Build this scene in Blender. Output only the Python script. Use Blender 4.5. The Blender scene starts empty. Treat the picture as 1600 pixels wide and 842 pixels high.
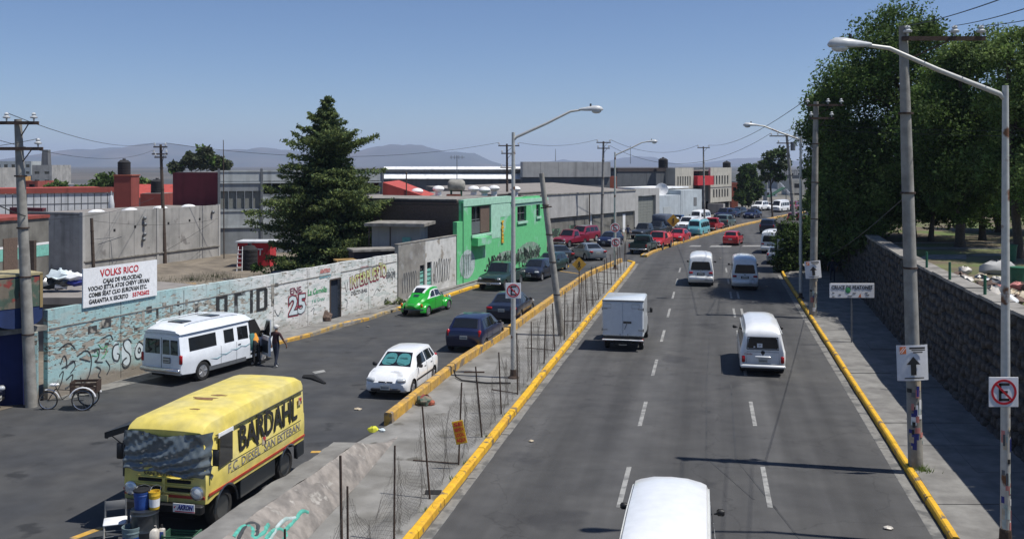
import bpy, bmesh, math, random
import numpy as np
from mathutils import Vector, Matrix, Euler
random.seed(7); np.random.seed(7)
S = bpy.context.scene
# ------------------------------------------------------------------ camera, light, sky
F, CH, HY = 1500.0, 8.2, 258.0            # focal length in photo pixels, eye height, horizon row
cam_d = bpy.data.cameras.new('camera'); cam = bpy.data.objects.new('camera', cam_d)
S.collection.objects.link(cam); S.camera = cam
cam.location = (0, 0, CH); cam.rotation_euler = (math.radians(90), 0, 0)
cam_d.sensor_width = 36; cam_d.lens = 36*F/1600; cam_d.shift_y = -(421-HY)/1600
cam_d.clip_start = 0.3; cam_d.clip_end = 40000
S.view_settings.view_transform = 'Standard'; S.view_settings.look = 'None'
S.view_settings.exposure = 0.12; S.view_settings.gamma = 1
SUNV = Vector((.483, -.11, 1.0)).normalized()
w = bpy.data.worlds.new('World'); S.world = w; w.use_nodes = True
nt = w.node_tree; bg = nt.nodes['Background']
sky = nt.nodes.new('ShaderNodeTexSky'); sky.sky_type = 'NISHITA'; sky.sun_disc = False
sky.sun_elevation = math.asin(SUNV.z); sky.sun_rotation = math.atan2(SUNV.x, SUNV.y)
sky.altitude = 2600; sky.air_density = 1.15; sky.dust_density = .8; sky.ozone_density = 5.0
tint = nt.nodes.new('ShaderNodeMix'); tint.data_type='RGBA'; tint.blend_type='MULTIPLY'; tint.inputs[0].default_value=1; tint.inputs[7].default_value=(.93,.945,1.03,1)
nt.links.new(sky.outputs[0], tint.inputs[6]); nt.links.new(tint.outputs[2], bg.inputs[0]); bg.inputs[1].default_value = 0.084
sl = bpy.data.lights.new('sun', 'SUN'); sl.energy = 4.7; sl.angle = math.radians(0.55); sl.color = (1, .96, .90)
so = bpy.data.objects.new('sun', sl); S.collection.objects.link(so)
so.rotation_euler = SUNV.to_track_quat('Z', 'Y').to_euler(); so.location = (30, -10, 60)
S.cycles.volume_bounces = 1; S.cycles.max_bounces = 6

# ------------------------------------------------------------------ helpers
C = S.collection
R = math.radians
def G(px, py, z=0.0):                      # ground point under a photo pixel, at height z
    D = F*(CH-z)/(py-HY); return Vector(((px-800)*D/F, D, z))
def A(px, py, D): return Vector(((px-800)*D/F, D, CH-(py-HY)*D/F))
def Zd(py, D): return CH-(py-HY)*D/F
def Xd(px, D): return (px-800)*D/F

class MB:
    def __init__(s): s.v=[]; s.f=[]; s.m=[]
    def add(s, vs, fs, mi=0):
        o=len(s.v); s.v += [tuple(p) for p in vs]; s.f += [tuple(i+o for i in f) for f in fs]; s.m += [mi]*len(fs); return s
    def box(s, c, d, rz=0, mi=0, taper=1.0, rot=None):
        M = rot if rot is not None else Matrix.Rotation(rz,3,'Z'); c=Vector(c); vs=[]
        for z in (-.5,.5):
            k = taper if z>0 else 1
            for x,y in ((-.5,-.5),(.5,-.5),(.5,.5),(-.5,.5)): vs.append(c+M@Vector((x*d[0]*k,y*d[1]*k,z*d[2])))
        return s.add(vs,[(3,2,1,0),(4,5,6,7),(0,1,5,4),(1,2,6,5),(2,3,7,6),(3,0,4,7)],mi)
    def rbox(s, c, d, b=.02, rz=0, mi=0, rot=None):      # box with bevelled edges (stacked rounded slices)
        M = rot if rot is not None else Matrix.Rotation(rz,3,'Z'); c=Vector(c); hx,hy,hz=d[0]/2,d[1]/2,d[2]/2
        vs=[]
        for z,k in ((-hz,b),(-hz+b,0),(hz-b,0),(hz,b)):
            X,Y=hx-k,hy-k
            for x,y in ((-X+b,-Y),(X-b,-Y),(X,-Y+b),(X,Y-b),(X-b,Y),(-X+b,Y),(-X,Y-b),(-X,-Y+b)): vs.append(c+M@Vector((x,y,z)))
        fs=[tuple(range(7,-1,-1)),tuple(range(24,32))]
        for r in range(3):
            for i in range(8): j=(i+1)%8; fs.append((r*8+i,r*8+j,r*8+8+j,r*8+8+i))
        return s.add(vs,fs,mi)
    def tube(s, a, b, r0, r1=None, n=8, mi=0, cap=True):
        a=Vector(a);b=Vector(b); r1=r0 if r1 is None else r1
        d=(b-a); 
        if d.length<1e-6: return s
        d.normalize(); u=d.orthogonal().normalized(); v=d.cross(u)
        vs=[]
        for p,r in ((a,r0),(b,r1)):
            for i in range(n): t=2*math.pi*i/n; vs.append(p+(u*math.cos(t)+v*math.sin(t))*r)
        fs=[(i,(i+1)%n,n+(i+1)%n,n+i) for i in range(n)]
        if cap: fs+= [tuple(range(n-1,-1,-1)),tuple(range(n,2*n))]
        return s.add(vs,fs,mi)
    def path(s, pts, r, n=6, mi=0):
        pts=[Vector(p) for p in pts]; rr = r if isinstance(r,(list,tuple)) else [r]*len(pts)
        vs=[]; u=None
        for k,p in enumerate(pts):
            d=(pts[min(k+1,len(pts)-1)]-pts[max(k-1,0)]).normalized()
            u = d.orthogonal().normalized() if u is None else (u-d*u.dot(d)).normalized()
            v=d.cross(u)
            for i in range(n): t=2*math.pi*i/n; vs.append(p+(u*math.cos(t)+v*math.sin(t))*rr[k])
        fs=[]
        for k in range(len(pts)-1):
            for i in range(n): j=(i+1)%n; fs.append((k*n+i,k*n+j,k*n+n+j,k*n+n+i))
        fs+=[tuple(range(n-1,-1,-1)),tuple(range((len(pts)-1)*n,len(pts)*n))]
        return s.add(vs,fs,mi)
    def lathe(s, prof, n=20, M=None, mi=0):        # prof [(r,z)] about Z, M places it
        M = M or Matrix.Identity(4); vs=[]
        for r,z in prof:
            for i in range(n): t=2*math.pi*i/n; vs.append(M@Vector((r*math.cos(t),r*math.sin(t),z)))
        fs=[]
        for k in range(len(prof)-1):
            for i in range(n): j=(i+1)%n; fs.append((k*n+i,k*n+j,k*n+n+j,k*n+n+i))
        if prof[0][0]>1e-4: fs.append(tuple(range(n-1,-1,-1)))
        if prof[-1][0]>1e-4: fs.append(tuple(range((len(prof)-1)*n,len(prof)*n)))
        return s.add(vs,fs,mi)
    def slab(s, pts, t, mi=0):                      # planar polygon given thickness t against its normal
        pts=[Vector(p) for p in pts]; n=Vector((0,0,0))
        for i in range(len(pts)): n+= (pts[i]-pts[0]).cross(pts[(i+1)%len(pts)]-pts[0])
        n.normalize(); k=len(pts)
        vs=pts+[p-n*t for p in pts]
        fs=[tuple(range(k)),tuple(range(2*k-1,k-1,-1))]+[(i,k+i,k+(i+1)%k,(i+1)%k) for i in range(k)]
        return s.add(vs,fs,mi)
    def prism(s, poly, z0, z1, mi=0):               # xy polygon extruded; z0/z1 numbers
        poly=[Vector((p[0],p[1],0)) for p in poly]
        a=sum(poly[i].x*poly[(i+1)%len(poly)].y-poly[(i+1)%len(poly)].x*poly[i].y for i in range(len(poly)))
        if a<0: poly=poly[::-1]
        k=len(poly); vs=[(p.x,p.y,z1) for p in poly]+[(p.x,p.y,z0) for p in poly]
        fs=[tuple(range(k)),tuple(range(2*k-1,k-1,-1))]+[(i,k+i,k+(i+1)%k,(i+1)%k) for i in range(k)]
        return s.add(vs,fs,mi)
    def ball(s, c, r, n=10, m=6, mi=0, sq=(1,1,1), M=None):
        c=Vector(c); prof=[(max(math.sin(math.pi*k/m),0)*r, -math.cos(math.pi*k/m)*r) for k in range(m+1)]
        prof[0]=(1e-5,-r); prof[-1]=(1e-5,r)
        T=Matrix.Translation(c)@(M or Matrix.Identity(4))@Matrix.Diagonal((*sq,1)); return s.lathe(prof,n,T,mi)
    def mesh(s, name, mats, smooth=None):
        me=bpy.data.meshes.new(name); me.from_pydata(s.v,[],s.f)
        if not isinstance(mats,(list,tuple)): mats=[mats]
        for m in mats: me.materials.append(m)
        if len(mats)>1: me.polygons.foreach_set('material_index', s.m)
        if smooth is not None:
            me.polygons.foreach_set('use_smooth',[True]*len(me.polygons)); me.set_sharp_from_angle(angle=R(smooth))
        me.update(); return me
    def build(s, name, mats, parent=None, smooth=None, **kw):
        return link(name, s.mesh(name,mats,smooth), parent, **kw)
def link(name, me, parent=None, label=None, cat=None, group=None, kind=None, loc=None, rz=None):
    o=bpy.data.objects.new(name, me); C.objects.link(o)
    if parent is not None: o.parent=parent
    return tag(o,label,cat,group,kind,loc,rz)
def tag(o,label=None,cat=None,group=None,kind=None,loc=None,rz=None):
    if label: o['label']=label
    if cat: o['category']=cat
    if group: o['group']=group
    if kind: o['kind']=kind
    if loc is not None: o.location=loc
    if rz is not None: o.rotation_euler=(0,0,rz)
    return o
def thing(name,label,cat,loc=(0,0,0),rz=0,group=None): return link(name,None,None,label,cat,group,None,loc,rz)
def copy_tree(o,parent=None):
    c=o.copy(); C.objects.link(c); c.parent=parent
    for ch in o.children: copy_tree(ch,c)
    return c

# ------------------------------------------------------------------ materials
def mat(name,col,rough=.6,metal=0,var=.12,scale=3.0,bump=0,bscale=None,col2=None,mixlo=.45,mixhi=.6,spec=None,coat=0,leaf=False,detail=6,rust=None,rusts=2.0,rustlo=.55,streak=0):
    m=bpy.data.materials.new(name); m.use_nodes=True; n=m.node_tree; L=n.links; b=n.nodes['Principled BSDF']
    b.inputs['Roughness'].default_value=rough; b.inputs['Metallic'].default_value=metal
    if spec is not None: b.inputs['Specular IOR Level'].default_value=spec
    if coat: b.inputs['Coat Weight'].default_value=coat; b.inputs['Coat Roughness'].default_value=.06
    tc=n.nodes.new('ShaderNodeTexCoord')
    def noise(sc,det=detail):
        t=n.nodes.new('ShaderNodeTexNoise'); t.inputs['Scale'].default_value=sc; t.inputs['Detail'].default_value=det
        L.new(tc.outputs['Object'],t.inputs['Vector']); return t
    def mixc(fac,a,bb,mode='MIX'):
        x=n.nodes.new('ShaderNodeMix'); x.data_type='RGBA'; x.blend_type=mode
        for k,vv in ((0,fac),(6,a),(7,bb)):
            if hasattr(vv,'type') and hasattr(vv,'is_linked'): L.new(vv,x.inputs[k])
            elif k==0: x.inputs[0].default_value=vv
            else: x.inputs[k].default_value=(*vv,1) if len(vv)==3 else vv
        return x.outputs[2]
    def ramp(src,lo,hi,a=0,bb=1):
        r=n.nodes.new('ShaderNodeMapRange'); L.new(src,r.inputs[0]); r.inputs[1].default_value=lo; r.inputs[2].default_value=hi
        r.inputs[3].default_value=a; r.inputs[4].default_value=bb; r.clamp=True; return r.outputs[0]
    t=noise(scale)
    cur=tuple(col)
    if col2 is not None: cur=mixc(ramp(t.outputs[0],mixlo,mixhi),cur,tuple(col2))
    if rust is not None:
        t3=noise(rusts,8); cur=mixc(ramp(t3.outputs[0],rustlo,rustlo+.06),cur,tuple(rust))
    if streak:
        mp=n.nodes.new('ShaderNodeMapping'); mp.inputs['Scale'].default_value=(1.6,1.6,.12); L.new(tc.outputs['Object'],mp.inputs[0]); ts=n.nodes.new('ShaderNodeTexNoise'); ts.inputs['Scale'].default_value=1.2; ts.inputs['Detail'].default_value=7; L.new(mp.outputs[0],ts.inputs['Vector'])
        sc_=n.nodes.new('ShaderNodeVectorMath'); sc_.operation='SCALE'; sc_.inputs['Scale'].default_value=.5
        if isinstance(cur,tuple): sc_.inputs[0].default_value=cur[:3]
        else: L.new(cur,sc_.inputs[0])
        cur=mixc(ramp(ts.outputs[0],.5,.72,0,streak),cur,sc_.outputs[0])
    if var>0:
        t2=noise(scale*2.7)
        v=ramp(t2.outputs[0],.3,.7,1-var,1+var)
        x=n.nodes.new('ShaderNodeVectorMath'); x.operation='SCALE'
        if isinstance(cur,tuple): x.inputs[0].default_value=cur[:3]
        else: L.new(cur,x.inputs[0])
        if leaf:
            g=n.nodes.new('ShaderNodeNewGeometry'); mm=n.nodes.new('ShaderNodeMath'); mm.operation='MULTIPLY'
            L.new(ramp(g.outputs['Random Per Island'],0,1,.55,1.5),mm.inputs[0]); L.new(v,mm.inputs[1]); v=mm.outputs[0]
        L.new(v,x.inputs['Scale']); cur=x.outputs[0]
    if isinstance(cur,tuple): b.inputs['Base Color'].default_value=(*cur[:3],1)
    else: L.new(cur,b.inputs['Base Color'])
    if bump:
        t4=noise(bscale or scale*6); bp=n.nodes.new('ShaderNodeBump'); bp.inputs['Strength'].default_value=bump; bp.inputs['Distance'].default_value=.03
        L.new(t4.outputs[0],bp.inputs['Height']); L.new(bp.outputs[0],b.inputs['Normal'])
    if leaf:
        tr=n.nodes.new('ShaderNodeBsdfTranslucent'); L.new(cur,tr.inputs[0]); ms=n.nodes.new('ShaderNodeMixShader'); ms.inputs[0].default_value=.35; L.new(b.outputs[0],ms.inputs[1]); L.new(tr.outputs[0],ms.inputs[2]); L.new(ms.outputs[0],n.nodes['Material Output'].inputs[0])
    return m
def paint(name,col,metal=0,rough=.3): return mat(name,col,rough,metal,var=.05,scale=2,coat=.6,rust=tuple(c*.62+.03 for c in col),rusts=1.1,rustlo=.66)
M={}
M['glass']=mat('dark_car_glass',(.012,.014,.016),.06,0,var=0,spec=.8)
M['teal_glass']=mat('greenish_glass',(.02,.035,.035),.08,0,var=0,spec=.8)
M['rubber']=mat('tyre_rubber',(.018,.018,.018),.8,0,.2)
M['black']=mat('black_plastic',(.015,.015,.016),.5,0,.2)
M['under']=mat('dark_underside',(.01,.01,.01),.9,0,.1)
M['chrome']=mat('dull_chrome',(.6,.6,.6),.25,.9,.1)
M['alloy']=mat('alloy_wheel',(.5,.5,.5),.35,.7,.1)
M['redlight']=mat('red_lens',(.35,.01,.012),.15,0,.05)
M['orangelight']=mat('orange_lens',(.6,.15,.02),.15,0,.05)
M['lamp']=mat('clear_lens',(.55,.58,.6),.1,.2,.05)
M['plate']=mat('number_plate',(.55,.55,.5),.5,0,.2,30)
M['white']=paint('white_paint',(.8,.82,.83))
M['dirtywhite']=paint('off_white_paint',(.6,.6,.56))
M['gwhite']=paint('grey_white_paint',(.62,.67,.7))
M['yellow']=mat('faded_yellow_paint',(.68,.56,.13),.5,0,.13,1.5,col2=(.6,.52,.2),mixlo=.4,mixhi=.7,rust=(.2,.08,.03),rusts=1.6,rustlo=.8)
M['navy']=paint('navy_paint',(.008,.012,.045))
M['blackblue']=paint('blue_black_paint',(.012,.016,.032))
M['darkgreen']=paint('dark_green_paint',(.015,.04,.035))
M['green']=paint('bright_green_paint',(.02,.36,.03))
M['red']=paint('red_paint',(.42,.015,.02))
M['crimson']=paint('dark_red_paint',(.2,.012,.03))
M['silver']=paint('silver_paint',(.3,.34,.38),.5)
M['greygreen']=paint('grey_green_paint',(.09,.13,.12))
M['teal']=paint('light_turquoise_paint',(.16,.45,.5))
M['dgrey']=paint('charcoal_paint',(.03,.035,.04))
M['blue']=paint('blue_paint',(.03,.08,.2))
def asphalt_main():
    m=mat('asphalt',(.056,.056,.056),.85,0,.14,.5,bump=.3,bscale=28,col2=(.072,.071,.069),mixlo=.35,mixhi=.7,rust=(.042,.042,.043),rusts=.35,rustlo=.6)
    n=m.node_tree; L=n.links; b=n.nodes['Principled BSDF']; src=b.inputs['Base Color'].links[0].from_socket
    g=n.nodes.new('ShaderNodeTexCoord'); mp=n.nodes.new('ShaderNodeMapping'); mp.vector_type='TEXTURE'; mp.inputs['Rotation'].default_value=(0,0,-R(11.8)); L.new(g.outputs['Object'],mp.inputs[0])
    sp=n.nodes.new('ShaderNodeSeparateXYZ'); L.new(mp.outputs[0],sp.inputs[0])
    st=n.nodes.new('ShaderNodeMapping'); st.inputs['Scale'].default_value=(1.3,.045,1); L.new(mp.outputs[0],st.inputs[0]); nz=n.nodes.new('ShaderNodeTexNoise'); nz.inputs['Scale'].default_value=1; nz.inputs['Detail'].default_value=8; L.new(st.outputs[0],nz.inputs['Vector'])
    def mth(op,a,c):
        x=n.nodes.new('ShaderNodeMath'); x.operation=op
        for i,v in enumerate((a,c)):
            if v is None: continue
            if isinstance(v,(int,float)): x.inputs[i].default_value=v
            else: L.new(v,x.inputs[i])
        return x.outputs[0]
    w1=mth('COSINE',mth('MULTIPLY',mth('SUBTRACT',sp.outputs[0],-2.2),2*math.pi/1.78),None)      # wheel tracks
    w2=mth('COSINE',mth('MULTIPLY',mth('SUBTRACT',sp.outputs[0],-2.2),2*math.pi/3.55),None)
    k=mth('ADD',mth('ADD',mth('MULTIPLY',w1,.06),mth('MULTIPLY',w2,.12)),mth('ADD',mth('MULTIPLY',mth('SUBTRACT',nz.outputs[0],.5),1.3),1.0))
    vo=n.nodes.new('ShaderNodeTexVoronoi'); vo.feature='DISTANCE_TO_EDGE'; vo.inputs['Scale'].default_value=.22; wn=n.nodes.new('ShaderNodeTexNoise'); wn.inputs['Scale'].default_value=.8; wn.inputs['Detail'].default_value=6
    L.new(mp.outputs[0],wn.inputs['Vector']); va=n.nodes.new('ShaderNodeVectorMath'); va.operation='ADD'; L.new(mp.outputs[0],va.inputs[0]); vs=n.nodes.new('ShaderNodeVectorMath'); vs.operation='SCALE'; vs.inputs['Scale'].default_value=2.0; L.new(wn.outputs['Color'],vs.inputs[0]); L.new(vs.outputs[0],va.inputs[1]); L.new(va.outputs[0],vo.inputs['Vector'])
    cr=mth('LESS_THAN',vo.outputs['Distance'],.0045); k=mth('MULTIPLY',k,mth('SUBTRACT',1,mth('MULTIPLY',cr,.22)))
    sc=n.nodes.new('ShaderNodeVectorMath'); sc.operation='SCALE'; L.new(src,sc.inputs[0]); L.new(k,sc.inputs['Scale']); L.new(sc.outputs[0],b.inputs['Base Color']); return m
M['asphalt']=asphalt_main()
M['asphalt_old']=mat('asphalt',(.062,.064,.066),.85,0,.16,.35,bump=.25,bscale=25,col2=(.088,.087,.083),mixlo=.35,mixhi=.7,rust=(.045,.046,.048),rusts=.6,rustlo=.62)
M['asphalt2']=mat('side_street_asphalt',(.043,.045,.048),.85,0,.2,.5,bump=.25,bscale=25,col2=(.06,.06,.059),mixlo=.4,mixhi=.65,rust=(.026,.027,.028),rusts=.8,rustlo=.62)
M['gutter']=mat('pale_gutter_concrete',(.2,.195,.18),.9,0,.2,2,bump=.2,col2=(.11,.11,.105),mixlo=.5,mixhi=.6)
M['concrete']=mat('pavement_concrete',(.22,.215,.2),.9,0,.15,1.2,bump=.2,bscale=20,col2=(.16,.155,.145),mixlo=.4,mixhi=.62)
M['median']=mat('dusty_median_concrete',(.235,.23,.215),.92,0,.15,.7,bump=.25,bscale=15,col2=(.16,.155,.14),mixlo=.42,mixhi=.62,rust=(.11,.105,.09),rusts=1.3,rustlo=.62)
M['kerb']=mat('yellow_kerb_paint',(.72,.42,.02),.7,0,.12,2.5,col2=(.6,.33,.03),mixlo=.45,mixhi=.65,rust=(.2,.15,.09),rusts=2.6,rustlo=.575)
M['oldkerb']=mat('worn_yellow_kerb_paint',(.55,.32,.05),.8,0,.2,2.0,col2=(.4,.25,.08),mixlo=.42,mixhi=.6,rust=(.2,.16,.12),rusts=2.2,rustlo=.56)
M['fadedkerb']=mat('mostly_bare_kerb',(.25,.22,.17),.9,0,.2,2.0,col2=(.4,.27,.09),mixlo=.5,mixhi=.58)
M['marking']=mat('worn_white_road_paint',(.3,.3,.285),.8,0,.15,3,col2=(.17,.17,.165),mixlo=.45,mixhi=.62)
M['dirt']=mat('dry_dirt',(.2,.17,.13),.95,0,.2,.5,bump=.4,col2=(.13,.11,.085),mixlo=.42,mixhi=.6)
M['ground']=mat('bare_city_ground',(.17,.155,.13),.95,0,.2,.05,col2=(.12,.12,.1))
M['pole']=mat('pole_concrete',(.3,.29,.26),.9,0,.12,2,bump=.2,bscale=20,col2=(.22,.21,.19))
M['wood']=mat('weathered_dark_wood',(.07,.05,.038),.85,0,.25,4)
M['lampmetal']=mat('old_white_lamp_paint',(.5,.5,.47),.5,.2,.1,3,rust=(.16,.07,.03),rusts=2.0,rustlo=.6)
M['rust']=mat('rusty_iron',(.075,.05,.038),.8,.3,.3,6)
M['mesh']=mat('thin_rusty_wire',(.08,.07,.06),.7,.3,.2,6)
M['wire']=mat('black_cable',(.02,.02,.02),.6,0,0)
M['porcelain']=mat('grey_porcelain',(.5,.52,.53),.3,0,.1)
M['steel']=mat('grey_steel',(.17,.18,.19),.5,.4,.15)
M['signwhite']=mat('white_sign_face',(.8,.81,.82),.5,0,.07,3)
M['signred']=mat('sign_red',(.5,.02,.03),.5,0,.05)
M['ink']=mat('black_lettering',(.02,.02,.02),.7,0,.2)
M['stone']=mat('dark_volcanic_stone',(.045,.042,.04),.9,0,.3,2.5,bump=.5,bscale=12,col2=(.075,.07,.066),mixlo=.45,mixhi=.6)
M['mortar']=mat('grey_mortar',(.05,.048,.046),.95,0,.2,3)
M['coping']=mat('wall_top_cement',(.27,.255,.23),.92,0,.2,1.6,bump=.3,col2=(.18,.17,.15))
M['grass']=mat('patchy_lawn',(.1,.14,.035),.95,0,.25,.35,col2=(.13,.105,.065),mixlo=.38,mixhi=.54)
M['leafdark']=mat('dark_tree_leaves',(.06,.1,.025),.7,0,.3,.6,leaf=True)
M['leafmid']=mat('mid_green_leaves',(.10,.165,.04),.65,0,.3,.6,leaf=True)
M['leaflight']=mat('light_green_leaves',(.16,.225,.065),.65,0,.3,.6,leaf=True)
M['needle']=mat('conifer_foliage',(.075,.115,.05),.75,0,.3,.8,leaf=True)
M['needle2']=mat('young_conifer_foliage',(.15,.19,.06),.75,0,.3,.8,leaf=True)
M['grey_leaf']=mat('dusty_leaves',(.07,.085,.045),.75,0,.3,.6,leaf=True)
M['bark']=mat('bark',(.07,.055,.042),.95,0,.3,5,bump=.4)
for k in ('leafdark','leafmid','leaflight','grey_leaf','needle','needle2'):
    m=M[k]; b=m.node_tree.nodes['Principled BSDF']; b.inputs['Specular IOR Level'].default_value=.25

M['navydoor']=mat('dark_blue_door',(.02,.03,.05),.7,0,.2)
M['magenta2']=mat('maroon_lettering',(.16,.03,.06),.8,0,.2)
M['greenspray2']=mat('teal_green_spray',(.15,.38,.28),.8,0,.3)
M['tealdull']=mat('dull_teal_lettering',(.2,.38,.42),.8,0,.3)
M['turqdoor']=mat('turquoise_metal_door',(.2,.5,.42),.6,0,.15,2)
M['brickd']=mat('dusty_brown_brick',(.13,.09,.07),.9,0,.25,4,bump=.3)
M['palegrey']=mat('pale_grey_fill_paint',(.42,.5,.5),.85,0,.15,3,col2=(.3,.4,.38),mixlo=.5,mixhi=.56)
M['palegrey2']=mat('smeared_grey_green_paint',(.18,.3,.22),.85,0,.3,1.5,col2=(.3,.32,.3),mixlo=.48,mixhi=.56)
M['spray2']=mat('smudged_black_spray_paint',(.03,.05,.04),.85,0,.4,2,col2=(.12,.22,.15),mixlo=.52,mixhi=.62)
M['greenpipe']=mat('green_pipe_paint',(.05,.2,.1),.6,0,.1)
M['pgreen']=mat('green_post_paint',(.02,.12,.06),.6,0,.2)

M['rubble']=mat('rough_broken_concrete',(.27,.245,.22),.95,0,.2,1.8,bump=.8,bscale=9,col2=(.19,.175,.16),mixlo=.45,mixhi=.58,rust=(.35,.33,.3),rusts=3,rustlo=.62)
M['teal_graf']=mat('teal_spray_paint',(.08,.35,.28),.8,0,.3,3)

M['redshirt']=mat('bright_red_shirt',(.5,.02,.02),.8)
M['yelsign']=mat('yellow_notice_board',(.65,.42,.02),.6,0,.1)
M['wornink']=mat('worn_black_lettering',(.02,.02,.018),.7,0,.3,3,rust=(.35,.27,.06),rusts=7,rustlo=.68)
def text(s,size,mt,parent,loc,rot=(R(90),0,0),bold=0,width=None,name='lettering',thick=.004,shear=0,sx=1.0,space=1.0):
    cu=bpy.data.curves.new('t','FONT'); cu.body=s; cu.size=size; cu.align_x='CENTER'; cu.align_y='CENTER'; cu.extrude=thick; cu.offset=bold; cu.shear=shear; cu.space_character=space
    cu.resolution_u=2
    o=bpy.data.objects.new('t',cu); C.objects.link(o); bpy.context.view_layer.update()
    me=bpy.data.meshes.new_from_object(o.evaluated_get(bpy.context.evaluated_depsgraph_get()))
    bpy.data.objects.remove(o); bpy.data.curves.remove(cu)
    xs=[v.co.x for v in me.vertices]; wd=max(xs)-min(xs); k=sx
    if width: k=width/wd
    for v in me.vertices: v.co.x*=k
    from mathutils import noise as _n
    w_=size*.045; q=len(s)*1.7
    for v in me.vertices:
        a,b=v.co.x/size*.9,v.co.y/size*.9; v.co.x+=w_*_n.noise(Vector((a,b,q))); v.co.y+=w_*1.6*_n.noise(Vector((a,b,q+9)))
    me.materials.clear(); me.materials.append(mt); me.name=name
    t=link(name,me,parent); t.location=loc; t.rotation_euler=rot; return t
# ------------------------------------------------------------------ vehicles (front towards +Y, origin on the ground)
class Body:
    cr=.024
    def __init__(s,L,W,H,st):
        s.L,s.W,s.H=L,W,H
        s.st=[((t-.5)*L, zb*H, wb*W/2, zh*H, wh*W/2, zt*H, wt*W/2, r) for t,zb,wb,zh,wh,zt,wt,r in st]
    def at(s,y):
        st=s.st
        if y<=st[0][0]: return st[0][1:]
        for a,b in zip(st,st[1:]):
            if y<=b[0]+1e-9:
                k=(y-a[0])/max(b[0]-a[0],1e-9); return tuple(a[i]*(1-k)+b[i]*k for i in range(1,8))
        return st[-1][1:]
    def half(s,q):
        zb,wb,zh,wh,zt,wt,r=q; r=min(r,(zt-zh)*.8+.01)
        zm=zb+(zh-zb)*.55; wm=max(wb,wh)*1.015
        return [(0,zb),(wb*.88,zb),(wb,zb+.05),(wm,zm),(wh*1.005,zh-.03),(wh-.012,zh),(wt+(wh-wt)*.0+.0,zt-r),(wt-.3*r,zt-.3*r),(wt-r,zt),(wt*.45,zt+s.cr*.78),(0,zt+s.cr)]
    def mesh(s,mat_,wheels,R_):
        vs=[];fs=[]; n=None; st=s.st; ys=[]
        for a,b in zip(st,st[1:]):
            k=max(1,int((b[0]-a[0])/.45)); ys+= [a[0]+(b[0]-a[0])*i/k for i in range(k)]
        ys.append(st[-1][0])
        for y in ys:
            h=s.half(s.at(y)); ring=[(x,y,z) for x,z in h]+[(-x,y,z) for x,z in h[-2:0:-1]]
            n=len(ring); vs+=ring
        for k in range(len(ys)-1):
            for i in range(n): j=(i+1)%n; fs.append((k*n+i,k*n+n+i,k*n+n+j,k*n+j))
        fs.append(tuple(range(n))); fs.append(tuple(range((len(ys)-1)*n+n-1,(len(ys)-1)*n-1,-1)))
        m=MB(); m.add(vs,fs)
        me=m.mesh('body',[mat_,M['under']])
        bm=bmesh.new(); bm.from_mesh(me); bmesh.ops.recalc_face_normals(bm,faces=bm.faces); bm.to_mesh(me); bm.free()
        cut=MB()
        for wy in wheels:
            for sx in (-1,1):
                T=Matrix.Translation((sx*(s.W/2+.1-.22),wy,R_))@Matrix.Rotation(R(90),4,'Y')
                cut.lathe([(R_+.06,-.22),(R_+.06,.22)],18,T,1)
        ob=bpy.data.objects.new('tmp',me); C.objects.link(ob)
        cm=cut.mesh('cut',[mat_,M['under']])
        bm=bmesh.new(); bm.from_mesh(cm); bmesh.ops.recalc_face_normals(bm,faces=bm.faces); bm.to_mesh(cm); bm.free()
        co=bpy.data.objects.new('cut',cm); C.objects.link(co)
        md=ob.modifiers.new('b','BOOLEAN'); md.object=co; md.operation='DIFFERENCE'; md.solver='EXACT'
        bpy.context.view_layer.update()
        me2=bpy.data.meshes.new_from_object(ob.evaluated_get(bpy.context.evaluated_depsgraph_get()))
        bpy.data.objects.remove(ob); bpy.data.objects.remove(co); me2.name='body'
        me2.polygons.foreach_set('use_smooth',[True]*len(me2.polygons)); me2.set_sharp_from_angle(angle=R(32))
        return me2
    def side(s,y,v):                               # point on the side glass band
        q=s.at(y); h=s.half(q); a,b=h[5],h[6]; return Vector((a[0]+(b[0]-a[0])*v, y, a[1]+(b[1]-a[1])*v))
    def top(s,y,fx):
        q=s.at(y); zt,wt,r=q[4],q[5],q[6]; w=wt-min(r,.1); return Vector((w*fx,y,zt+.006+(s.cr-.008)*(1-fx*fx)))
    def sidepanel(s,mb,c,sx,off=.008,nu=4,mi=0):   # c: four (y,v) corners: bottom rear, bottom front, top front, top rear
        rows=[]
        for j in range(3):
            jv=j/2; row=[]
            for i in range(nu+1):
                u=i/nu
                y=(c[0][0]*(1-u)+c[1][0]*u)*(1-jv)+(c[3][0]*(1-u)+c[2][0]*u)*jv
                v=(c[0][1]*(1-u)+c[1][1]*u)*(1-jv)+(c[3][1]*(1-u)+c[2][1]*u)*jv
                p=s.side(y,v); row.append(Vector((sx*(p.x+off),p.y,p.z+off*.3)))
            rows.append(row)
        vs=[p for r in rows for p in r]; inn=[Vector((p.x-sx*.03,p.y,p.z-.01)) for p in vs]
        fs=[]; w=nu+1; N=len(vs)
        for j in range(2):
            for i in range(nu):
                f=(j*w+i,j*w+i+1,(j+1)*w+i+1,(j+1)*w+i); fs.append(f if sx>0 else f[::-1])
        bd=list(range(w))+[w+w-1,3*w-1]+list(range(3*w-2,2*w-1,-1))+[w]
        for a,b in zip(bd,bd[1:]+bd[:1]): fs.append((a,b,b+N,a+N))
        mb.add(vs+inn,fs,mi); return mb
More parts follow.
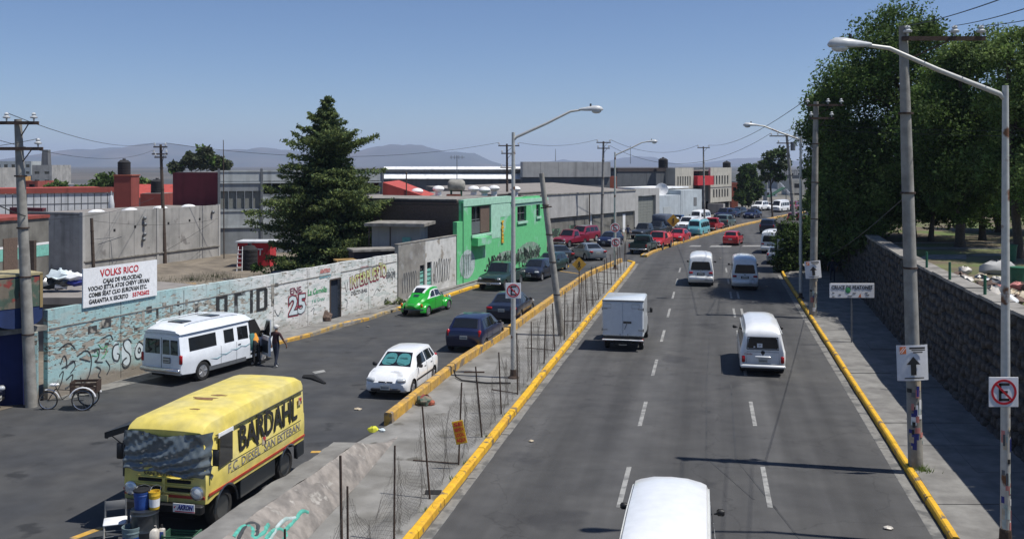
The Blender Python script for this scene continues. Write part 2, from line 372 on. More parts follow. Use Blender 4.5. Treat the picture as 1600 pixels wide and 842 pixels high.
    def toppanel(s,mb,y0,f0,y1,f1,off=.008,mi=0,nv=4):
        vs=[]; nu=6
        for j in range(nv+1):
            k=j/nv; y=y0*(1-k)+y1*k; fx=f0*(1-k)+f1*k
            for i in range(nu+1):
                p=s.top(y,fx*(i/nu*2-1)); vs.append(p)
        sl=(s.top(y1,0)-s.top(y0,0)); nrm=Vector((0,-sl.z,sl.y)).normalized()
        if nrm.z<0: nrm=-nrm
        w=nu+1; N=len(vs); top=[p+nrm*off for p in vs]; low=[p-nrm*.03 for p in vs]
        fs=[(j*w+i,j*w+i+1,(j+1)*w+i+1,(j+1)*w+i) for j in range(nv) for i in range(nu)]
        bd=list(range(w))+[j*w+nu for j in range(1,nv)]+list(range(N-1,N-w-1,-1))+[j*w for j in range(nv-1,0,-1)]
        for a,b in zip(bd,bd[1:]+bd[:1]): fs.append((a,b,b+N,a+N))
        mb.add(top+low,fs,mi); return mb

def wheel(parent,x,y,r,wd=.19,style='alloy',name='wheel'):
    sx=1 if x>0 else -1
    T=Matrix.Translation((0,0,0))@Matrix.Rotation(R(90)*sx,4,'Y')
    h=wd/2
    ty=MB(); ty.lathe([(r*.62,-h),(r*.9,-h),(r*.99,-h*.7),(r,0),(r*.99,h*.7),(r*.92,h*.98),(r*.66,h),(r*.62,h*.8),(r*.62,-h)],24,T)
    t=ty.build('wheel',M['rubber'],parent,smooth=40); t.location=(x,y,r)
    rm=MB(); key={'alloy':'alloy','steel':'steel','dark':'dgrey','chrome':'chrome','white':'dirtywhite'}[style]
    rm.lathe([(r*.64,h*.86),(r*.6,h*.9),(r*.56,h*.55),(r*.2,h*.45),(r*.16,h*.75),(1e-5,h*.8)],24,T)
    if style=='alloy':
        for k in range(5):
            a=2*math.pi*k/5; p=Vector((0,math.cos(a),math.sin(a)))
            rm.tube(p*r*.12+Vector((sx*h*.7,0,0)),p*r*.58+Vector((sx*h*.8,0,0)),r*.075,r*.1,6)
    rm.build('rim',M[key],t,smooth=40)
    if style=='alloy':
        dk=MB(); 
        for k in range(5):
            a=2*math.pi*(k+.5)/5; p=Vector((0,math.cos(a),math.sin(a)))
            dk.lathe([(r*.1,h*.62),(1e-5,h*.63)],8,Matrix.Translation(p*r*.4)@T)
        dk.build('rim_opening',M['under'],t)
    return t
def finish(t,B,mt,wheels,R_,style='alloy',wd=.19,track=.0):
    link('body',B.mesh(mt,wheels,R_),t)
    for wy in wheels:
        for sx in (1,-1): wheel(t,sx*(B.W/2-wd/2-.01-track),wy,R_,wd,style)
def lightbox(t,name,mt,c,d,rz=0): MB().rbox(c,d,min(d)*.25,rz).build(name,mt,t,smooth=50)
def plate(t,y,z,x=0): 
    p=MB().box((x,y,z),(.34,.012,.15)).build('number_plate',M['plate'],t)
    b=MB(); rr=random.Random(int(y*100+z*77))
    sy=-1 if y<0 else 1
    for k in range(7): b.box((x-.12+k*.04,y+sy*.008,z-.01),(.022,.004,.05+.02*rr.random()))
    b.build('plate_number',M['ink'],p)
def mirrors(t,y,z,w,mt='black'):
    for sx in (-1,1):
        m=MB(); m.rbox((sx*(w+.11),y,z),(.16,.09,.13),.03).tube((sx*(w-.02),y,z-.03),(sx*(w+.08),y,z-.03),.02)
        m.build('mirror',M[mt],t,smooth=50)
def wipers(t,B,y,fx0):
    m=MB()
    for a in (-.55,.1):
        p=B.top(y,a); q=B.top(y-.02,a+.45); m.tube(p+Vector((0,0,.03)),q+Vector((0,-.05,.06)),.008)
    m.build('wiper',M['black'],t)
def seams(t,B,ys,z0f=.25):                        # door joints as dark recessed lines
    m=MB()
    for y in ys:
        for sx in (-1,1):
            h=B.half(B.at(y))
            pts=[Vector((sx*(h[i][0]+.001),y,h[i][1])) for i in (2,3,4,5)]
            for a,b in zip(pts,pts[1:]):
                m.slab([a+Vector((0,-.006,0)),a+Vector((0,.006,0)),b+Vector((0,.006,0)),b+Vector((0,-.006,0))],.004) if sx<0 else m.slab([a+Vector((0,.006,0)),a+Vector((0,-.006,0)),b+Vector((0,-.006,0)),b+Vector((0,.006,0))],.004)
    m.build('door_seam',M['black'],t)
def handles(t,B,ys,mt='black'):
    for y in ys:
        for sx in (-1,1):
            h=B.half(B.at(y)); MB().rbox((sx*(h[4][0]+.012),y,h[4][1]-.09),(.03,.16,.03),.008).build('door_handle',M[mt],t)

def hatch(label,cat,mt,L=3.75,W=1.62,H=1.42,group=None,style='alloy',shade=False,tail='redlight'):
    t=thing('hatchback_car',label,cat,group=group)
    B=Body(L,W,H,[(0,.30,.84,.54,.90,.58,.84,.03),(.012,.2,.92,.60,.95,.64,.86,.04),(.04,.16,.97,.645,.96,.68,.86,.05),(.135,.13,1,.66,.97,.965,.72,.06),(.2,.13,1,.66,.97,.985,.73,.06),(.35,.13,1,.66,.97,1.0,.745,.06),(.5,.13,1,.65,.97,.99,.74,.06),(.575,.13,1,.64,.97,.96,.72,.06),(.755,.13,1,.625,.96,.66,.86,.04),(.88,.14,.99,.58,.94,.62,.82,.04),(.955,.16,.95,.50,.91,.54,.78,.04),(.985,.2,.9,.42,.87,.45,.75,.03),(1,.27,.82,.37,.8,.40,.7,.02)])
    wy=[-L*.5+.62,L*.5-.70]; finish(t,B,mt,wy,.285,style)
    Y=lambda q:(q-.5)*L
    B.toppanel(MB(),Y(.58),.93,Y(.745),.93).build('windshield',M['glass'],t,smooth=30)
    B.toppanel(MB(),Y(.05),.86,Y(.128),.9).build('rear_window',M['glass'],t,smooth=30)
    for sx in (-1,1):
        B.sidepanel(MB(),[(Y(.41),.06),(Y(.685),.1),(Y(.585),.86),(Y(.41),.88)],sx).build('door_window',M['glass'],t,smooth=30)
        B.sidepanel(MB(),[(Y(.21),.06),(Y(.39),.06),(Y(.39),.88),(Y(.23),.88)],sx).build('door_window',M['glass'],t,smooth=30)
        B.sidepanel(MB(),[(Y(.115),.15),(Y(.19),.08),(Y(.21),.86),(Y(.165),.84)],sx).build('quarter_window',M['glass'],t,smooth=30)
        lightbox(t,'headlight',M['lamp'],(sx*W*.345,L/2-.085,H*.47),(.32,.2,.14),-sx*R(22))
        lightbox(t,'tail_light',M[tail],(sx*W*.415,-L/2+.075,H*.58),(.13,.16,.3))
        s=MB(); s.box((sx*(W/2*1.01),-.1,H*.36),(.03,1.9,.05)); s.build('side_moulding',M['black'],t)
    g=MB(); g.rbox((0,L/2-.03,H*.415),(.55,.06,.075),.02); g.build('grille',M['black'],t)
    MB().rbox((0,L/2-.02,H*.235),(1.1,.1,.11),.03).build('air_intake',M['black'],t,smooth=50)
    MB().ball((0,L/2+.005,H*.415),.045,sq=(1,.3,.6)).build('badge',M['chrome'],t)
    plate(t,L/2+.045,H*.30); plate(t,-L/2-.005,H*.46)
    mirrors(t,Y(.66),H*.68,W*.475); wipers(t,B,Y(.735),0); seams(t,B,[Y(.20),Y(.40),Y(.70)]); handles(t,B,[Y(.25),Y(.45)])
    if shade:
        m=MB()
        for sx in (-1,1):
            pts=[]
            for k in range(16):
                a=2*math.pi*k/16; ca,sa=math.cos(a),math.sin(a); u=sx*.455+.43*math.copysign(abs(ca)**.75,ca); v=.47+.42*math.copysign(abs(sa)**.75,sa)
                p=B.top(Y(.745)+(Y(.58)-Y(.745))*v,max(-.86,min(.86,u))); pts.append(p+Vector((0,.014,.012)))
            m.slab(pts,.003)
        m.build('sunshade',mat('teal_sunshade',(.09,.3,.3),.25,.3,.15,8),t)
        m=MB()
        for sx in (-.42,.42):
            p=B.top(Y(.66),sx); m.box(p+Vector((0,.02,.02)),(.3,.02,.012)).box(p+Vector((0,-.03,.04)),(.24,.012,.012))
        m.build('sunshade_print',M['ink'],t)
    return t
def sedan(label,cat,mt,L=4.4,W=1.7,H=1.4,group=None,style='alloy'):
    t=thing('sedan_car',label,cat,group=group)
    B=Body(L,W,H,[(0,.32,.84,.52,.88,.55,.82,.03),(.012,.2,.93,.58,.94,.64,.84,.04),(.04,.16,.98,.63,.96,.68,.86,.05),(.155,.13,1,.65,.96,.705,.86,.05),(.29,.13,1,.66,.97,.965,.70,.06),(.36,.13,1,.66,.97,.99,.71,.06),(.5,.13,1,.65,.97,1,.72,.06),(.575,.13,1,.64,.97,.97,.7,.06),(.73,.13,1,.63,.96,.67,.86,.04),(.88,.14,.98,.57,.94,.61,.82,.04),(.96,.17,.94,.48,.9,.52,.78,.04),(.985,.22,.88,.42,.86,.45,.75,.03),(1,.28,.8,.37,.8,.4,.7,.02)])
    wy=[-L*.5+.95,L*.5-.85]; finish(t,B,mt,wy,.3,style)
    Y=lambda q:(q-.5)*L
    B.toppanel(MB(),Y(.58),.93,Y(.72),.93).build('windshield',M['glass'],t,smooth=30)
    B.toppanel(MB(),Y(.165),.9,Y(.285),.92).build('rear_window',M['glass'],t,smooth=30)
    for sx in (-1,1):
        B.sidepanel(MB(),[(Y(.46),.06),(Y(.67),.1),(Y(.58),.86),(Y(.46),.88)],sx).build('door_window',M['glass'],t,smooth=30)
        B.sidepanel(MB(),[(Y(.265),.1),(Y(.445),.06),(Y(.445),.88),(Y(.31),.86)],sx).build('door_window',M['glass'],t,smooth=30)
        lightbox(t,'headlight',M['lamp'],(sx*W*.36,L/2-.07,H*.47),(.34,.16,.13),-sx*R(18))
        lightbox(t,'tail_light',M['redlight'],(sx*W*.38,-L/2+.03,H*.57),(.32,.12,.15),sx*R(12))
    MB().rbox((0,L/2-.02,H*.41),(.6,.06,.09),.02).build('grille',M['black'],t)
    MB().rbox((0,L/2-.0,H*.24),(1.2,.08,.1),.03).build('air_intake',M['black'],t,smooth=50)
    plate(t,-L/2-.008,H*.5); plate(t,L/2+.045,H*.29)
    mirrors(t,Y(.66),H*.69,W*.475); seams(t,B,[Y(.27),Y(.455),Y(.68)]); handles(t,B,[Y(.3),Y(.5)],'black')
    return t
def suv(label,cat,mt,L=4.4,W=1.78,H=1.75,group=None,style='alloy',roofmat=None):
    t=thing('suv_car',label,cat,group=group)
    B=Body(L,W,H,[(0,.28,.9,.55,.95,.60,.88,.04),(.01,.22,.96,.60,.97,.64,.88,.05),(.03,.2,1,.61,.98,.66,.88,.05),(.075,.18,1,.62,.98,.955,.8,.07),(.13,.18,1,.62,.98,.98,.8,.07),(.4,.18,1,.62,.98,1,.8,.07),(.6,.18,1,.61,.98,.97,.79,.07),(.73,.18,1,.60,.97,.63,.88,.04),(.9,.19,.99,.57,.96,.59,.86,.05),(.97,.22,.96,.50,.93,.53,.84,.05),(1,.28,.9,.42,.88,.45,.8,.04)])
    wy=[-L*.5+.85,L*.5-.8]; finish(t,B,mt,wy,.35,style,.22)
    Y=lambda q:(q-.5)*L
    B.toppanel(MB(),Y(.61),.93,Y(.72),.94).build('windshield',M['glass'],t,smooth=30)
    B.toppanel(MB(),Y(.036),.88,Y(.07),.9,nv=2).build('rear_window',M['glass'],t,smooth=30)
    for sx in (-1,1):
        for a,b,c,d in ((.46,.68,.61,.46),(.27,.44,.44,.27),(.09,.25,.25,.11)):
            B.sidepanel(MB(),[(Y(a),.08),(Y(b),.08),(Y(c),.86),(Y(d),.86)],sx).build('door_window',M['glass'],t,smooth=30)
        lightbox(t,'headlight',M['lamp'],(sx*W*.38,L/2-.05,H*.48),(.24,.12,.16))
        lightbox(t,'tail_light',M['redlight'],(sx*W*.44,-L/2+.03,H*.55),(.14,.1,.32))
    MB().rbox((0,L/2-.01,H*.46),(.8,.06,.18),.02).build('grille',M['black'],t)
    for sy in (-1,1): MB().rbox((0,sy*(L/2+.02),H*.27),(W*.98,.14,.18),.04).build('bumper',M['dgrey'],t,smooth=50)
    plate(t,-L/2-.1,H*.3); plate(t,L/2+.1,H*.27)
    mirrors(t,Y(.68),H*.66,W*.48); seams(t,B,[Y(.26),Y(.45),Y(.69)]); handles(t,B,[Y(.3),Y(.5)])
    if roofmat: B.toppanel(MB(),Y(.09),.97,Y(.6),.97,off=.012).build('roof_panel',roofmat,t,smooth=30)
    return t
def pickup(label,cat,mt,L=4.9,W=1.75,H=1.68,group=None,load=None,style='steel',roofrack=False):
    t=thing('pickup_truck',label,cat,group=group)
    Y=lambda q:(q-.5)*L
    B=Body(L,W,H,[(.39,.24,1,.6,.98,.63,.9,.02),(.395,.24,1,.61,.98,.95,.78,.06),(.44,.24,1,.61,.98,1,.78,.06),(.58,.24,1,.6,.98,.98,.77,.06),(.69,.24,1,.59,.97,.62,.88,.04),(.88,.25,1,.56,.96,.585,.86,.04),(.97,.28,.97,.50,.94,.53,.84,.04),(1,.32,.92,.42,.9,.46,.82,.03)])
    link('body',B.mesh(mt,[L/2-.8],.34),t)
    for sx in (1,-1):
        for wy in (-L/2+.95,L/2-.8): wheel(t,sx*(W/2-.12),wy,.34,.22,style)
    y0,y1=Y(0.01),Y(.387); yc=(y0+y1)/2; ll=y1-y0; wy=-L/2+.95
    b=MB()
    for sx in (-1,1):
        # side wall with wheel arch cut
        prof=[(y0,.42),(wy-.42,.42)]+[(wy-.4*math.cos(a),.34+.4*math.sin(a)) for a in [math.pi*k/8 for k in range(9)]]+[(wy+.42,.42),(y1,.42),(y1,1.02),(y0,1.02)]
        x=sx*W/2*.985; p=[Vector((x,y,z)) for y,z in prof]
        b.slab(p if sx>0 else p[::-1],.05)
        b.rbox((sx*(W/2-.06),yc,1.03),(.09,ll,.05),.01)
    b.box((0,yc,.58),(W-.12,ll-.01,.05)); b.box((0,y1-.02,.78),(W-.12,.04,.45)); b.build('cargo_bed',mt,t)
    MB().rbox((0,y0+.02,.78),(W-.14,.05,.5),.01).build('tailgate',mt,t)
    MB().box((0,0,.38),(.8,L*.86,.14)).build('chassis',M['under'],t)
    B.toppanel(MB(),Y(.585),.93,Y(.68),.93).build('windshield',M['glass'],t,smooth=30)
    r=MB(); q=B.half(B.at(Y(.395))); r.slab([(-.6,Y(.388),1.13),(-.52,Y(.388),H*.9),(.52,Y(.388),H*.9),(.6,Y(.388),1.13)][::1],.02); r.build('rear_window',M['glass'],t)
    for sx in (-1,1):
        B.sidepanel(MB(),[(Y(.43),.08),(Y(.64),.08),(Y(.575),.85),(Y(.435),.85)],sx).build('door_window',M['glass'],t,smooth=30)
        lightbox(t,'headlight',M['lamp'],(sx*W*.38,L/2-.03,H*.47),(.22,.08,.15))
        lightbox(t,'tail_light',M['redlight'],(sx*W*.455,y0+.0,.8),(.1,.06,.28))
    MB().rbox((0,L/2-.0,H*.46),(.85,.06,.15),.02).build('grille',M['black'],t)
    for sy in (-1,1): MB().rbox((0,sy*(L/2+.03),.5),(W*.96,.14,.15),.04).build('bumper',M['chrome'],t,smooth=50)
    plate(t,-L/2-.11,.5); plate(t,L/2+.11,.5)
    mirrors(t,Y(.63),H*.67,W*.48); seams(t,B,[Y(.42),Y(.65)]); handles(t,B,[Y(.45)])
    return t
def urvan(label,cat,group=None,mt=None,front=False):
    mt=mt or M['white']; L,W,H=4.75,1.69,2.1
    t=thing('passenger_van',label,cat,group=group)
    B=Body(L,W,H,[(0,.2,.93,.50,.96,.86,.84,.10),(.012,.16,.98,.50,.99,.93,.86,.13),(.03,.13,1,.50,1,.955,.87,.15),(.12,.12,1,.50,1,.99,.87,.16),(.4,.12,1,.5,1,1.0,.87,.16),(.74,.12,1,.5,1,.98,.86,.15),(.81,.12,1,.49,.99,.93,.84,.13),(.93,.13,.99,.47,.97,.53,.86,.06),(.985,.16,.95,.42,.92,.46,.82,.06),(1,.22,.88,.38,.86,.41,.78,.04)])
    B.cr=.075
    finish(t,B,mt,[-L/2+1.0,L/2-.95],.32,'steel')
    for sx in (-1,1):
        m=MB(); m.path([(sx*(B.at((q-.5)*L)[5]+.0),(q-.5)*L,B.at((q-.5)*L)[4]-.13) for q in (.03,.2,.4,.6,.74,.81)],.018,5); m.build('drip_rail',M['dirtywhite'],t,smooth=60)
    Y=lambda q:(q-.5)*L
    B.toppanel(MB(),Y(.82),.96,Y(.925),.97).build('windshield',M['glass'],t,smooth=30)
    w_=MB(); w_.slab([(-.64,-L/2-.012,1.12),(.64,-L/2-.012,1.12),(.66,-L/2-.012,1.2),(.58,-L/2-.006,1.64),(.5,-L/2-.006,1.69),(-.5,-L/2-.006,1.69),(-.58,-L/2-.006,1.64),(-.66,-L/2-.012,1.2)],.03); w_.build('rear_window',M['glass'],t)
    for sx in (-1,1):
        for a,b in ((.05,.27),(.29,.5),(.52,.70)):
            B.sidepanel(MB(),[(Y(a),.06),(Y(b),.06),(Y(b),.72),(Y(a),.72)],sx).build('side_window',M['glass'],t,smooth=30)
        B.sidepanel(MB(),[(Y(.73),.06),(Y(.88),.1),(Y(.82),.74),(Y(.73),.74)],sx).build('door_window',M['glass'],t,smooth=30)
        lightbox(t,'tail_light',M['redlight'],(sx*.66,-L/2-.0,.93),(.26,.07,.13))
        lightbox(t,'headlight',M['lamp'],(sx*.62,L/2-.05,.78),(.3,.14,.17))
    MB().rbox((0,L/2-.02,.8),(.7,.06,.12),.02).build('grille',M['black'],t)
    MB().rbox((0,-L/2-.05,.56),(1.62,.16,.3),.05).build('bumper',mt,t,smooth=50)
    MB().rbox((0,-L/2-.03,.86),(.5,.05,.16),.02).build('plate_recess',M['dgrey'],t)
    plate(t,-L/2-.07,.85)
    MB().ball((0,-L/2-.015,1.04),.045,sq=(1,.3,1)).build('badge',M['chrome'],t)
    MB().rbox((0,-L/2+.04,H*.88),(.14,.06,.16),.02).build('brake_light',M['dgrey'],t)
    MB().box((0,0,.2),(1.3,L*.9,.12)).build('chassis',M['under'],t)
    mirrors(t,Y(.86),1.3,W*.5); seams(t,B,[Y(.28),Y(.51),Y(.715),Y(.9)]); handles(t,B,[Y(.66),Y(.75)])
    for s_ in (-1,1): MB().box((s_*.12,-L/2-.04,1.1),(.01,.02,.05)).build('tailgate_handle',M['black'],t)
    return t
def kombi(label,cat,mt,top=None,group=None):
    L,W,H=4.45,1.72,1.97
    t=thing('rounded_minibus',label,cat,group=group)
    B=Body(L,W,H,[(0,.22,.84,.50,.9,.78,.78,.12),(.012,.17,.93,.50,.96,.86,.82,.16),(.035,.15,.98,.5,.99,.905,.83,.2),(.08,.14,1,.5,1,.95,.82,.24),(.2,.14,1,.5,1,.985,.81,.26),(.5,.14,1,.5,1,1.0,.81,.26),(.85,.14,1,.5,1,.975,.81,.25),(.915,.14,.99,.5,.98,.92,.79,.22),(.965,.15,.96,.49,.95,.58,.84,.08),(.985,.17,.92,.45,.92,.5,.82,.06),(1,.22,.84,.4,.84,.44,.74,.04)])
    finish(t,B,mt,[-L/2+.95,L/2-.95],.32,'white' )
    Y=lambda q:(q-.5)*L
    B.toppanel(MB(),Y(.922),.93,Y(.96),.93,nv=2).build('windshield',M['glass'],t,smooth=30)
    w_=MB(); w_.slab([(-.54,-L/2-.012,1.08),(.54,-L/2-.012,1.08),(.58,-L/2-.012,1.13),(.54,-L/2-.006,1.45),(.48,-L/2-.006,1.5),(-.48,-L/2-.006,1.5),(-.54,-L/2-.006,1.45),(-.58,-L/2-.012,1.13)],.04); w_.build('rear_window',M['glass'],t)
    fr=MB(); fr.path([(-.6,-L/2-.012,1.05),(.6,-L/2-.012,1.05),(.57,-L/2-.008,1.52),(-.57,-L/2-.008,1.52),(-.6,-L/2-.012,1.05)],.02,5); fr.build('window_seal',M['dgrey'],t)
    pp=MB(); pp.box((-.12,-L/2-.02,1.2),(.2,.01,.16)); pp.box((-.32,-L/2-.02,1.14),(.06,.01,.05)); pp.build('window_notice',M['signwhite'],t)
    text('47',.09,M['ink'],t,(-.12,-L/2-.03,1.2))
    for sx in (-1,1):
        for a,b in ((.07,.29),(.31,.51),(.53,.73)):
            B.sidepanel(MB(),[(Y(a),.1),(Y(b),.1),(Y(b),.8),(Y(a),.8)],sx).build('side_window',M['glass'],t,smooth=30)
        B.sidepanel(MB(),[(Y(.76),.1),(Y(.93),.12),(Y(.9),.8),(Y(.76),.8)],sx).build('door_window',M['glass'],t,smooth=30)
        lightbox(t,'tail_light',M['redlight'],(sx*.735,-L/2+.02,.66),(.13,.1,.27))
        MB().ball((sx*.55,L/2-.04,.82),.11,sq=(1,.6,1)).build('headlight',M['lamp'],t,smooth=60)
        m=MB(); m.path([(sx*(W/2-.12),Y(q),H*.835) for q in (.05,.3,.6,.88)],.018,5); m.build('drip_rail',M['dirtywhite'],t)
    MB().rbox((0,-L/2-.05,.40),(1.7,.14,.15),.05).build('bumper',mt,t,smooth=50)
    MB().box((0,-L/2-.06,.30),(1.55,.1,.06)).build('lower_valance',M['under'],t)
    m=MB(); m.rbox((0,-L/2-.03,.76),(.6,.07,.07),.02); m.build('plate_lamp_cover',mt,t,smooth=50)
    plate(t,-L/2-.03,.62); 
    m=MB(); m.lathe([(.075,0),(.075,.012),(.055,.012),(.055,0)],20,Matrix.Translation((0,-L/2-.005,.93))@Matrix.Rotation(R(90),4,'X')); m.build('badge_ring',M['dgrey'],t)
    m=MB(); m.tube((-.045,-L/2-.012,.97),(-.02,-L/2-.012,.9),.008).tube((-.02,-L/2-.012,.9),(0,-L/2-.012,.95),.008).tube((0,-L/2-.012,.95),(.02,-L/2-.012,.9),.008).tube((.02,-L/2-.012,.9),(.045,-L/2-.012,.97),.008); m.build('badge_letters',M['dgrey'],t)
    MB().tube((0,-L/2-.02,.83),(0,-L/2-.02,.87),.02).build('lid_lock',M['dgrey'],t)
    m=MB(); m.path([(-.62,-L/2-.004,.52),(-.6,-L/2-.006,.95),(.6,-L/2-.006,.95),(.62,-L/2-.004,.52)],.006,4); m.build('tailgate_seam',M['dgrey'],t)
    if mt==M['white']: text('Combi',.11,M['redlight'],t,(-.55,-L/2-.006,.86))
    MB().box((0,0,.3),(1.3,L*.9,.1)).build('chassis',M['under'],t)
    if top: B.toppanel(MB(),Y(.06),1.0,Y(.9),1.0,off=.01,nv=8).build('roof_panel',top,t,smooth=40)
    mirrors(t,Y(.9),1.25,W*.5); seams(t,B,[Y(.3),Y(.52),Y(.745)]); handles(t,B,[Y(.78)])
    return t
def conversion_van(label,cat):
    L,W,H=5.55,1.98,2.24
    t=thing('raised_roof_van',label,cat)
    B=Body(L,W,H,[(0,.2,.94,.5,.97,.80,.88,.04),(.012,.17,.99,.52,.99,.84,.89,.05),(.1,.15,1,.52,1,.845,.89,.05),(.6,.15,1,.52,1,.845,.89,.05),(.68,.15,1,.51,1,.84,.88,.05),(.72,.15,1,.51,1,.82,.86,.05),(.845,.15,1,.5,.99,.56,.88,.05),(.95,.16,.98,.49,.97,.53,.86,.05),(.985,.2,.96,.45,.94,.48,.86,.04),(1,.24,.92,.4,.9,.43,.84,.03)])
    mt=M['gwhite2']; finish(t,B,mt,[-L/2+1.15,L/2-.92],.37,'alloy',.24)
    Y=lambda q:(q-.5)*L
    # raised roof shell
    B2=Body(L,W,H,[(0.0,.835,.86,.86,.9,.9,.72,.05),(.02,.835,.91,.86,.93,.93,.74,.08),(.1,.835,.92,.865,.94,.99,.76,.1),(.35,.835,.92,.865,.94,1.0,.76,.1),(.62,.835,.92,.865,.93,.985,.76,.1),(.70,.835,.9,.86,.91,.94,.72,.08),(.75,.82,.84,.835,.85,.86,.7,.02)])
    m=B2.mesh(mt,[],.3); link('raised_roof',m,t)
    for q in (.14,.42):
        MB().rbox((.15,Y(q),H*1.0+.01),(.75,.5,.05),.02).build('roof_hatch',M['dgrey'],t,smooth=50)
    for sx in (-1,1):
        m=MB(); m.path([(sx*.72,Y(q),H*(.985 if .1<q<.6 else .95)+.05) for q in (.08,.14,.3,.5,.6)],.018,5); m.build('roof_rail',mt,t)
    B.toppanel(MB(),Y(.73),.93,Y(.84),.95).build('windshield',M['glass'],t,smooth=30)
    for a,b in ((-.8,-.07),(.07,.42),(.46,.82)):
        w_=MB(); w_.slab([(a,-L/2-.012,1.14),(b,-L/2-.012,1.14),(b-.02*(b>0),-L/2-.01,1.68),(a+.02*(a<0),-L/2-.01,1.68)],.03); w_.build('rear_window',M['glass'],t)
    MB().box((.01,-L/2-.006,1.1),(.012,.01,1.3)).build('rear_door_seam',M['black'],t)
    for sx in (-1,1):
        for a,b in (((.08,.34),(.42,.52),(.56,.67)) if sx>0 else ((.08,.34),(.42,.52),(.56,.67))):
            B.sidepanel(MB(),[(Y(a),.08),(Y(b),.08),(Y(b),.82),(Y(a),.82)],sx).build('side_window',M['glass'],t,smooth=30)
        lightbox(t,'tail_light',M['redlight'],(sx*.94,-L/2+.02,.98),(.13,.1,.34))
        lightbox(t,'headlight',M['lamp'],(sx*.75,L/2-.03,.92),(.35,.1,.18))
        MB().box((sx*(W/2+.005),Y(.45),.40),(.03,2.1,.16)).build('lower_trim',M['steel'],t)
        gm=MB()
        for k,(yy,zz) in enumerate(((-.4,.86),(.2,.94),(.75,.98),(-.9,.78))):
            gm.path([(sx*(W/2*1.02+.004),yy-.35,zz),(sx*(W/2*1.02+.006),yy,zz-.07),(sx*(W/2*1.02+.006),yy+.35,zz+.02)],[.003,.010,.003],4)
        gm.build('teal_side_graphic',mat('teal_vinyl',(.1,.32,.36),.4,0,.1),t)
    B.sidepanel(MB(),[(Y(.70),.1),(Y(.80),.1),(Y(.735),.8),(Y(.70),.8)],-1).build('door_window',M['glass'],t,smooth=30)
    # open right front door: black panel painted as the cabin's shade, seat, and the swung-out leaf
    m=MB(); m.slab([(W/2*1.012,Y(.69),.5),(W/2*1.012,Y(.83),.5),(W/2*1.0,Y(.83),1.2),(W/2*.94,Y(.75),1.9),(W/2*.94,Y(.69),1.9)],.02); m.build('door_shade_panel',M['under'],t)
    m=MB(); m.rbox((W/2-.02,Y(.71),1.0),(.12,.3,.7),.05).rbox((W/2-.02,Y(.75),.72),(.14,.5,.2),.05); m.build('seat',mat('teal_seat',(.05,.16,.15),.8,0,.2),t,smooth=50)
    d=link('open_door',None,t); d.location=(W/2+.01,Y(.83),0); d.rotation_euler=(0,0,R(62))
    m=MB(); m.slab([(0,0,.42),(0,0,1.2),(0,-.78,1.2),(0,-.78,.42)],.08); m.path([(.0,0,1.2),(.0,-.38,1.85),(0,-.78,1.9),(0,-.78,1.2)],.025,5); m.build('door_leaf',mt,d)
    MB().slab([(-.03,-.05,1.22),(-.03,-.4,1.83),(-.03,-.76,1.87),(-.03,-.76,1.22)],.01).build('door_window',M['glass'],d)
    MB().box((-.1,-.4,.8),(.03,.6,.5)).build('door_trim',M['dgrey'],d)
    MB().rbox((0,-L/2-.07,.56),(1.95,.16,.16),.04).build('bumper',M['chrome'],t,smooth=50)
    MB().rbox((0,L/2+.05,.56),(1.95,.16,.18),.04).build('bumper',M['chrome'],t,smooth=50)
    MB().rbox((0,L/2-.01,.92),(.95,.06,.2),.02).build('grille',M['black'],t)
    MB().rbox((.28,-L/2-.02,.92),(.36,.03,.22),.01).build('plate_recess',M['dgrey'],t); plate(t,-L/2-.045,.92,.28)
    mirrors(t,Y(.80),1.35,W*.5); seams(t,B,[Y(.38),Y(.54),Y(.685)]); handles(t,B,[Y(.57)])
    MB().box((0,0,.3),(1.5,L*.9,.12)).build('chassis',M['under'],t)
    return t
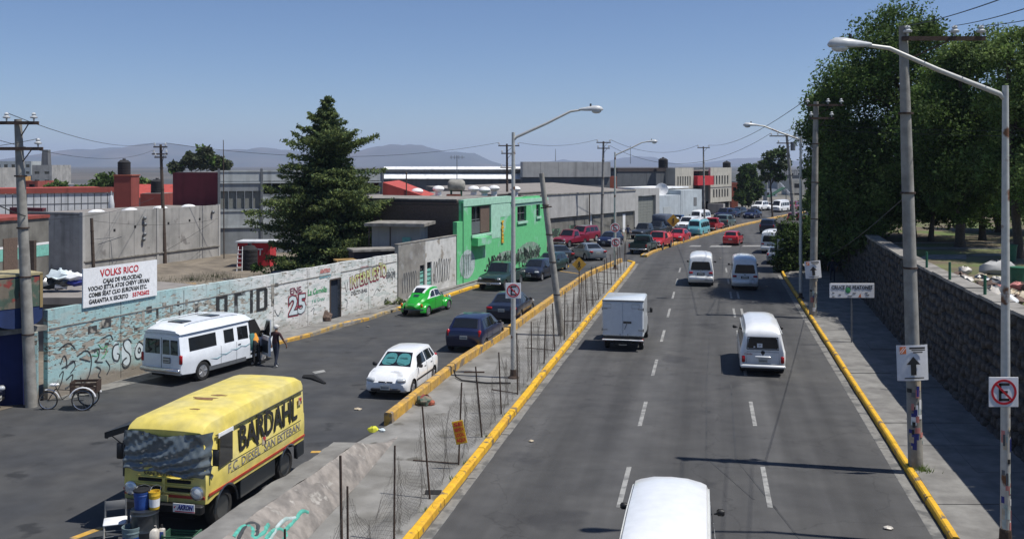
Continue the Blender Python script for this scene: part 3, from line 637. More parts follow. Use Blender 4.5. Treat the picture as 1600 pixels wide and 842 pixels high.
def beetle(label,cat):
    L,W,H=4.05,1.55,1.48
    t=thing('rounded_classic_car',label,cat)
    B=Body(L*.94,1.18,H,[(0,.3,.5,.36,.5,.40,.35,.03),(.04,.24,.7,.42,.7,.5,.5,.06),(.1,.2,.85,.5,.82,.6,.6,.1),(.2,.17,1,.6,1,.74,.72,.12),(.3,.16,1.08,.62,1.08,.9,.8,.12),(.4,.16,1.12,.63,1.12,.985,.84,.12),(.5,.16,1.14,.63,1.14,1.0,.85,.12),(.6,.16,1.14,.63,1.12,.97,.84,.12),(.71,.17,1.08,.62,1.02,.66,.82,.04),(.82,.2,.9,.56,.84,.62,.6,.1),(.93,.24,.68,.46,.64,.52,.44,.08),(.985,.28,.48,.36,.44,.4,.3,.05),(1,.3,.4,.33,.38,.36,.26,.02)])
    Y=lambda q:(q-.5)*L*.94
    me=B.mesh(M['green'],[],.3); link('body',me,t)
    # white cabin
    cab=MB(); B.toppanel(cab,Y(.24),1.04,Y(.665),1.04,off=.012,nv=12); cab.build('roof_panel',M['white'],t,smooth=60)
    for sx in (-1,1):
        B.sidepanel(MB(),[(Y(.22),.0),(Y(.70),.0),(Y(.62),.99),(Y(.36),.99)],sx,off=.006,nu=8).build('cabin_side',M['white'],t,smooth=40)
        B.sidepanel(MB(),[(Y(.46),.1),(Y(.66),.12),(Y(.605),.86),(Y(.47),.88)],sx,off=.014).build('door_window',M['glass'],t,smooth=30)
        B.sidepanel(MB(),[(Y(.30),.12),(Y(.44),.1),(Y(.45),.88),(Y(.38),.84)],sx,off=.014).build('quarter_window',M['glass'],t,smooth=30)
        for wy,k in ((Y(.17),-1),(Y(.86),1)):
            f=MB(); vs=[];fs=[];nu,nv=12,7
            for i in range(nu+1):
                a=math.pi*(i/nu); 
                for j in range(nv+1):
                    b_=math.pi/2*(j/nv); rr=.30+.17*math.cos(b_*.9)*(.7+.3*math.sin(a)); 
                    vs.append((sx*(.50+.275*math.sin(b_)), wy-math.cos(a)*(rr+.10*(1-j/nv)), .30+math.sin(a)*(rr*.86)-(.06 if i in(0,nu) else 0)))
            for i in range(nu):
                for j in range(nv):
                    a=i*(nv+1)+j; q=(a,a+1,a+nv+2,a+nv+1); fs.append(q if sx<0 else q[::-1])
            f.add(vs,fs); f.build('fender',M['green'],t,smooth=60)
            wheel(t,sx*.68,wy,.31,.16,'chrome')
        MB().rbox((sx*.68,0,.28),(.22,1.5,.05),.02).build('running_board',M['black'],t)
        MB().ball((sx*.56,Y(.985),.66),.1,sq=(1,.8,1.1)).build('headlight',M['lamp'],t,smooth=60)
        MB().rbox((sx*.60,Y(.03),.62),(.12,.1,.2),.03).build('tail_light',M['orangelight'],t,smooth=60)
    B.toppanel(MB(),Y(.62),.88,Y(.70),.95,off=.02).build('windshield',M['glass'],t,smooth=30)
    B.toppanel(MB(),Y(.235),.72,Y(.345),.80,off=.022,nv=6).build('rear_window',M['glass'],t,smooth=30)
    B.toppanel(MB(),Y(.15),.5,Y(.2),.55,off=.01).build('engine_vents',M['darkgreen'],t)
    for sy,yy in ((-1,Y(-.03)),(1,Y(1.03))):
        m=MB(); m.path([(-.72,yy-sy*.16,.42),(-.6,yy,.42),(.6,yy,.42),(.72,yy-sy*.16,.42)],.045,6); m.build('bumper',M['darkgreen'] if sy<0 else M['chrome'],t,smooth=60)
    plate(t,Y(.04)-.08,.62); mirrors(t,Y(.64),1.02,.6,'chrome'); handles(t,B,[Y(.46)],'chrome'); seams(t,B,[Y(.44),Y(.7)])
    return t
def box_truck(label,cat):
    t=thing('delivery_truck',label,cat); L=4.3
    MBx=MB(); MBx.rbox((0,-.95,1.45),(1.82,2.4,1.64),.06); b=MBx.build('cargo_box',M['gwhite'],t,smooth=40)
    for sx in (-1,1):
        MB().rbox((sx*.445,-2.165,1.42),(.86,.03,1.46),.01).build('rear_door',M['gwhite'],t,smooth=40)
        for z in (.95,1.87): 
            MB().rbox((sx*.79,-2.19,z),(.24,.02,.035),.006).build('hinge',M['steel'],t)
            MB().rbox((sx*.905,-2.19,z),(.04,.05,.14),.006).build('hinge_pin',M['steel'],t)
        m=MB(); x=sx*.62-.06; m.path([(x-.16,-2.185,1.9),(x-.16,-2.185,2.08),(x+.16,-2.185,2.08),(x+.16,-2.185,1.9),(x-.16,-2.185,1.9)],.008,4); m.build('door_vent_frame',M['steel'],t)
        lightbox(t,'tail_light',M['redlight'],(sx*.8,-2.12,.5),(.2,.06,.12))
    MB().rbox((.2,-2.19,1.28),(.36,.02,.1),.01).build('latch_plate',M['dgrey'],t)
    MB().tube((.2,-2.21,1.27),(.08,-2.21,.97),.012).build('latch_handle',M['steel'],t)
    for x in (-.12,.22): MB().rbox((x,-2.19,.74),(.02,.02,.08),.004).build('door_stop',M['black'],t)
    MB().rbox((0,-2.15,2.22),(1.84,.08,.06),.01).build('top_rail',M['steel'],t)
    MB().rbox((0,-2.2,.5),(1.8,.1,.05),.01).build('bumper',M['signwhite'],t)
    MB().box((0,-2.14,.58),(1.7,.05,.1)).build('bumper_backing',M['black'],t)
    MB().box((0,-.3,.42),(.8,4.0,.16)).box((0,-2.0,.42),(1.6,.1,.14)).build('chassis',M['under'],t)
    plate(t,-2.2,.35)
    B=Body(1.9,1.66,1.9,[(0,.2,1,.55,1,.95,.9,.08),(.1,.2,1,.55,1,1,.9,.1),(.6,.2,1,.55,1,.97,.88,.1),(.85,.22,.98,.52,.97,.58,.86,.06),(1,.26,.9,.44,.88,.48,.8,.05)])
    me=B.mesh(M['gwhite'],[.3],.3); o=link('cab',me,t); o.location=(0,1.3,0)
    w1=B.toppanel(MB(),.22,.93,.6,.95).build('windshield',M['glass'],o,smooth=30)
    for sx in (-1,1):
        B.sidepanel(MB(),[(-.6,.08),(.45,.1),(.1,.8),(-.6,.8)],sx).build('door_window',M['glass'],o)
        MB().rbox((sx*1.0,1.6,1.3),(.14,.08,.24),.03).tube((sx*.85,1.6,1.2),(sx*.96,1.6,1.22),.015).build('mirror',M['black'],t,smooth=50)
        for y in (-1.4,1.6): wheel(t,sx*.76,y,.31,.2,'steel')
    return t
def step_van(label,cat):
    L,W,H=4.95,2.1,2.55
    t=thing('step_van_truck',label,cat)
    B=Body(L,W,H,[(0,.31,.96,.6,.97,.90,.93,.10),(.008,.30,.99,.6,.99,.95,.95,.16),(.03,.30,1,.6,1,.975,.955,.2),(.1,.30,1,.6,1,.99,.955,.22),(.5,.30,1,.6,1,1,.955,.22),(.93,.30,1,.6,1,.985,.95,.22),(.965,.28,.99,.58,.99,.965,.94,.2),(.985,.27,.98,.57,.98,.94,.93,.16),(1,.27,.95,.56,.95,.90,.91,.1)])
    me=B.mesh(M['yellow'],[-L/2+1.0,L/2-.8],.43); link('body',me,t)
    for sx in (1,-1):
        for wy in (-L/2+1.0,L/2-.8): wheel(t,sx*(W/2-.2),wy,.42,.26,'dark')
        xs=sx*(W/2+.012)
        st=MB(); st.box((xs,0,.93),(.02,L-.1,.055)); st.build('red_stripe',M['sred'],t)
        ln=MB(); ln.box((xs,-.35,1.39),(.012,3.7,.012)).box((xs,-.35,1.14),(.012,3.7,.012)).box((sx*(W/2+.004),-.1,2.16),(.03,L-.5,.025)); ln.build('body_seam',M['dgrey'],t)
        # dark lower skirt with boxes
        MB().rbox((sx*(W/2-.06),.1,.58),(.09,1.75,.42),.015).build('lower_skirt',M['dgrey'],t,smooth=40); MB().rbox((sx*(W/2-.06),-L/2+.24,.62),(.09,.46,.42),.015).build('lower_skirt',M['dgrey'],t,smooth=40)
        # wheel arch lip
        for wy in (-L/2+1.0,L/2-.8):
            m=MB(); m.path([(sx*(W/2+.01),wy+.5*math.cos(a),.43+.5*math.sin(a)) for a in [math.pi*k/10 for k in range(11)]],.028,5); m.build('wheel_arch_lip',M['dgrey'],t,smooth=60)
    s=MB(); s.slab([(-W/2-.012,1.45,1.45),(-W/2-.012,1.45,2.1),(-W/2-.012,2.0,2.1),(-W/2-.012,2.05,1.4)][::-1],.03); s.build('cab_window',M['glass'],t)
    s=MB(); s.box((-W/2-.02,1.72,2.13),(.02,.66,.1)); s.build('window_top_strip',M['signwhite'],t)
    r=(R(90),0,R(-90)); x=-W/2-.02
    text('BARDAHL',.86,M['ink'],t,(x,-.42,1.77),r,bold=.013,width=3.05,thick=.006)
    m=MB(); m.slab([(x-.004,.43,1.66),(x-.004,.27,1.66),(x-.004,.14,1.42),(x-.004,.24,1.42)][::-1],.01); m.build('lettering_tail',M['ink'],t)
    text('F.C. DIESEL  SAN ESTEBAN',.27,M['greyink'],t,(x,-.25,1.25),r,bold=.002,width=3.7)
    for yy,zz,nm in ((-.12,1.44,'.'),(-2.14,1.92,'.')):
        m=MB(); m.box((x,yy,zz),(.008,.2,.2)); m.build('logo_sticker',M['cream'],t)
        m=MB(); m.slab([(x-.008,yy+.08,zz+.08),(x-.008,yy,zz-.02),(x-.008,yy-.03,zz+.08)],.004).slab([(x-.008,yy-.03,zz+.06),(x-.008,yy-.08,zz+.06),(x-.008,yy-.02,zz-.04)],.004); m.build('logo_print',M['signred'],t)
        text('B',.1,M['ink'],t,(x-.01,yy-.05,zz-.05),r)
    # front
    y=L/2
    g=MB()
    for zz in (1.20,1.02): 
        for xx in (-.36,.36): g.rbox((xx,y+.015,zz),(.58,.05,.075),.015)
    g.build('grille_slot',M['under'],t,smooth=40)
    g=MB(); 
    for zz in (1.265,1.11,.955): g.rbox((0,y+.02,zz),(1.42,.06,.035),.012)
    g.rbox((0,y+.02,1.11),(.07,.06,.34),.01); g.build('grille_bar',M['yellow'],t,smooth=40)
    MB().box((0,y+.012,.87),(1.98,.02,.06)).build('red_front_stripe',M['sred'],t)
    text('SAN ESTEBAN',.1,M['ink'],t,(.05,y+.03,1.34),(R(90),0,R(180)),width=.9)
    for sx in (-1,1):
        T=Matrix.Translation((sx*.82,y+.0,.98))@Matrix.Rotation(R(-90),4,'X')
        hl=MB(); hl.lathe([(.16,-.02),(.16,.05),(.13,.07)],20,T); hl.build('headlight_ring',M['chrome'],t,smooth=40)
        hl=MB(); hl.lathe([(.13,.06),(.08,.09),(1e-5,.1)],20,T); hl.build('headlight',M['lamp'],t,smooth=60)
    MB().rbox((0,y+.12,.66),(2.05,.16,.2),.03).build('bumper',M['black'],t,smooth=40)
    MB().box((0,y+.03,.82),(.22,.06,.16)).build('yellow_bracket',M['yellow'],t)
    MB().box((0,0,.48),(1.2,L-.3,.3)).build('chassis',M['under'],t)
    plate(t,y+.22,.66,.25)
    MB().box((-.6,y+.21,.70),(.52,.015,.19)).build('sticker',M['signwhite'],t)
    text('AKRON',.15,M['bluelogo'],t,(-.63,y+.222,.71),(R(90),0,R(180)),bold=.006,width=.38,shear=.3)
    m=MB(); m.slab([(-.37,y+.222,.68),(-.42,y+.222,.74),(-.36,y+.222,.72)],.004).box((-.63,y+.222,.625),(.48,.004,.02)); m.build('sticker_mark',M['signred'],t)
    # plastic sheet over the windshield
    vs=[];fs=[];nx,nz=44,26; rr=random.Random(3)
    for j in range(nz+1):
        v=j/nz
        for i in range(nx+1):
            u=i/nx; xx=1.04-2.12*u; sag=.10*math.sin(math.pi*u)*(1-v)
            zt=2.27-.05*math.sin(math.pi*u)+.03*math.sin(9*u); zb=1.42-.13*u+.02*math.sin(23*u); zz=zb+(zt-zb)*v
            d=.05*math.sin(u*9+v*5+2*math.sin(v*4+u*3))*(1-.6*v)+.03*math.sin((u*.7+(1-v)*(1-v)*.9)*24)+.012*math.sin((u-v*.6)*43)+.05*math.sin(math.pi*v)+.012*math.sin(u*60+v*25)
            yy=y+.05+d
            if u>.93: yy-= (u-.93)*3.2
            if u<.04: yy-= (.04-u)*2.5
            vs.append((xx,yy,zz))
    for j in range(nz):
        for i in range(nx): a=j*(nx+1)+i; fs.append((a,a+nx+1,a+nx+2,a+1))
    N=len(vs); m=MB(); m.add(vs,fs); m.add([(p[0],p[1]-.006,p[2]) for p in vs],[f[::-1] for f in fs])
    m.build('plastic_sheet',M['tarp'],t,smooth=80)
    for sx in (-1,1):
        m=MB(); m.rbox((sx*1.2,y-.1,1.75),(.16,.05,.36),.02).tube((sx*1.0,y-.2,1.9),(sx*1.2,y-.12,1.9),.012).tube((sx*1.0,y-.2,1.5),(sx*1.2,y-.12,1.6),.012); m.build('mirror',M['black'],t,smooth=50)
    MB().box((1.07,y-.3,1.6),(.04,.5,.8)).build('side_door',M['dgrey'],t)
    # awning on the far side, scalloped valance
    a=MB(); z1,z2=2.33,2.12; y0,y1=-L/2+.9,L/2-.15
    a.slab([(1.0,y0,z1),(1.0,y1,z1),(1.62,y1,z2),(1.62,y0,z2)][::-1],.02)
    for k in range(20):
        yy=y0+(y1-y0)*k/20; w_=(y1-y0)/20
        a.slab([(1.63,yy,z2),(1.63,yy+w_,z2),(1.63,yy+w_,z2-.12),(1.63,yy+w_/2,z2-.17),(1.63,yy,z2-.12)][::-1],.008)
    a.slab([(1.0,y1,z1),(1.62,y1,z2),(1.62,y1,z2-.14),(1.0,y1,z1-.14)],.01)
    a.tube((1.02,y1-.05,1.75),(1.6,y1-.05,z2),.012).tube((1.02,y0+.05,1.75),(1.6,y0+.05,z2),.012)
    a.build('awning',M['black'],t)
    # peeled paint on the roof
    for cx,cy,s_ in ((.1,.6,.26),(-.05,.25,.14),(-.15,1.5,.09)):
        pts=[]
        for k in range(11):
            aa=2*math.pi*k/11; q=s_*(.5+.7*rr.random()); xx=cx+q*math.cos(aa)*1.5; yy=cy+q*math.sin(aa)*.55
            p=B.top(yy,xx/ (W/2*.9)); pts.append((xx,yy,p.z+.006))
        zc=max(p[2] for p in pts)
        MB().slab([(p[0],p[1],zc) for p in pts],.02).build('peeled_paint',M['rustpatch'],t)
    return t
M['sred']=mat('red_stripe_paint',(.4,.05,.03),.5,0,.15)
M['greyink']=mat('faded_grey_lettering',(.22,.21,.2),.7,0,.25,6)
M['cream']=mat('cream_sticker',(.5,.42,.3),.6,0,.2)
M['bluelogo']=mat('blue_logo_print',(.02,.03,.2),.5,0,.05)
M['rustpatch']=mat('bare_rusty_primer',(.2,.11,.05),.9,0,.3,6)
M['gwhite2']=paint('van_white_paint',(.74,.78,.82))
M['tarp']=mat('creased_dark_plastic',(.085,.105,.115),.16,0,.2,1.6,bump=.35,bscale=5,col2=(.15,.175,.185),mixlo=.4,mixhi=.7,spec=.9)

def place(o,px,py,u,near='rear',L=None,off=0):
    """Stand a vehicle so that the middle of its nearer end meets the road under a photo pixel; u = direction away from the camera."""
    u=Vector((u[0],u[1],0)).normalized(); p=G(px,py)
    L=L or 4.4
    c=p+u*(L/2)
    o.location=(c.x,c.y,off); o.rotation_euler=(0,0,math.atan2(u.y,u.x)-math.pi/2+(0 if near=='rear' else math.pi)); return o

# ------------------------------------------------------------------ ground, roads, kerbs
def sheet(name,pts,z,m,parent=None,kind='structure',thick=None):
    b=MB(); 
    if thick: b.prism(pts,z-thick,z)
    else:
        P=[Vector((p[0],p[1],z)) for p in pts]
        a=sum(P[i].x*P[(i+1)%len(P)].y-P[(i+1)%len(P)].x*P[i].y for i in range(len(P)))
        if a<0: P=P[::-1]
        b.add(P,[tuple(range(len(P)))])
    return b.build(name,m,parent,kind=kind)
sheet('far_plain',[(-9400,330),(9400,330),(9400,11400),(-9400,11400)],-.02,mat('haze_toned_city_floor',(.07,.075,.072),.95,0,.3,.004,col2=(.11,.10,.09),mixlo=.45,mixhi=.6))  # distant city floor, its grey tone standing in for haze
sheet('ground',[(-9500,-60),(9500,-60),(9500,11500),(-9500,11500)],-.03,M['ground'])
# right edge of the main carriageway
def XK(D): return 9.55+.209*(D-21.06)
KR=[(XK(D),D) for D in (5,12,21,30,40,50,60,71.5)]+[(22.3,80),(26,90),(32,104),(39.5,120),(48,136),(60,155),(74,175),(90,196),(112,225),(140,262)]
ML=[(-10.4,8),(-9.4,12),(-7.6,19),(-5.9,25),(-4.03,30.2),(-2.3,38.7),(-.25,46.5),(2.43,58),(5.38,70),(9.0,80.4)]   # median, left edge
MRr=[(-4.6,8.5),(-2.05,21.06),(.92,35.4),(4.9,54.3),(7.6,67),(9.6,76.5),(10.25,79.8),(9.9,80.9)]                # median, right edge
road=[(XK(5),5)]+KR+[(130,270),(100,240),(60,200),(43,175),(30,140),(20,118),(14,104),(5,97),(2.5,86),(2.7,82),(4.6,77.6),(3.9,76),(-2.6,63.7),(-4.04,59.4),(-6.4,54.2),(-7.55,50.8),(-9.8,45.4),(-11.3,43),(-13.5,39),(-15.3,35.4),(-16.4,33.4),(-17.5,31.8),(-30,27),(-32,5)]
asph=sheet('road',road,0.0,M['asphalt'])
side=sheet('side_street',[(-32,5.2),(-30,26.9),(-17.5,31.7),(-15.2,35.2),(-11.3,42.9),(-9.8,45.2),(-7.5,50.6),(-6.4,54),(-4.04,59.2),(-2.6,63.5),(3.9,75.8),(4.6,77.4),(9.2,81.5)]+[(x+.0,y) for x,y in ML[::-1]]+[(-11,5.2)],.004,M['asphalt2'])
def strip(name,pts,w,z0,z1,m,label=None,parent=None,seg=True,off=0,kind='structure',gap=.015,slant=0):
    """a kerb: a row of separate kerb blocks following a line of ground points (built to the left of travel)"""
    root=link(name,None,parent); 
    if parent is None: tag(root,kind=kind)
    P=[Vector((p[0],p[1],0)) for p in pts]; segs=[]
    for a,b in zip(P,P[1:]):
        n=max(1,round((b-a).length/2.2)) if seg else 1
        for k in range(n): segs.append((a+(b-a)*(k/n),a+(b-a)*((k+1)/n)))
    def nrm(i):
        d=Vector((0,0,0))
        for j in (i-1,i):
            if 0<=j<len(segs): d+=(segs[j][1]-segs[j][0]).normalized()
        d.normalize(); return Vector((-d.y,d.x,0))
    for i,(a,b) in enumerate(segs):
        d=(b-a).normalized(); n0,n1=nrm(i),nrm(i+1)
        jz=random.uniform(-.008,.008); jx=random.uniform(-.008,.008)
        a2,b2=a+d*gap/2,b-d*gap/2
        q=[a2+n0*(off+jx),b2+n1*(off+jx),b2+n1*(off+w+jx),a2+n0*(off+w+jx)]; ch=.035; 
        t0=[q[0]+(n0*ch),q[1]+(n1*ch),q[2]-(n1*ch),q[3]-(n0*ch)]
        vs=[(p.x,p.y,z0) for p in q]+[(p.x,p.y,z1+jz-ch) for p in q]+[(p.x,p.y,z1+jz) for p in t0]
        fs=[(0,1,5,4),(1,2,6,5),(2,3,7,6),(3,0,4,7),(4,5,9,8),(5,6,10,9),(6,7,11,10),(7,4,8,11),(8,9,10,11)]
        MB().add(vs,fs).build('kerb_block',m[i%len(m)] if isinstance(m,list) else m,root)
    return root
strip('right_kerb',[p for p in KR[:8]]+[KR[8]],.17,-.02,.19,M['kerb'],off=-.185)
strip('right_gutter',[p for p in KR[:8]],.34,-.02,.008,M['gutter'],off=.001,gap=0)
strip('median_kerb',MRr,.22,-.02,.2,M['kerb'],off=0)
strip('median_gutter',MRr[:7],.3,-.02,.008,M['gutter'],off=-.301,gap=0)
strip('median_low_parapet',ML[4:],.26,-.02,.42,M['oldkerb'],off=-.26,gap=.012)
# second median far up the road
M2=[(12.0,85.4),(13.2,89.5),(16.2,97),(21.1,107.9),(31.25,129.5),(42.9,151.8),(58,178),(80,208)]
strip('far_median_kerb',M2,.3,-.02,.2,M['oldkerb'],off=0)
strip('far_median_kerb',[(x-.42,y+.2) for i,(x,y) in enumerate(M2)],.16,-.02,.2,M['oldkerb'],off=0)
sheet('far_median',[(x-.2,y+.1) for x,y in M2]+[(x-.5,y+.25) for i,(x,y) in list(enumerate(M2))[::-1]],.17,M['median'],thick=.18)
# median pavement
mp=[(x-.2,y) for x,y in MRr]+[(x+.24,y) for x,y in ML[::-1]]
sheet('median_pavement',mp,.09,M['median'],thick=.1)
# left pavement and its kerb
KL=[(-11.3,43.0),(-10.7,43.8),(-9.65,46),(-8.6,49.2),(-7.55,50.8),(-7.0,52.8),(-6.4,54.2)]
WB=lambda D: -16.2+.397*(D-33.5)          # line of the painted wall
strip('left_kerb',KL,.2,-.02,.15,[M['fadedkerb'],M['oldkerb'],M['fadedkerb']],off=0)
KL2=[(-6.4,54.2),(-5.7,55.2),(-4.9,57),(-4.04,59.4),(-2.6,63.7),(-1.0,66.5),(3.9,76.0),(4.6,77.5),(4.3,79.3),(2.9,82)]
strip('left_kerb',KL2,.22,-.02,.17,M['kerb'],off=0)
sheet('left_pavement',[(x-.15,y) for x,y in KL]+[(x-.15,y+.1) for x,y in KL2]+[(WB(D),D) for D in (82,70,58,46,42.6)],.12,M['concrete'],thick=.14)
# right pavement slabs
def WR(D):                                 # street face of the stone wall
    pts=[(5,9.6),(26.5,13.95),(28,14.2),(35.6,15.8),(42.7,17.36),(54.6,20.27),(66,23.0),(80,27)]
    for (a,xa),(b,xb) in zip(pts,pts[1:]):
        if D<=b: return xa+(xb-xa)*(D-a)/(b-a)
    return pts[-1][1]
rp=link('right_pavement',None,kind='structure')
D=6.0; k=0
while D<92:
    st=2.4 if D<60 else 8
    n=2
    for j in range(n):
        def px_(d,q): a=(XK(d) if d<71.5 else XK(71.5)+(d-71.5)*.4)+.19; b_=WR(min(d,80))+ (0 if d<80 else (d-80)*.4)+.1; return a+(b_-a)*q
        g=.012; dz=random.uniform(-.012,.012)
        q0,q1=j/n,(j+1)/n
        vs=[]; ww=px_(D,1)-px_(D,0)
        P=[(px_(D+g,q0)+g*(j>0),D+g),(px_(D+g,q1),D+g),(px_(D+st-g,q1),D+st-g),(px_(D+st-g,q0)+g*(j>0),D+st-g)]
        MB().prism(P,0,.15+dz).build('slab',M['concrete'],rp)
    D+=st; k+=1
sheet('pavement_bed',[(XK(6)+.2,6),(XK(71)+.2,71.5),(30,92),(34,92),(WR(80),80),(WR(54),54),(WR(35),35),(WR(6),6)],.1,M['mortar'],thick=.11)
# lane dashes
for k in range(0,13):
    D0=15.8+k*7.2
    for base,off in ((2.89,0),(6.52,0)):
        if D0>66 and k%1: continue
        for oo in ((0,) if (base<5 or D0<50) else (0,.45)):
            x=lambda d: base+.203*(d-24.65)+oo
            if D0+3.1>80: continue
            MB().prism([(x(D0)-.065,D0),(x(D0)+.065,D0),(x(D0+3.1)+.065,D0+3.1),(x(D0+3.1)-.065,D0+3.1)],.002,.008).build('lane_dash',M['marking'],asph)
for px0,px1,y0,y1 in ((1076,1094,385.5,383.5),(1108,1142,386,383.5),(1158,1190,385.5,383.5)):
    a,b,c,d=G(px0,y0),G(px1,y0),G(px1+2,y1),G(px0+4,y1); MB().prism([a,b,c,d],.002,.008).build('crossing_bar',M['marking'],asph)
MB().prism([G(488,581),G(506,578),G(509,581),G(492,584)],.005,.012).build('arrow_remnant',M['marking'],side)
for a,b in (((112,842),(160,824)),((486,706),(520,706)),((850,420),(905,428))):
    p,q=G(*a),G(*b); d=(q-p).normalized(); n=Vector((-d.y,d.x,0))*.09
    MB().prism([p-n,q-n,q+n,p+n],.005,.012).build('yellow_line',M['oldkerb'],side)
# road scars: tar joints and patches
for pts in ([(1104,600),(1104,716)],[(1142,600),(1150,716)],[(1104,600),(1110,500),(1122,440)],[(1178,780),(1105,716)],[(1150,716),(1250,842)]):
    P=[G(*p)+Vector((0,0,.004)) for p in pts]; b=MB()
    for a,c in zip(P,P[1:]):
        d=(c-a).normalized(); n=Vector((-d.y,d.x,0))*.025; b.prism([a-n,c-n,c+n,a+n],.001,.006)
    b.build('tar_joint',M['asphalt2'],asph)
# bare lot and earth behind the painted wall
sheet('yard_ground',[(WB(30)-.3,30),(WB(82)-.3,82),(-3,100),(-60,100),(-60,30)],.02,M['dirt'])
sheet('wall_foot_dust',[(-16.3,33.9),(-15.6,33.5),(-13.9,36.6),(-11.2,42.6),(-11.6,43.3),(-11.6,45)],.012,M['gutter'])
# park behind the stone wall
park=sheet('park_ground',[(WR(5)+.5,5),(WR(26)+.5,26),(WR(35)+.5,35),(WR(54)+.5,54),(WR(66)+.5,66),(27.6,80),(34,95),(60,130),(160,130),(160,5)],3.75,M['grass'],thick=3.8)
for (y0,y1,a,b) in ((405,398,1430,1510),(399.5,396.5,1510,1700),(389,386,1380,1600),(380,378.5,1380,1700),(396,386,1570,1700)):
    p=[G(a,y0,3.76),G(b,y0,3.76),G(b,y1,3.76),G(a+20,y1,3.76)]; MB().prism(p,3.754,3.765).build('park_path',M['gutter'],park)
# ------------------------------------------------------------------ stone retaining wall on the right
sw=link('stone_wall',None,label='dark rubble stone retaining wall with cement top along the right pavement',cat='wall')
core=MB(); Ds=[6,14,20,26.5,31,35.6,42.7,48,54.6,60,66,73,80]
core.prism([(WR(d)+.12,d) for d in Ds]+[(WR(d)+.55,d) for d in Ds[::-1]],0,4.08); core.build('wall_core',M['mortar'],sw)
cop=[]; D=14.0
while D<79:
    st=1.6; g=.01; P=[(WR(D+g)-.05,D+g),(WR(D+st-g)-.05,D+st-g),(WR(D+st-g)+.62,D+st-g),(WR(D+g)+.62,D+g)]
    MB().prism(P,4.05+random.uniform(-.02,.02),4.16+random.uniform(-.02,.02)).build('coping_slab',M['coping'],sw); D+=st
def stone_mesh(seed):
    rr=random.Random(seed); n=8; m=MB(); out=[];inn=[];
    for k in range(n):
        a=2*math.pi*(k+.5)/n; c,s=math.cos(a),math.sin(a); q=1/max(abs(c),abs(s)); q=min(q,1.28)
        j=.86+.12*rr.random(); out.append((.5*c*q*j,0,.5*s*q*j)); inn.append((.36*c*q*j+rr.uniform(-.04,.04),-.09-.05*rr.random(),.36*s*q*j+rr.uniform(-.04,.04)))
    back=[(p[0],.12,p[2]) for p in out]
    m.add(back+out+inn,[(k,(k+1)%n,n+(k+1)%n,n+k) for k in range(n)]+[(n+k,n+(k+1)%n,2*n+(k+1)%n,2*n+k) for k in range(n)]+[tuple(range(2*n,3*n))])
    return m.mesh('stone',M['stone'],50)
SM=[stone_mesh(s) for s in range(8)]
stones=[]
for row in range(11):
    z=.2+row*.365; D=19.6+random.random()*.8
    while D<79:
        L_=random.uniform(.28,.8)*(1 if D<45 else 1.3); stones.append((D+L_/2,z+random.uniform(-.07,.07),L_*random.uniform(.85,1.05),random.uniform(.3,.42))); D+=L_*1.0
vis=[s for s in stones if s[0]>25.2]; near=sorted(vis,key=lambda s:s[0])[:300]; ns=set(near); rest=MB()
for s in stones:
    d,z,l,h=s; x=WR(d)+.1; ang=math.atan2(WR(d+.5)-WR(d-.5),1.0); me=random.choice(SM)
    # local +X runs along the wall, local -Y faces the street
    Mt=Matrix.Translation((x,d,z))@Matrix.Rotation(R(90)-ang,4,'Z')@Matrix.Rotation(R(180),4,'Z')@Matrix.Rotation(random.uniform(-.3,.3),4,'Y')@Matrix.Diagonal((l*1.06,random.uniform(.5,1),h*1.12,1))
    if s in ns:
        o=link('stone',me,sw); o.matrix_local=Mt
    else: rest.add([Mt@v.co for v in me.vertices],[tuple(p.vertices) for p in me.polygons])
rest.build('stones',M['stone'],sw,smooth=50,kind='stuff')
for i,(px,py) in enumerate(((1448,418),(1484,437),(1539,461))):
    p=G(px,py,4.15); MB().tube(p,p+Vector((0,0,.62)),.05,.045,8).build('fence_post',M['pgreen'] if 'pgreen' in M else M['darkgreen'],None,smooth=40,label=['thin green post on the stone wall top, farthest of the three','green post on the stone wall top between the other two','short green post on the stone wall top beside the rubble, nearest of the three'][i],cat='post',group='green posts on the stone wall')
# wall end block standing by the kerb
t=thing('wall_end_block','dark square masonry block at the far end of the shaded pavement','wall block',(0,0,0))
D0=74.0; bx0,bx1=Xd(1214,D0),Xd(1254,D0); zt=Zd(351,D0)
MB().prism([(bx0,D0),(bx1,D0),(bx1+.8,D0+3),(bx0+.8,D0+3)],0,zt).build('block',M['stone'],t)
MB().prism([(bx0-.05,D0-.05),(bx1+.05,D0-.05),(bx1+.85,D0+3.1),(bx0+.75,D0+3.1)],zt,zt+.12).build('coping',M['stone'],t)
MB().prism([(bx0+.3,D0-.03),(bx1-.3,D0-.03),(bx1-.3,D0),(bx0+.3,D0)],.4,zt-.5).build('recessed_panel',M['mortar'],t)


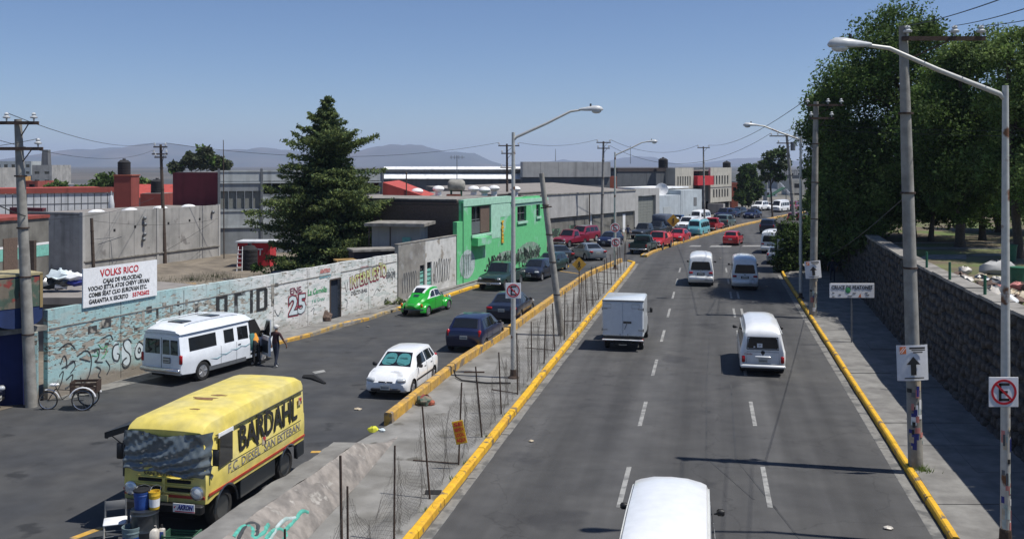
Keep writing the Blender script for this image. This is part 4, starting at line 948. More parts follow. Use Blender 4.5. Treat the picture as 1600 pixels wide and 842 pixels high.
# ------------------------------------------------------------------ painted wall on the left
WD=Vector((.369,.9294,0)); W0=Vector((-16.2,33.5,0)); WN=Vector((.9294,-.369,0))   # along, start, outward (street side)
WANG=math.atan2(WD.y,WD.x)
def wp(s,z,out=0): return W0+WD*s+WN*out+Vector((0,0,z))
def wseg(mb,s0,s1,z0,z1,o0=-.2,o1=0,mi=0,z1b=None):
    z1b=z1 if z1b is None else z1b
    vs=[wp(s0,z0,o0),wp(s1,z0,o0),wp(s1,z0,o1),wp(s0,z0,o1),wp(s0,z1,o0),wp(s1,z1b,o0),wp(s1,z1b,o1),wp(s0,z1,o1)]
    mb.add(vs,[(0,1,2,3),(7,6,5,4),(3,2,6,7),(1,0,4,5),(0,3,7,4),(2,1,5,6)],mi); return mb
def wallmat(name,c1,c2,c3,lo=.5,hi=.6,lo2=.56,bands=True):
    m=mat(name,c1,.88,0,.12,.9,bump=.25,bscale=8,col2=c2,mixlo=lo,mixhi=hi,rust=c3,rusts=1.4,rustlo=lo2)
    return m
def grad_wall():
    m=bpy.data.materials.new('peeling_turquoise_and_white_limewash'); m.use_nodes=True; n=m.node_tree; L=n.links; b=n.nodes['Principled BSDF']; b.inputs['Roughness'].default_value=.9
    tc=n.nodes.new('ShaderNodeTexCoord'); sp=n.nodes.new('ShaderNodeSeparateXYZ'); L.new(tc.outputs['Object'],sp.inputs[0])
    def nz(sc,det=8,dist=0,vec=None):
        t=n.nodes.new('ShaderNodeTexNoise'); t.inputs['Scale'].default_value=sc; t.inputs['Detail'].default_value=det; t.inputs['Distortion'].default_value=dist; L.new(vec or tc.outputs['Object'],t.inputs['Vector']); return t.outputs[0]
    def mr(src,lo,hi,a=0,b_=1):
        r=n.nodes.new('ShaderNodeMapRange'); L.new(src,r.inputs[0]); r.inputs[1].default_value=lo; r.inputs[2].default_value=hi; r.inputs[3].default_value=a; r.inputs[4].default_value=b_; return r.outputs[0]
    def op(k,a,b_):
        x=n.nodes.new('ShaderNodeMath'); x.operation=k
        for i,v in enumerate((a,b_)):
            if isinstance(v,(int,float)): x.inputs[i].default_value=v
            else: L.new(v,x.inputs[i])
        return x.outputs[0]
    def mix(f,a,b_):
        x=n.nodes.new('ShaderNodeMix'); x.data_type='RGBA'; L.new(f,x.inputs[0])
        for i,v in ((6,a),(7,b_)):
            if isinstance(v,tuple): x.inputs[i].default_value=(*v,1)
            else: L.new(v,x.inputs[i])
        return x.outputs[2]
    Y=sp.outputs[1]; Z=sp.outputs[2]
    st=n.nodes.new('ShaderNodeMapping'); st.inputs['Scale'].default_value=(1,1,3.2); L.new(tc.outputs['Object'],st.inputs[0])
    f1=mr(op('ADD',Y,op('MULTIPLY',op('SUBTRACT',nz(.6),.5),16)),39.0,46.5)           # turquoise -> white along the wall
    base=mix(f1,(.33,.50,.50),(.70,.70,.68))
    blot=mr(nz(1.3,8,0,st.outputs[0]),.5,.56)
    base=mix(op('MULTIPLY',blot,.55),base,(.40,.47,.45))
    # bare brick and plaster: a ragged band at mid height of the first stretch
    band=op('MULTIPLY',mr(Z,.9,1.5),mr(Z,2.7,2.2)); along=mr(Y,46.5,42.0)
    pe=mr(op('ADD',nz(2.6,9,.3,st.outputs[0]),op('MULTIPLY',op('MULTIPLY',band,along),.11)),.61,.65)
    base=mix(pe,base,(.34,.31,.26))
    pe2=mr(op('ADD',nz(5.5,9,.3,st.outputs[0]),op('MULTIPLY',op('MULTIPLY',band,along),.08)),.655,.68)
    base=mix(pe2,base,(.10,.09,.075))
    low=mr(op('ADD',Z,op('MULTIPLY',op('SUBTRACT',nz(1.1),.5),1.4)),.75,.35)
    base=mix(op('MULTIPLY',low,mr(Y,50,42,.3,1)),base,(.25,.22,.18))
    vs_=n.nodes.new('ShaderNodeMapping'); vs_.inputs['Scale'].default_value=(5,5,.35); L.new(tc.outputs['Object'],vs_.inputs[0])
    grime=mr(op('ADD',nz(1.0,6,0,vs_.outputs[0]),op('MULTIPLY',mr(Z,2.2,3.1),.12)),.6,.75,0,.3)
    base=mix(grime,base,(.2,.2,.19))
    L.new(base,b.inputs['Base Color'])
    bp=n.nodes.new('ShaderNodeBump'); bp.inputs['Strength'].default_value=.5; bp.inputs['Distance'].default_value=.03
    L.new(op('SUBTRACT',nz(7,6),op('MULTIPLY',pe,1.0)),bp.inputs['Height']); L.new(bp.outputs[0],b.inputs['Normal'])
    return m
M['limewash']=grad_wall()
WT=lambda s: 3.15-.009*s
pw=link('painted_wall',None,label='long low street wall with peeling turquoise and white paint and graffiti',cat='wall')
b=MB(); sdoor0,sdoor1=18.1,19.05
for s0 in np.arange(0,25.4,1.27):
    s1=s0+1.27
    for a,c in ((s0,min(s1,sdoor0)),(max(s0,sdoor1),s1)):
        if c>a+.01: wseg(b,a,c,0,WT(a)+random.uniform(-.03,.03),z1b=WT(c)+random.uniform(-.03,.03))
wseg(b,sdoor0,sdoor1,2.15,WT(18.5))
b.build('wall_panel',M['limewash'],pw)
bm_=MB()
for s0,s1 in ((0.05,6.3),(6.35,12.6),(12.65,18.05),(19.1,25.3)): wseg(bm_,s0,s1,2.46,2.5,-.1,.022)
bm_.build('mortar_ledge',M['coping'],pw)
for s in (3.4,6.9,9.2,13.1,16.0,22.0):
    j=MB(); wseg(j,s,s+.02,.1,WT(s)-.1,-.05,.006); j.build('crack',M['mortar'],pw)
dj=MB(); wseg(dj,sdoor0-.08,sdoor0+.0,0.1,2.2,-.22,.03); wseg(dj,sdoor1,sdoor1+.08,0.1,2.2,-.22,.03); wseg(dj,sdoor0,sdoor1,2.15,2.22,-.22,.03); dj.build('door_frame',M['wood'],pw)
dl=MB(); wseg(dl,sdoor0+.02,sdoor1-.02,.13,2.13,-.17,-.13); dl.build('door',M['navydoor'],pw)
def wtext(s,z,txt,size,m,out=.012,bold=0,width=None,tilt=0,parent=pw,sh=0,name='graffiti_lettering',sx=1):
    p=wp(s,z,out); return text(txt,size,m,parent,p,(R(90),0,WANG) if not tilt else (R(90),R(0),WANG),bold,width,name,.003,sh,sx)
M['wallblack']=mat('worn_black_wall_paint',(.025,.027,.03),.85,0,.3,2,col2=(.2,.22,.22),mixlo=.6,mixhi=.66)
M['wallblack2']=mat('eroded_black_wall_paint',(.05,.05,.05),.85,0,.3,2,col2=(.32,.3,.26),mixlo=.46,mixhi=.54)
M['spray']=mat('black_spray_paint',(.04,.045,.05),.8,0,.2,4)
M['magenta']=mat('dark_red_spray_paint',(.3,.03,.06),.8,0,.2,3)
M['palefill']=mat('pale_blue_fill_paint',(.58,.66,.69),.8,0,.1,2)
M['greenspray']=mat('green_spray_paint',(.06,.33,.13),.8,0,.3,3)
M['yellowspray']=mat('lime_yellow_fill_paint',(.55,.58,.2),.8,0,.12,2,col2=(.62,.6,.5),mixlo=.4,mixhi=.6)
M['greyspray']=mat('grey_spray_paint',(.12,.13,.14),.85,0,.4,2)
M['pinkpaint']=mat('faded_pink_paint',(.5,.2,.18),.85,0,.2,3)
# big block letters "VELOCIDAD", the first ones mostly worn off
def blocks(mb,s,z,w,h,pat,o=.012,th=.17):
    for (a,c,d,e) in pat: wseg(mb,s+a*w,s+c*w,z+d*h,z+e*h,-.02,o)
O=[(0,.28,0,1),(.72,1,0,1),(.28,.72,0,.12),(.28,.72,.86,1)]
Cc=[(0,.3,.05,1),(.3,1,.84,1),(.3,.8,0,.1)]; I=[(.3,.65,0,1)]; Dd=[(0,.3,0,1),(.3,.9,.84,1),(.7,1,.1,.9),(.3,.9,0,.12)]; Ll=[(0,.3,0,1),(.3,.8,0,.12)]
m=MB(); blocks(m,8.95,1.35,.78,1.15,O); blocks(m,10.2,1.35,.78,1.15,Cc); blocks(m,11.15,1.4,.6,1.1,I); blocks(m,11.8,1.4,.85,1.1,Dd); m.build('block_lettering',M['wallblack'],pw)
m=MB(); blocks(m,12.95,1.5,.7,1.05,[(0,.3,0,1),(.3,.8,.85,1),(.3,.7,.45,.55)]); blocks(m,7.6,1.35,.6,1.1,[(0,.35,.0,.25),(0,.3,.4,.9),(.3,.7,0,.12)]); m.build('block_lettering',M['wallblack2'],pw)
m=MB()
for s,z,w_,h_ in ((1.8,2.02,.42,.26),(2.45,2.12,.46,.3),(3.45,2.15,.15,.25),(4.5,2.0,.16,.5),(4.75,2.35,.3,.25),(5.3,2.1,.12,.35),(5.65,2.45,.22,.2),(6.1,2.2,.15,.3),(6.5,2.4,.14,.2),(4.1,1.75,.5,.12),(1.8,1.35,.5,.06),(3.2,1.5,.6,.07),(2.6,1.45,.2,.1),(7.0,2.35,.15,.25),(6.6,1.9,.1,.3),(5.0,1.55,1.0,.07),(7.15,1.7,.2,.4)): wseg(m,s,s+w_,z,z+h_,-.02,.012)
m.build('lettering_remains',M['wallblack2'],pw)
def curve_strokes(strokes,r,m,name='graffiti_stroke',s0=0,z0=0,k=1.0,parent=pw,out=.012):
    b=MB()
    for st in strokes:
        # smooth the polyline
        P=[Vector((p[0],p[1],0)) for p in st]
        for _ in range(2):
            Q=[P[0]]
            for a,c in zip(P,P[1:]): Q+=[a*.75+c*.25,a*.25+c*.75]
            Q.append(P[-1]); P=Q
        pts=[wp(s0+p.x*k,z0+p.y*k,out-r*.6) for p in P]; b.path(pts,r,4)
    return b.build(name,m,parent)
# throw-up "Solo" with pale fill, tags to its left
pf=MB()
def blob(mb,s,z,rs,rz,o=.008,n=16,hole=0):
    mb.slab([wp(s+rs*math.cos(2*math.pi*k/n),z+rz*math.sin(2*math.pi*k/n),o) for k in range(n)],.006)
blob(pf,3.7,1.0,.26,.5); blob(pf,4.35,.95,.25,.32); blob(pf,4.85,1.1,.17,.48); blob(pf,5.3,.98,.24,.3); blob(pf,5.75,1.1,.12,.4); blob(pf,3.15,1.1,.16,.4); pf.build('graffiti_fill',M['palefill'],pw,kind='stuff')
curve_strokes([[(3.95,1.35),(3.75,1.55),(3.5,1.4),(3.6,1.1),(3.9,.9),(3.9,.5),(3.6,.4),(3.45,.6),(3.55,.75),(3.7,.8)],
 [(3.3,1.4),(3.05,1.4),(2.95,1.1),(3.05,.8),(3.3,.75),(3.35,1.0),(3.2,1.05)],
 [(4.35,1.3),(4.12,1.05),(4.15,.7),(4.4,.62),(4.62,.8),(4.6,1.15),(4.35,1.3)],[(4.35,1.08),(4.28,.95),(4.38,.85),(4.45,.98),(4.35,1.08)],
 [(4.7,.72),(4.66,1.2),(4.8,1.6),(5.0,1.45),(5.05,1.0),(5.02,.65),(4.85,.6),(4.7,.72)],
 [(5.3,1.3),(5.08,1.0),(5.15,.72),(5.35,.66),(5.55,.85),(5.5,1.2),(5.3,1.3)],[(5.3,1.08),(5.24,.95),(5.34,.86),(5.4,.98),(5.3,1.08)],
 [(5.6,.75),(5.65,1.2),(5.85,1.25),(5.9,.95),(5.8,.75)],[(5.6,1.45),(5.7,1.6),(5.85,1.5),(5.7,1.38),(5.6,1.45)]],.042,M['spray'])
curve_strokes([[(.55,1.15),(.7,1.5),(.85,1.2),(.75,.9),(1.1,1.25),(1.25,.95),(1.0,.75)],[(.6,1.0),(.85,1.05),(1.2,1.15)],[(.8,.55),(1.15,.75),(1.0,.3),(.75,.25)],[(1.3,1.3),(1.75,1.5),(2.0,1.1),(1.85,.4),(1.5,.2),(1.45,.5)],[(1.4,1.2),(1.9,1.0)],[(2.1,1.3),(2.35,1.45),(2.3,1.0),(2.05,.95),(2.5,.85)],[(2.2,.75),(2.45,.6),(2.25,.4),(2.4,.3)]],.030,M['spray'])
curve_strokes([[(6.3,1.5),(6.5,1.1),(6.7,1.5),(6.8,.9)],[(6.2,.9),(6.6,.7),(7.0,1.0)],[(0.5,1.7),(.9,1.9),(1.2,1.6)],[(.5,.75),(.7,.95),(.6,.5),(.45,.3)],[(2.65,.9),(2.9,.6),(2.7,.35)],[(2.5,1.75),(2.9,1.85),(3.0,1.6)]],.026,M['spray'])
curve_strokes([[(13.2,1.3),(13.5,.9),(13.7,1.2)],[(16.3,.8),(16.6,1.0),(16.5,.6)],[(22.6,.8),(23.0,1.2),(23.3,.9),(23.6,1.3)],[(19.5,1.9),(19.7,1.2),(19.8,1.9)],[(19.5,1.0),(19.8,.9),(19.7,.5)]],.022,M['greyspray'])
curve_strokes([[(2.3,1.55),(2.5,1.3),(2.75,1.5),(2.65,1.1),(2.45,1.0)],[(2.0,1.2),(2.3,1.1),(2.2,1.4)]],.016,M['greenspray'])
# ENE. 25
wtext(15.0,2.0,'ENE.',.42,M['magenta2'],bold=.008,width=1.05)
for out,bo,mt_ in ((.008,.12,'magenta'),(.014,.075,'spray'),(.02,.03,'palefill')): wtext(15.1,1.22,'25',1.2,M[mt_],out=out,bold=bo,width=1.35+2*bo,name='date_lettering')
wtext(16.85,1.75,'La Camelia',.42,M['greenspray'],bold=.006,width=1.75,sh=.2)
wtext(16.95,1.3,'y su Grupo',.3,M['greenspray2'],width=1.2,sh=.2)
wtext(17.6,2.7,'ANTRO',.28,M['pinkpaint'],width=1.0,bold=.02); wtext(17.6,2.42,'SABADO',.2,M['tealdull'],width=1.1,bold=.01)
# INTERPUESTO
for k,ch in enumerate('INTERPUESTO'):
    s=20.1+k*.37; z=1.78+.03*k+(.12 if ch=='T' and k>5 else 0); sz=.74+.02*k
    for out,bo,mt_ in ((.008,.075,'magenta'),(.013,.05,'spray'),(.018,.022,'yellowspray')): wtext(s,z-(.04 if bo>.06 else 0),ch,sz*1.05,M[mt_],out=out,bold=bo,name='mural_lettering',sx=.72)
wtext(21.0,1.2,'DISCO-BAR',.3,M['spray'],width=1.7); wtext(21.6,2.5,'VIERNES',.16,M['magenta'],width=.9)
wtext(24.6,1.75,'EROS',.5,M['greyspray'],width=1.1,bold=.01)
curve_strokes([[(24.0+i*.3,2.1),(24.1+i*.3,1.5),(24.25+i*.3,2.0),(24.2+i*.3,1.4)] for i in range(4)],.014,M['greyspray'])
# higher end section: grey plaster then white plaster, two doors
es=link('plastered_wall',None,label='taller plastered wall, half grey and half white, with two small turquoise doors',cat='wall')
g_=wallmat('rough_grey_plaster',(.26,.25,.23),(.20,.19,.175),(.3,.3,.29)); wv=wallmat('stained_white_plaster',(.58,.58,.56),(.45,.45,.42),(.32,.29,.25),.5,.62,.62)
b=MB(); S0,S1,S2=25.45,29.0,33.6
for a,c in ((S0,28.25),(28.85,S1)): wseg(b,a,c,0,3.45,-.2,.05)
wseg(b,28.25,28.85,1.95,3.45,-.2,.05); b.build('grey_section',g_,es)
b=MB()
for a,c in ((S1,29.25),(29.9,S2)): wseg(b,a,c,0,3.45,-.2,.04)
wseg(b,29.25,29.9,2.05,3.45,-.2,.04); b.build('white_section',wv,es)
for a,c,zt in ((28.27,28.83,1.93),(29.27,29.88,2.03)):
    b=MB(); wseg(b,a,c,.1,zt*.8,-.15,-.02); o=b.build('door',M['turqdoor'],es)
    b=MB(); 
    for k in range(5): wseg(b,a+.04,c-.04,.3+k*.28,.34+k*.28,-.03,.0)
    b.build('door_rail',M['dgrey'],o)
    b=MB(); wseg(b,a,c,zt*.8,zt,-.15,-.04); b.build('transom',M['glass'],es)
b=MB(); wseg(b,25.4,33.7,3.45,3.5,-.22,.07); b.build('wall_cap',M['coping'],es)
curve_strokes([[(30.1+i*.36+random.uniform(-.1,.1),.5+random.uniform(0,.5)),(30.05+i*.36,1.5),(30.3+i*.36,2.4+random.uniform(-.3,.25)),(30.35+i*.36,1.3),(30.25+i*.36,.6)] for i in range(7)],.035,M['greyspray'],parent=es,out=.055)
curve_strokes([[(26.0+i*.3,.5),(25.95+i*.3,1.2),(26.2+i*.3,1.9),(26.25+i*.3,.8)] for i in range(6)],.04,M['greyspray'],parent=es,out=.065)
# ------------------------------------------------------------------ green house on the same line
gh=link('green_house',None,label='two storey green painted house with graffiti along its foot',cat='house')
s0,s1=33.7,51.8; gm=mat('green_masonry_paint',(.13,.52,.22),.85,0,.08,1.2,bump=.15,rust=(.3,.56,.42),rusts=.5,rustlo=.6); lg=mat('pale_green_masonry_paint',(.36,.62,.48),.85,0,.12,1.2)
b=MB(); wseg(b,s0,s0+.95,0,4.35,-.25,.05); 
wins=[(36.0,39.6,3.35,5.25),(44.6,45.9,3.9,5.0),(46.35,47.0,3.9,5.0),(49.3,50.0,4.05,5.0)]
wins=[(36.1,39.6,3.3,5.3),(44.9,46.9,3.75,4.95),(49.2,50.1,3.95,4.95)]
cuts=sorted(wins); cur=s0+.95
for a,c,z0,z1 in cuts:
    wseg(b,cur,a,0,5.7,-.25,.05,z1b=5.65); wseg(b,a,c,0,z0,-.25,.05); wseg(b,a,c,z1,5.65,-.25,.05); cur=c
wseg(b,cur,s1,0,5.5,-.25,.05,z1b=5.4); b.build('wall',gm,gh)
b=MB(); wseg(b,s1-.25,s1,0,5.4,-7,-.25); b.build('side_wall',gm,gh); wseg(MB(),s0+.95,s0+1.2,0,5.6,-7,-.25).build('side_wall',M['brickd'],gh); wseg(MB(),s0+1.2,s1-.25,0,5.4,-7.2,-7).build('back_wall',M['brickd'],gh)
b=MB(); wseg(b,s0+.95,s1,5.42,5.5,-7,-.26); b.build('roof',M['coping'],gh)
b=MB(); wseg(b,s0+1.0,43.5,5.35,5.82,-.3,.09); wseg(b,43.5,s1+.05,5.2,5.55,-.3,.16,z1b=5.45); b.build('parapet',lg,gh)
[wseg(MB(),*q,-.1,.062).build('pale_paint_area',lg,gh) for q in ((39.65,41.4,2.8,5.36),(41.4,43.3,4.3,5.36),(43.3,s1-.1,4.95,5.2))]
for i,(a,c,z0,z1) in enumerate(wins):
    o=link('window',None,gh)
    b=MB(); wseg(b,a,c,z0,z1,-.24,-.2); b.build('pane',M['glass'],o)
    b=MB(); n=3 if i==0 else 2
    for k in range(n+1): q=a+(c-a)*k/n; wseg(b,q-.03,q+.03,z0,z1,-.2,-.12)
    for q in (z0,(z0+z1)/2,z1-.06): wseg(b,a,c,q,q+.06,-.19,-.11)
    b.build('frame',M['steel'],o)
    b=MB(); wseg(b,a-.1,c+.1,z0-.18,z0,-.1,.16); b.build('sill',lg,o)
b=MB(); wseg(b,36.1,38.6,2.55,3.1,0,.55); b.build('air_unit_shelf',gm,gh)
b=MB(); wseg(b,37.9,39.55,3.35,5.25,-.15,-.05); b.build('brick_infill',M['brickd'],gh)
b=MB(); wseg(b,36.15,37.9,3.35,4.2,-.15,-.08); b.build('lower_infill',M['steel'],gh)
b=MB(); blob(b,34.9+.5,1.35,1.3,1.0,.062,20); b.build('graffiti_fill',M['palegrey'],gh)
curve_strokes([[(34.3+.3*i,.6),(34.4+.3*i,1.9),(34.7+.3*i,2.1),(34.6+.3*i,.9)] for i in range(5)],.03,M['greyspray'],parent=gh,out=.075)
for q_ in range(3): curve_strokes([[(39.0+i*.36+random.uniform(-.3,.3),random.uniform(.2,.7)),(39.1+i*.36+random.uniform(-.4,.4),random.uniform(.6,1.3)),(39.2+i*.36+random.uniform(-.3,.3),random.uniform(.9,1.9)),(39.5+i*.36+random.uniform(-.3,.3),random.uniform(.4,1.2)),(39.7+i*.36,random.uniform(.3,1.4))] for i in range(30)],.03+.012*q_,M['spray2'],parent=gh,out=.078+.006*q_)
b=MB(); blob(b,47.5,1.15,2.6,.85,.06,18); blob(b,42.5,1.1,2.2,.6,.06,18); b.build('graffiti_fill',M['palegrey2'],gh)
for k,ch in enumerate('TALLER'): wtext(41.72,3.85-k*.27,ch,.34,M['kerb'],out=.12,bold=.05,parent=gh,name='vertical_lettering',sx=1.6)
b=MB(); wseg(b,s0+.95-.02,s0+1.05,0,5.6,-.05,.075); b.build('downpipe',M['greenpipe'],gh)
# ------------------------------------------------------------------ buildings behind
class Fr:                                        # facade frame: from ground point a to b, street side to the right of travel
    def __init__(s,a,b):
        s.o=Vector((a[0],a[1],0)); e=Vector((b[0],b[1],0)); s.L=(e-s.o).length; s.d=(e-s.o).normalized(); s.n=Vector((s.d.y,-s.d.x,0)); s.ang=math.atan2(s.d.y,s.d.x)
    def p(s,u,z,o=0): return s.o+s.d*u+s.n*o+Vector((0,0,z))
    def seg(s,mb,a,b,z0,z1,o0,o1,mi=0,z1b=None):
        z1b=z1 if z1b is None else z1b
        vs=[s.p(a,z0,o0),s.p(b,z0,o0),s.p(b,z0,o1),s.p(a,z0,o1),s.p(a,z1,o0),s.p(b,z1b,o0),s.p(b,z1b,o1),s.p(a,z1,o1)]
        return mb.add(vs,[(0,1,2,3),(7,6,5,4),(3,2,6,7),(1,0,4,5),(0,3,7,4),(2,1,5,6)],mi)
def part(fr,name,m,parent,*segs,**kw):
    b=MB()
    for sg in segs: fr.seg(b,*sg)
    return b.build(name,m,parent,**kw)
def facade(fr,name,m,parent,a,b,z0,z1,holes,th=.25,o=0):      # wall with real openings; holes (a,b,z0,z1) in bands sharing rows
    mb=MB(); rows=sorted({(h[2],h[3]) for h in holes}); cz=z0
    for r0,r1 in rows:
        if r0>cz: fr.seg(mb,a,b,cz,r0,o-th,o)
        cur=a
        for h in sorted(h for h in holes if (h[2],h[3])==(r0,r1)):
            if h[0]>cur: fr.seg(mb,cur,h[0],r0,r1,o-th,o)
            cur=h[1]
        if b>cur: fr.seg(mb,cur,b,r0,r1,o-th,o)
        cz=r1
    if z1>cz: fr.seg(mb,a,b,cz,z1,o-th,o)
    return mb.build(name,m,parent)
def window(fr,parent,a,b,z0,z1,n=2,m='glass',o=-.18,fm='steel',sill=None):
    w_=part(fr,'window',M[fm],parent,*([(a+(b-a)*k/n-.03,a+(b-a)*k/n+.03,z0,z1,o,o+.07) for k in range(n+1)]+[(a,b,z0,z0+.06,o,o+.06),(a,b,z1-.06,z1,o,o+.06)]))
    part(fr,'pane',M[m],w_,(a,b,z0,z1,o-.03,o))
    if sill: part(fr,'sill',M[sill],w_,(a-.08,b+.08,z0-.12,z0,-.1,.1))
def bmat(name,c,**k): 
    M[name]=mat(name,c,.88,0,k.pop('var',.1),k.pop('scale',.5),streak=k.pop('streak',.55),**k); return M[name]
bmat('shed_concrete',(.36,.35,.33),col2=(.29,.285,.27),mixlo=.45,mixhi=.6,rust=(.2,.19,.18),rusts=.9,rustlo=.64)
bmat('grey_siding',(.25,.27,.28),col2=(.21,.23,.24)); bmat('pale_siding',(.42,.45,.45)); bmat('maroon_wall',(.13,.02,.03)); bmat('brick_red_paint',(.27,.06,.045)); bmat('red_roof_paint',(.42,.07,.055))
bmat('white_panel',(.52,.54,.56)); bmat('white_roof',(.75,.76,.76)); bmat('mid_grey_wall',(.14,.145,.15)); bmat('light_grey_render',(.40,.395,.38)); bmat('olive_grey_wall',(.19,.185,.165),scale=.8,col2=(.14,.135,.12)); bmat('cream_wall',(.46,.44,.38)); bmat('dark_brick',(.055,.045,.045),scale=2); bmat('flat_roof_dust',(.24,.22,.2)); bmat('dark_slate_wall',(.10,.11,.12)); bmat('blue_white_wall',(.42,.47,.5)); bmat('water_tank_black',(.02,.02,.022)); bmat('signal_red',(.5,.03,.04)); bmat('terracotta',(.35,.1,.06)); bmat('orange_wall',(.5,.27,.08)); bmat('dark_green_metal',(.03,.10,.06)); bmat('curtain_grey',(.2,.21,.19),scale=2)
UD=Vector((.369,.9294,0)); UL=Vector((-.9294,.369,0))
# concrete yard shed parallel with the street
t=thing('concrete_shed','long bare concrete shed with shaded side in the yard behind the painted wall','shed')
c0=Vector((Xd(130,72),72,0)); fr=Fr(c0,c0+UD*15.6)
for k in range(6): part(fr,'wall_panel',M['shed_concrete'],t,(k*2.6+.015,k*2.6+2.585,0,4.6,-.2,0))
for k in (0,3,6): part(fr,'pillar',M['light_grey_render'],t,(k*2.6-.12,k*2.6+.12,0,4.66,-.25,.06))
part(fr,'base_ledge',M['coping'],t,(0,15.6,.9,1.0,0,.1)); part(fr,'roof',M['flat_roof_dust'],t,(0,15.6,4.4,4.5,-6,-.26))
f2=Fr(c0+UL*6,c0); part(f2,'side_wall',M['shed_concrete'],t,(0,5.74,0,4.62,-.2,0)); 
for k,(u,z) in enumerate(((3.0,3.0),(5.2,3.15),(9.0,3.2),(11.6,3.3),(12.9,3.35))): part(fr,'vent_hole',M['under'],t,(u,u+.22,z,z+.22,-.01,.004))
for u,z in ((6.2,3.9),(6.25,3.4),(6.2,2.6),(6.1,2.2),(14.6,4.0)): 
    b=MB(); b.ball(fr.p(u,z,.16),.16,8,5); b.tube(fr.p(u,z+.1,0),fr.p(u,z+.1,.16),.03); b.build('wall_lamp',M['steel'],t,smooth=60)
for u in (2.5,6,9.5,13): 
    b=MB(); b.ball(fr.p(u,4.5,-1.2),.5,10,6,sq=(1.3,1.3,.5)); b.build('roof_dome',M['white_roof'],t,smooth=60)
f3=Fr(c0+UL*8.5+UD*1,c0+UL*2.4+UD*1.0)
t=thing('storage_shed','low maroon and grey topped shed left of the concrete shed','shed'); part(f3,'wall',M['mid_grey_wall'],t,(0,3.4,0,4.75,-.3,0)); part(f3,'fascia',M['maroon_wall'],t,(-.1,3.4,4.3,4.85,-.3,.06))
# grey modern building
t=thing('office_block','grey two storey block with ribbon windows behind the tall conifer','building')
D0=88; fr=Fr((Xd(342,D0),D0),(Xd(598,D0+5),D0+5)); W_=fr.L
zt=Zd(268,D0); wins=[]; bays=[0,W_*.25,W_*.51,W_*.76,W_]
z1a,z1b=Zd(327,D0),Zd(299,D0); z2a,z2b=Zd(305,D0),Zd(281,D0)
b0=[(bays[0]+.15+k*.72,bays[0]+.15+k*.72+.66,z1a,z1b) for k in range(5)]
facade(fr,'wall',M['grey_siding'],t,0,bays[1]-.1,0,zt,b0)
for h in b0: window(fr,t,*h,n=1,m='curtain_grey')
for i in (1,2,3):
    hs=[(bays[i]+.15+k*.8,bays[i]+.15+k*.8+.74,z2a,z2b) for k in range(4)]
    facade(fr,'wall',M['grey_siding'],t,bays[i]+.1,bays[i+1]-.1,0,zt,hs)
    for h in hs: window(fr,t,*h,n=1)
for x in bays: part(fr,'column',M['steel'],t,(x-.1,x+.1,0,zt+.25,-.3,.12))
for z in (zt-.05,Zd(287,D0),Zd(331,D0),Zd(357,D0)): part(fr,'ledge',M['pale_siding'],t,(.1,W_-.1,z,z+.14,-.05,.09))
for i,(a,c) in enumerate(((0,1),(1,2),(2,3),(3,4))):
    part(fr,'pale_panel',M['pale_siding'],t,(bays[a]+.12,bays[c]-.12,zt-.9,zt-.1,-.05,.03))
    part(fr,'pale_panel',M['pale_siding'],t,(bays[a]+.12,bays[c]-.12,Zd(355,D0),(z1a if i==0 else z2a)-.2,-.05,.03))
part(fr,'roof',M['flat_roof_dust'],t,(0,W_,zt-.2,zt-.05,-12,-.3)); part(fr,'side_wall',M['grey_siding'],t,(0,.25,0,zt,-12,-.26),kind=None); part(fr,'side_wall',M['grey_siding'],t,(W_-.25,W_,0,zt,-12,-.26))
t=thing('maroon_block','dark maroon rendered block beside the grey ribbon window building','building')
fr=Fr((Xd(270,89),89),(Xd(341,88.2),88.2)); part(fr,'wall',M['maroon_wall'],t,(0,fr.L,0,Zd(270,88.5),-7,0)); part(fr,'roof',M['flat_roof_dust'],t,(0.2,fr.L-.2,Zd(270,88.5)+.004,Zd(270,88.5)+.05,-6.8,-.2))
# white panelled hall with red rim
t=thing('panelled_hall','long white panelled hall with a red roof rim at the left','building')
fr=Fr((Xd(-60,98),98),(Xd(178,106),106)); n=22
for k in range(n): part(fr,'panel',M['white_panel'],t,(fr.L*k/n+.04,fr.L*(k+1)/n-.04,0,5.2,-.15,0))
part(fr,'post',M['mid_grey_wall'],t,(0,fr.L,0,5.1,-.3,-.16)); part(fr,'rail',M['mid_grey_wall'],t,(0,fr.L,4.0,4.08,0,.03)); part(fr,'red_rim',M['brick_red_paint'],t,(0,fr.L,5.2,5.75,-1,.15)); part(fr,'roof',M['red_roof_paint'],t,(0,fr.L,5.5,5.6,-12,-1.01))
# red tower blocks and tanks
def tank(x,D,z,r,h,label,m='water_tank_black'):
    b=MB(); pr=[(r*.96,0)]
    for k in range(5): pr+=[(r,h*(.06+.17*k)),(r,h*(.17+.17*k)),(r*.96,h*(.18+.17*k))]
    pr+=[(r*.6,h*1.0),(r*.25,h*1.02),(r*.25,h*1.1),(1e-5,h*1.1)]; b.lathe(pr,18,Matrix.Translation((x,D,z))); return b.build('water_tank',M[m],None,smooth=40,label=label,cat='water tank')
t=thing('red_tower','narrow red rendered tower carrying a tall black water tank','tower'); D0=101
fr=Fr((Xd(178,D0),D0),(Xd(205,D0),D0)); part(fr,'wall',M['brick_red_paint'],t,(0,fr.L,0,Zd(275,D0),-2.2,0)); part(fr,'cap',M['terracotta'],t,(-.08,fr.L+.08,Zd(275,D0),Zd(275,D0)+.12,-2.3,.08))
tank(Xd(188,D0),D0+1,Zd(275,D0)+.12,.65,1.55,'tall black water tank on top of the narrow red tower')
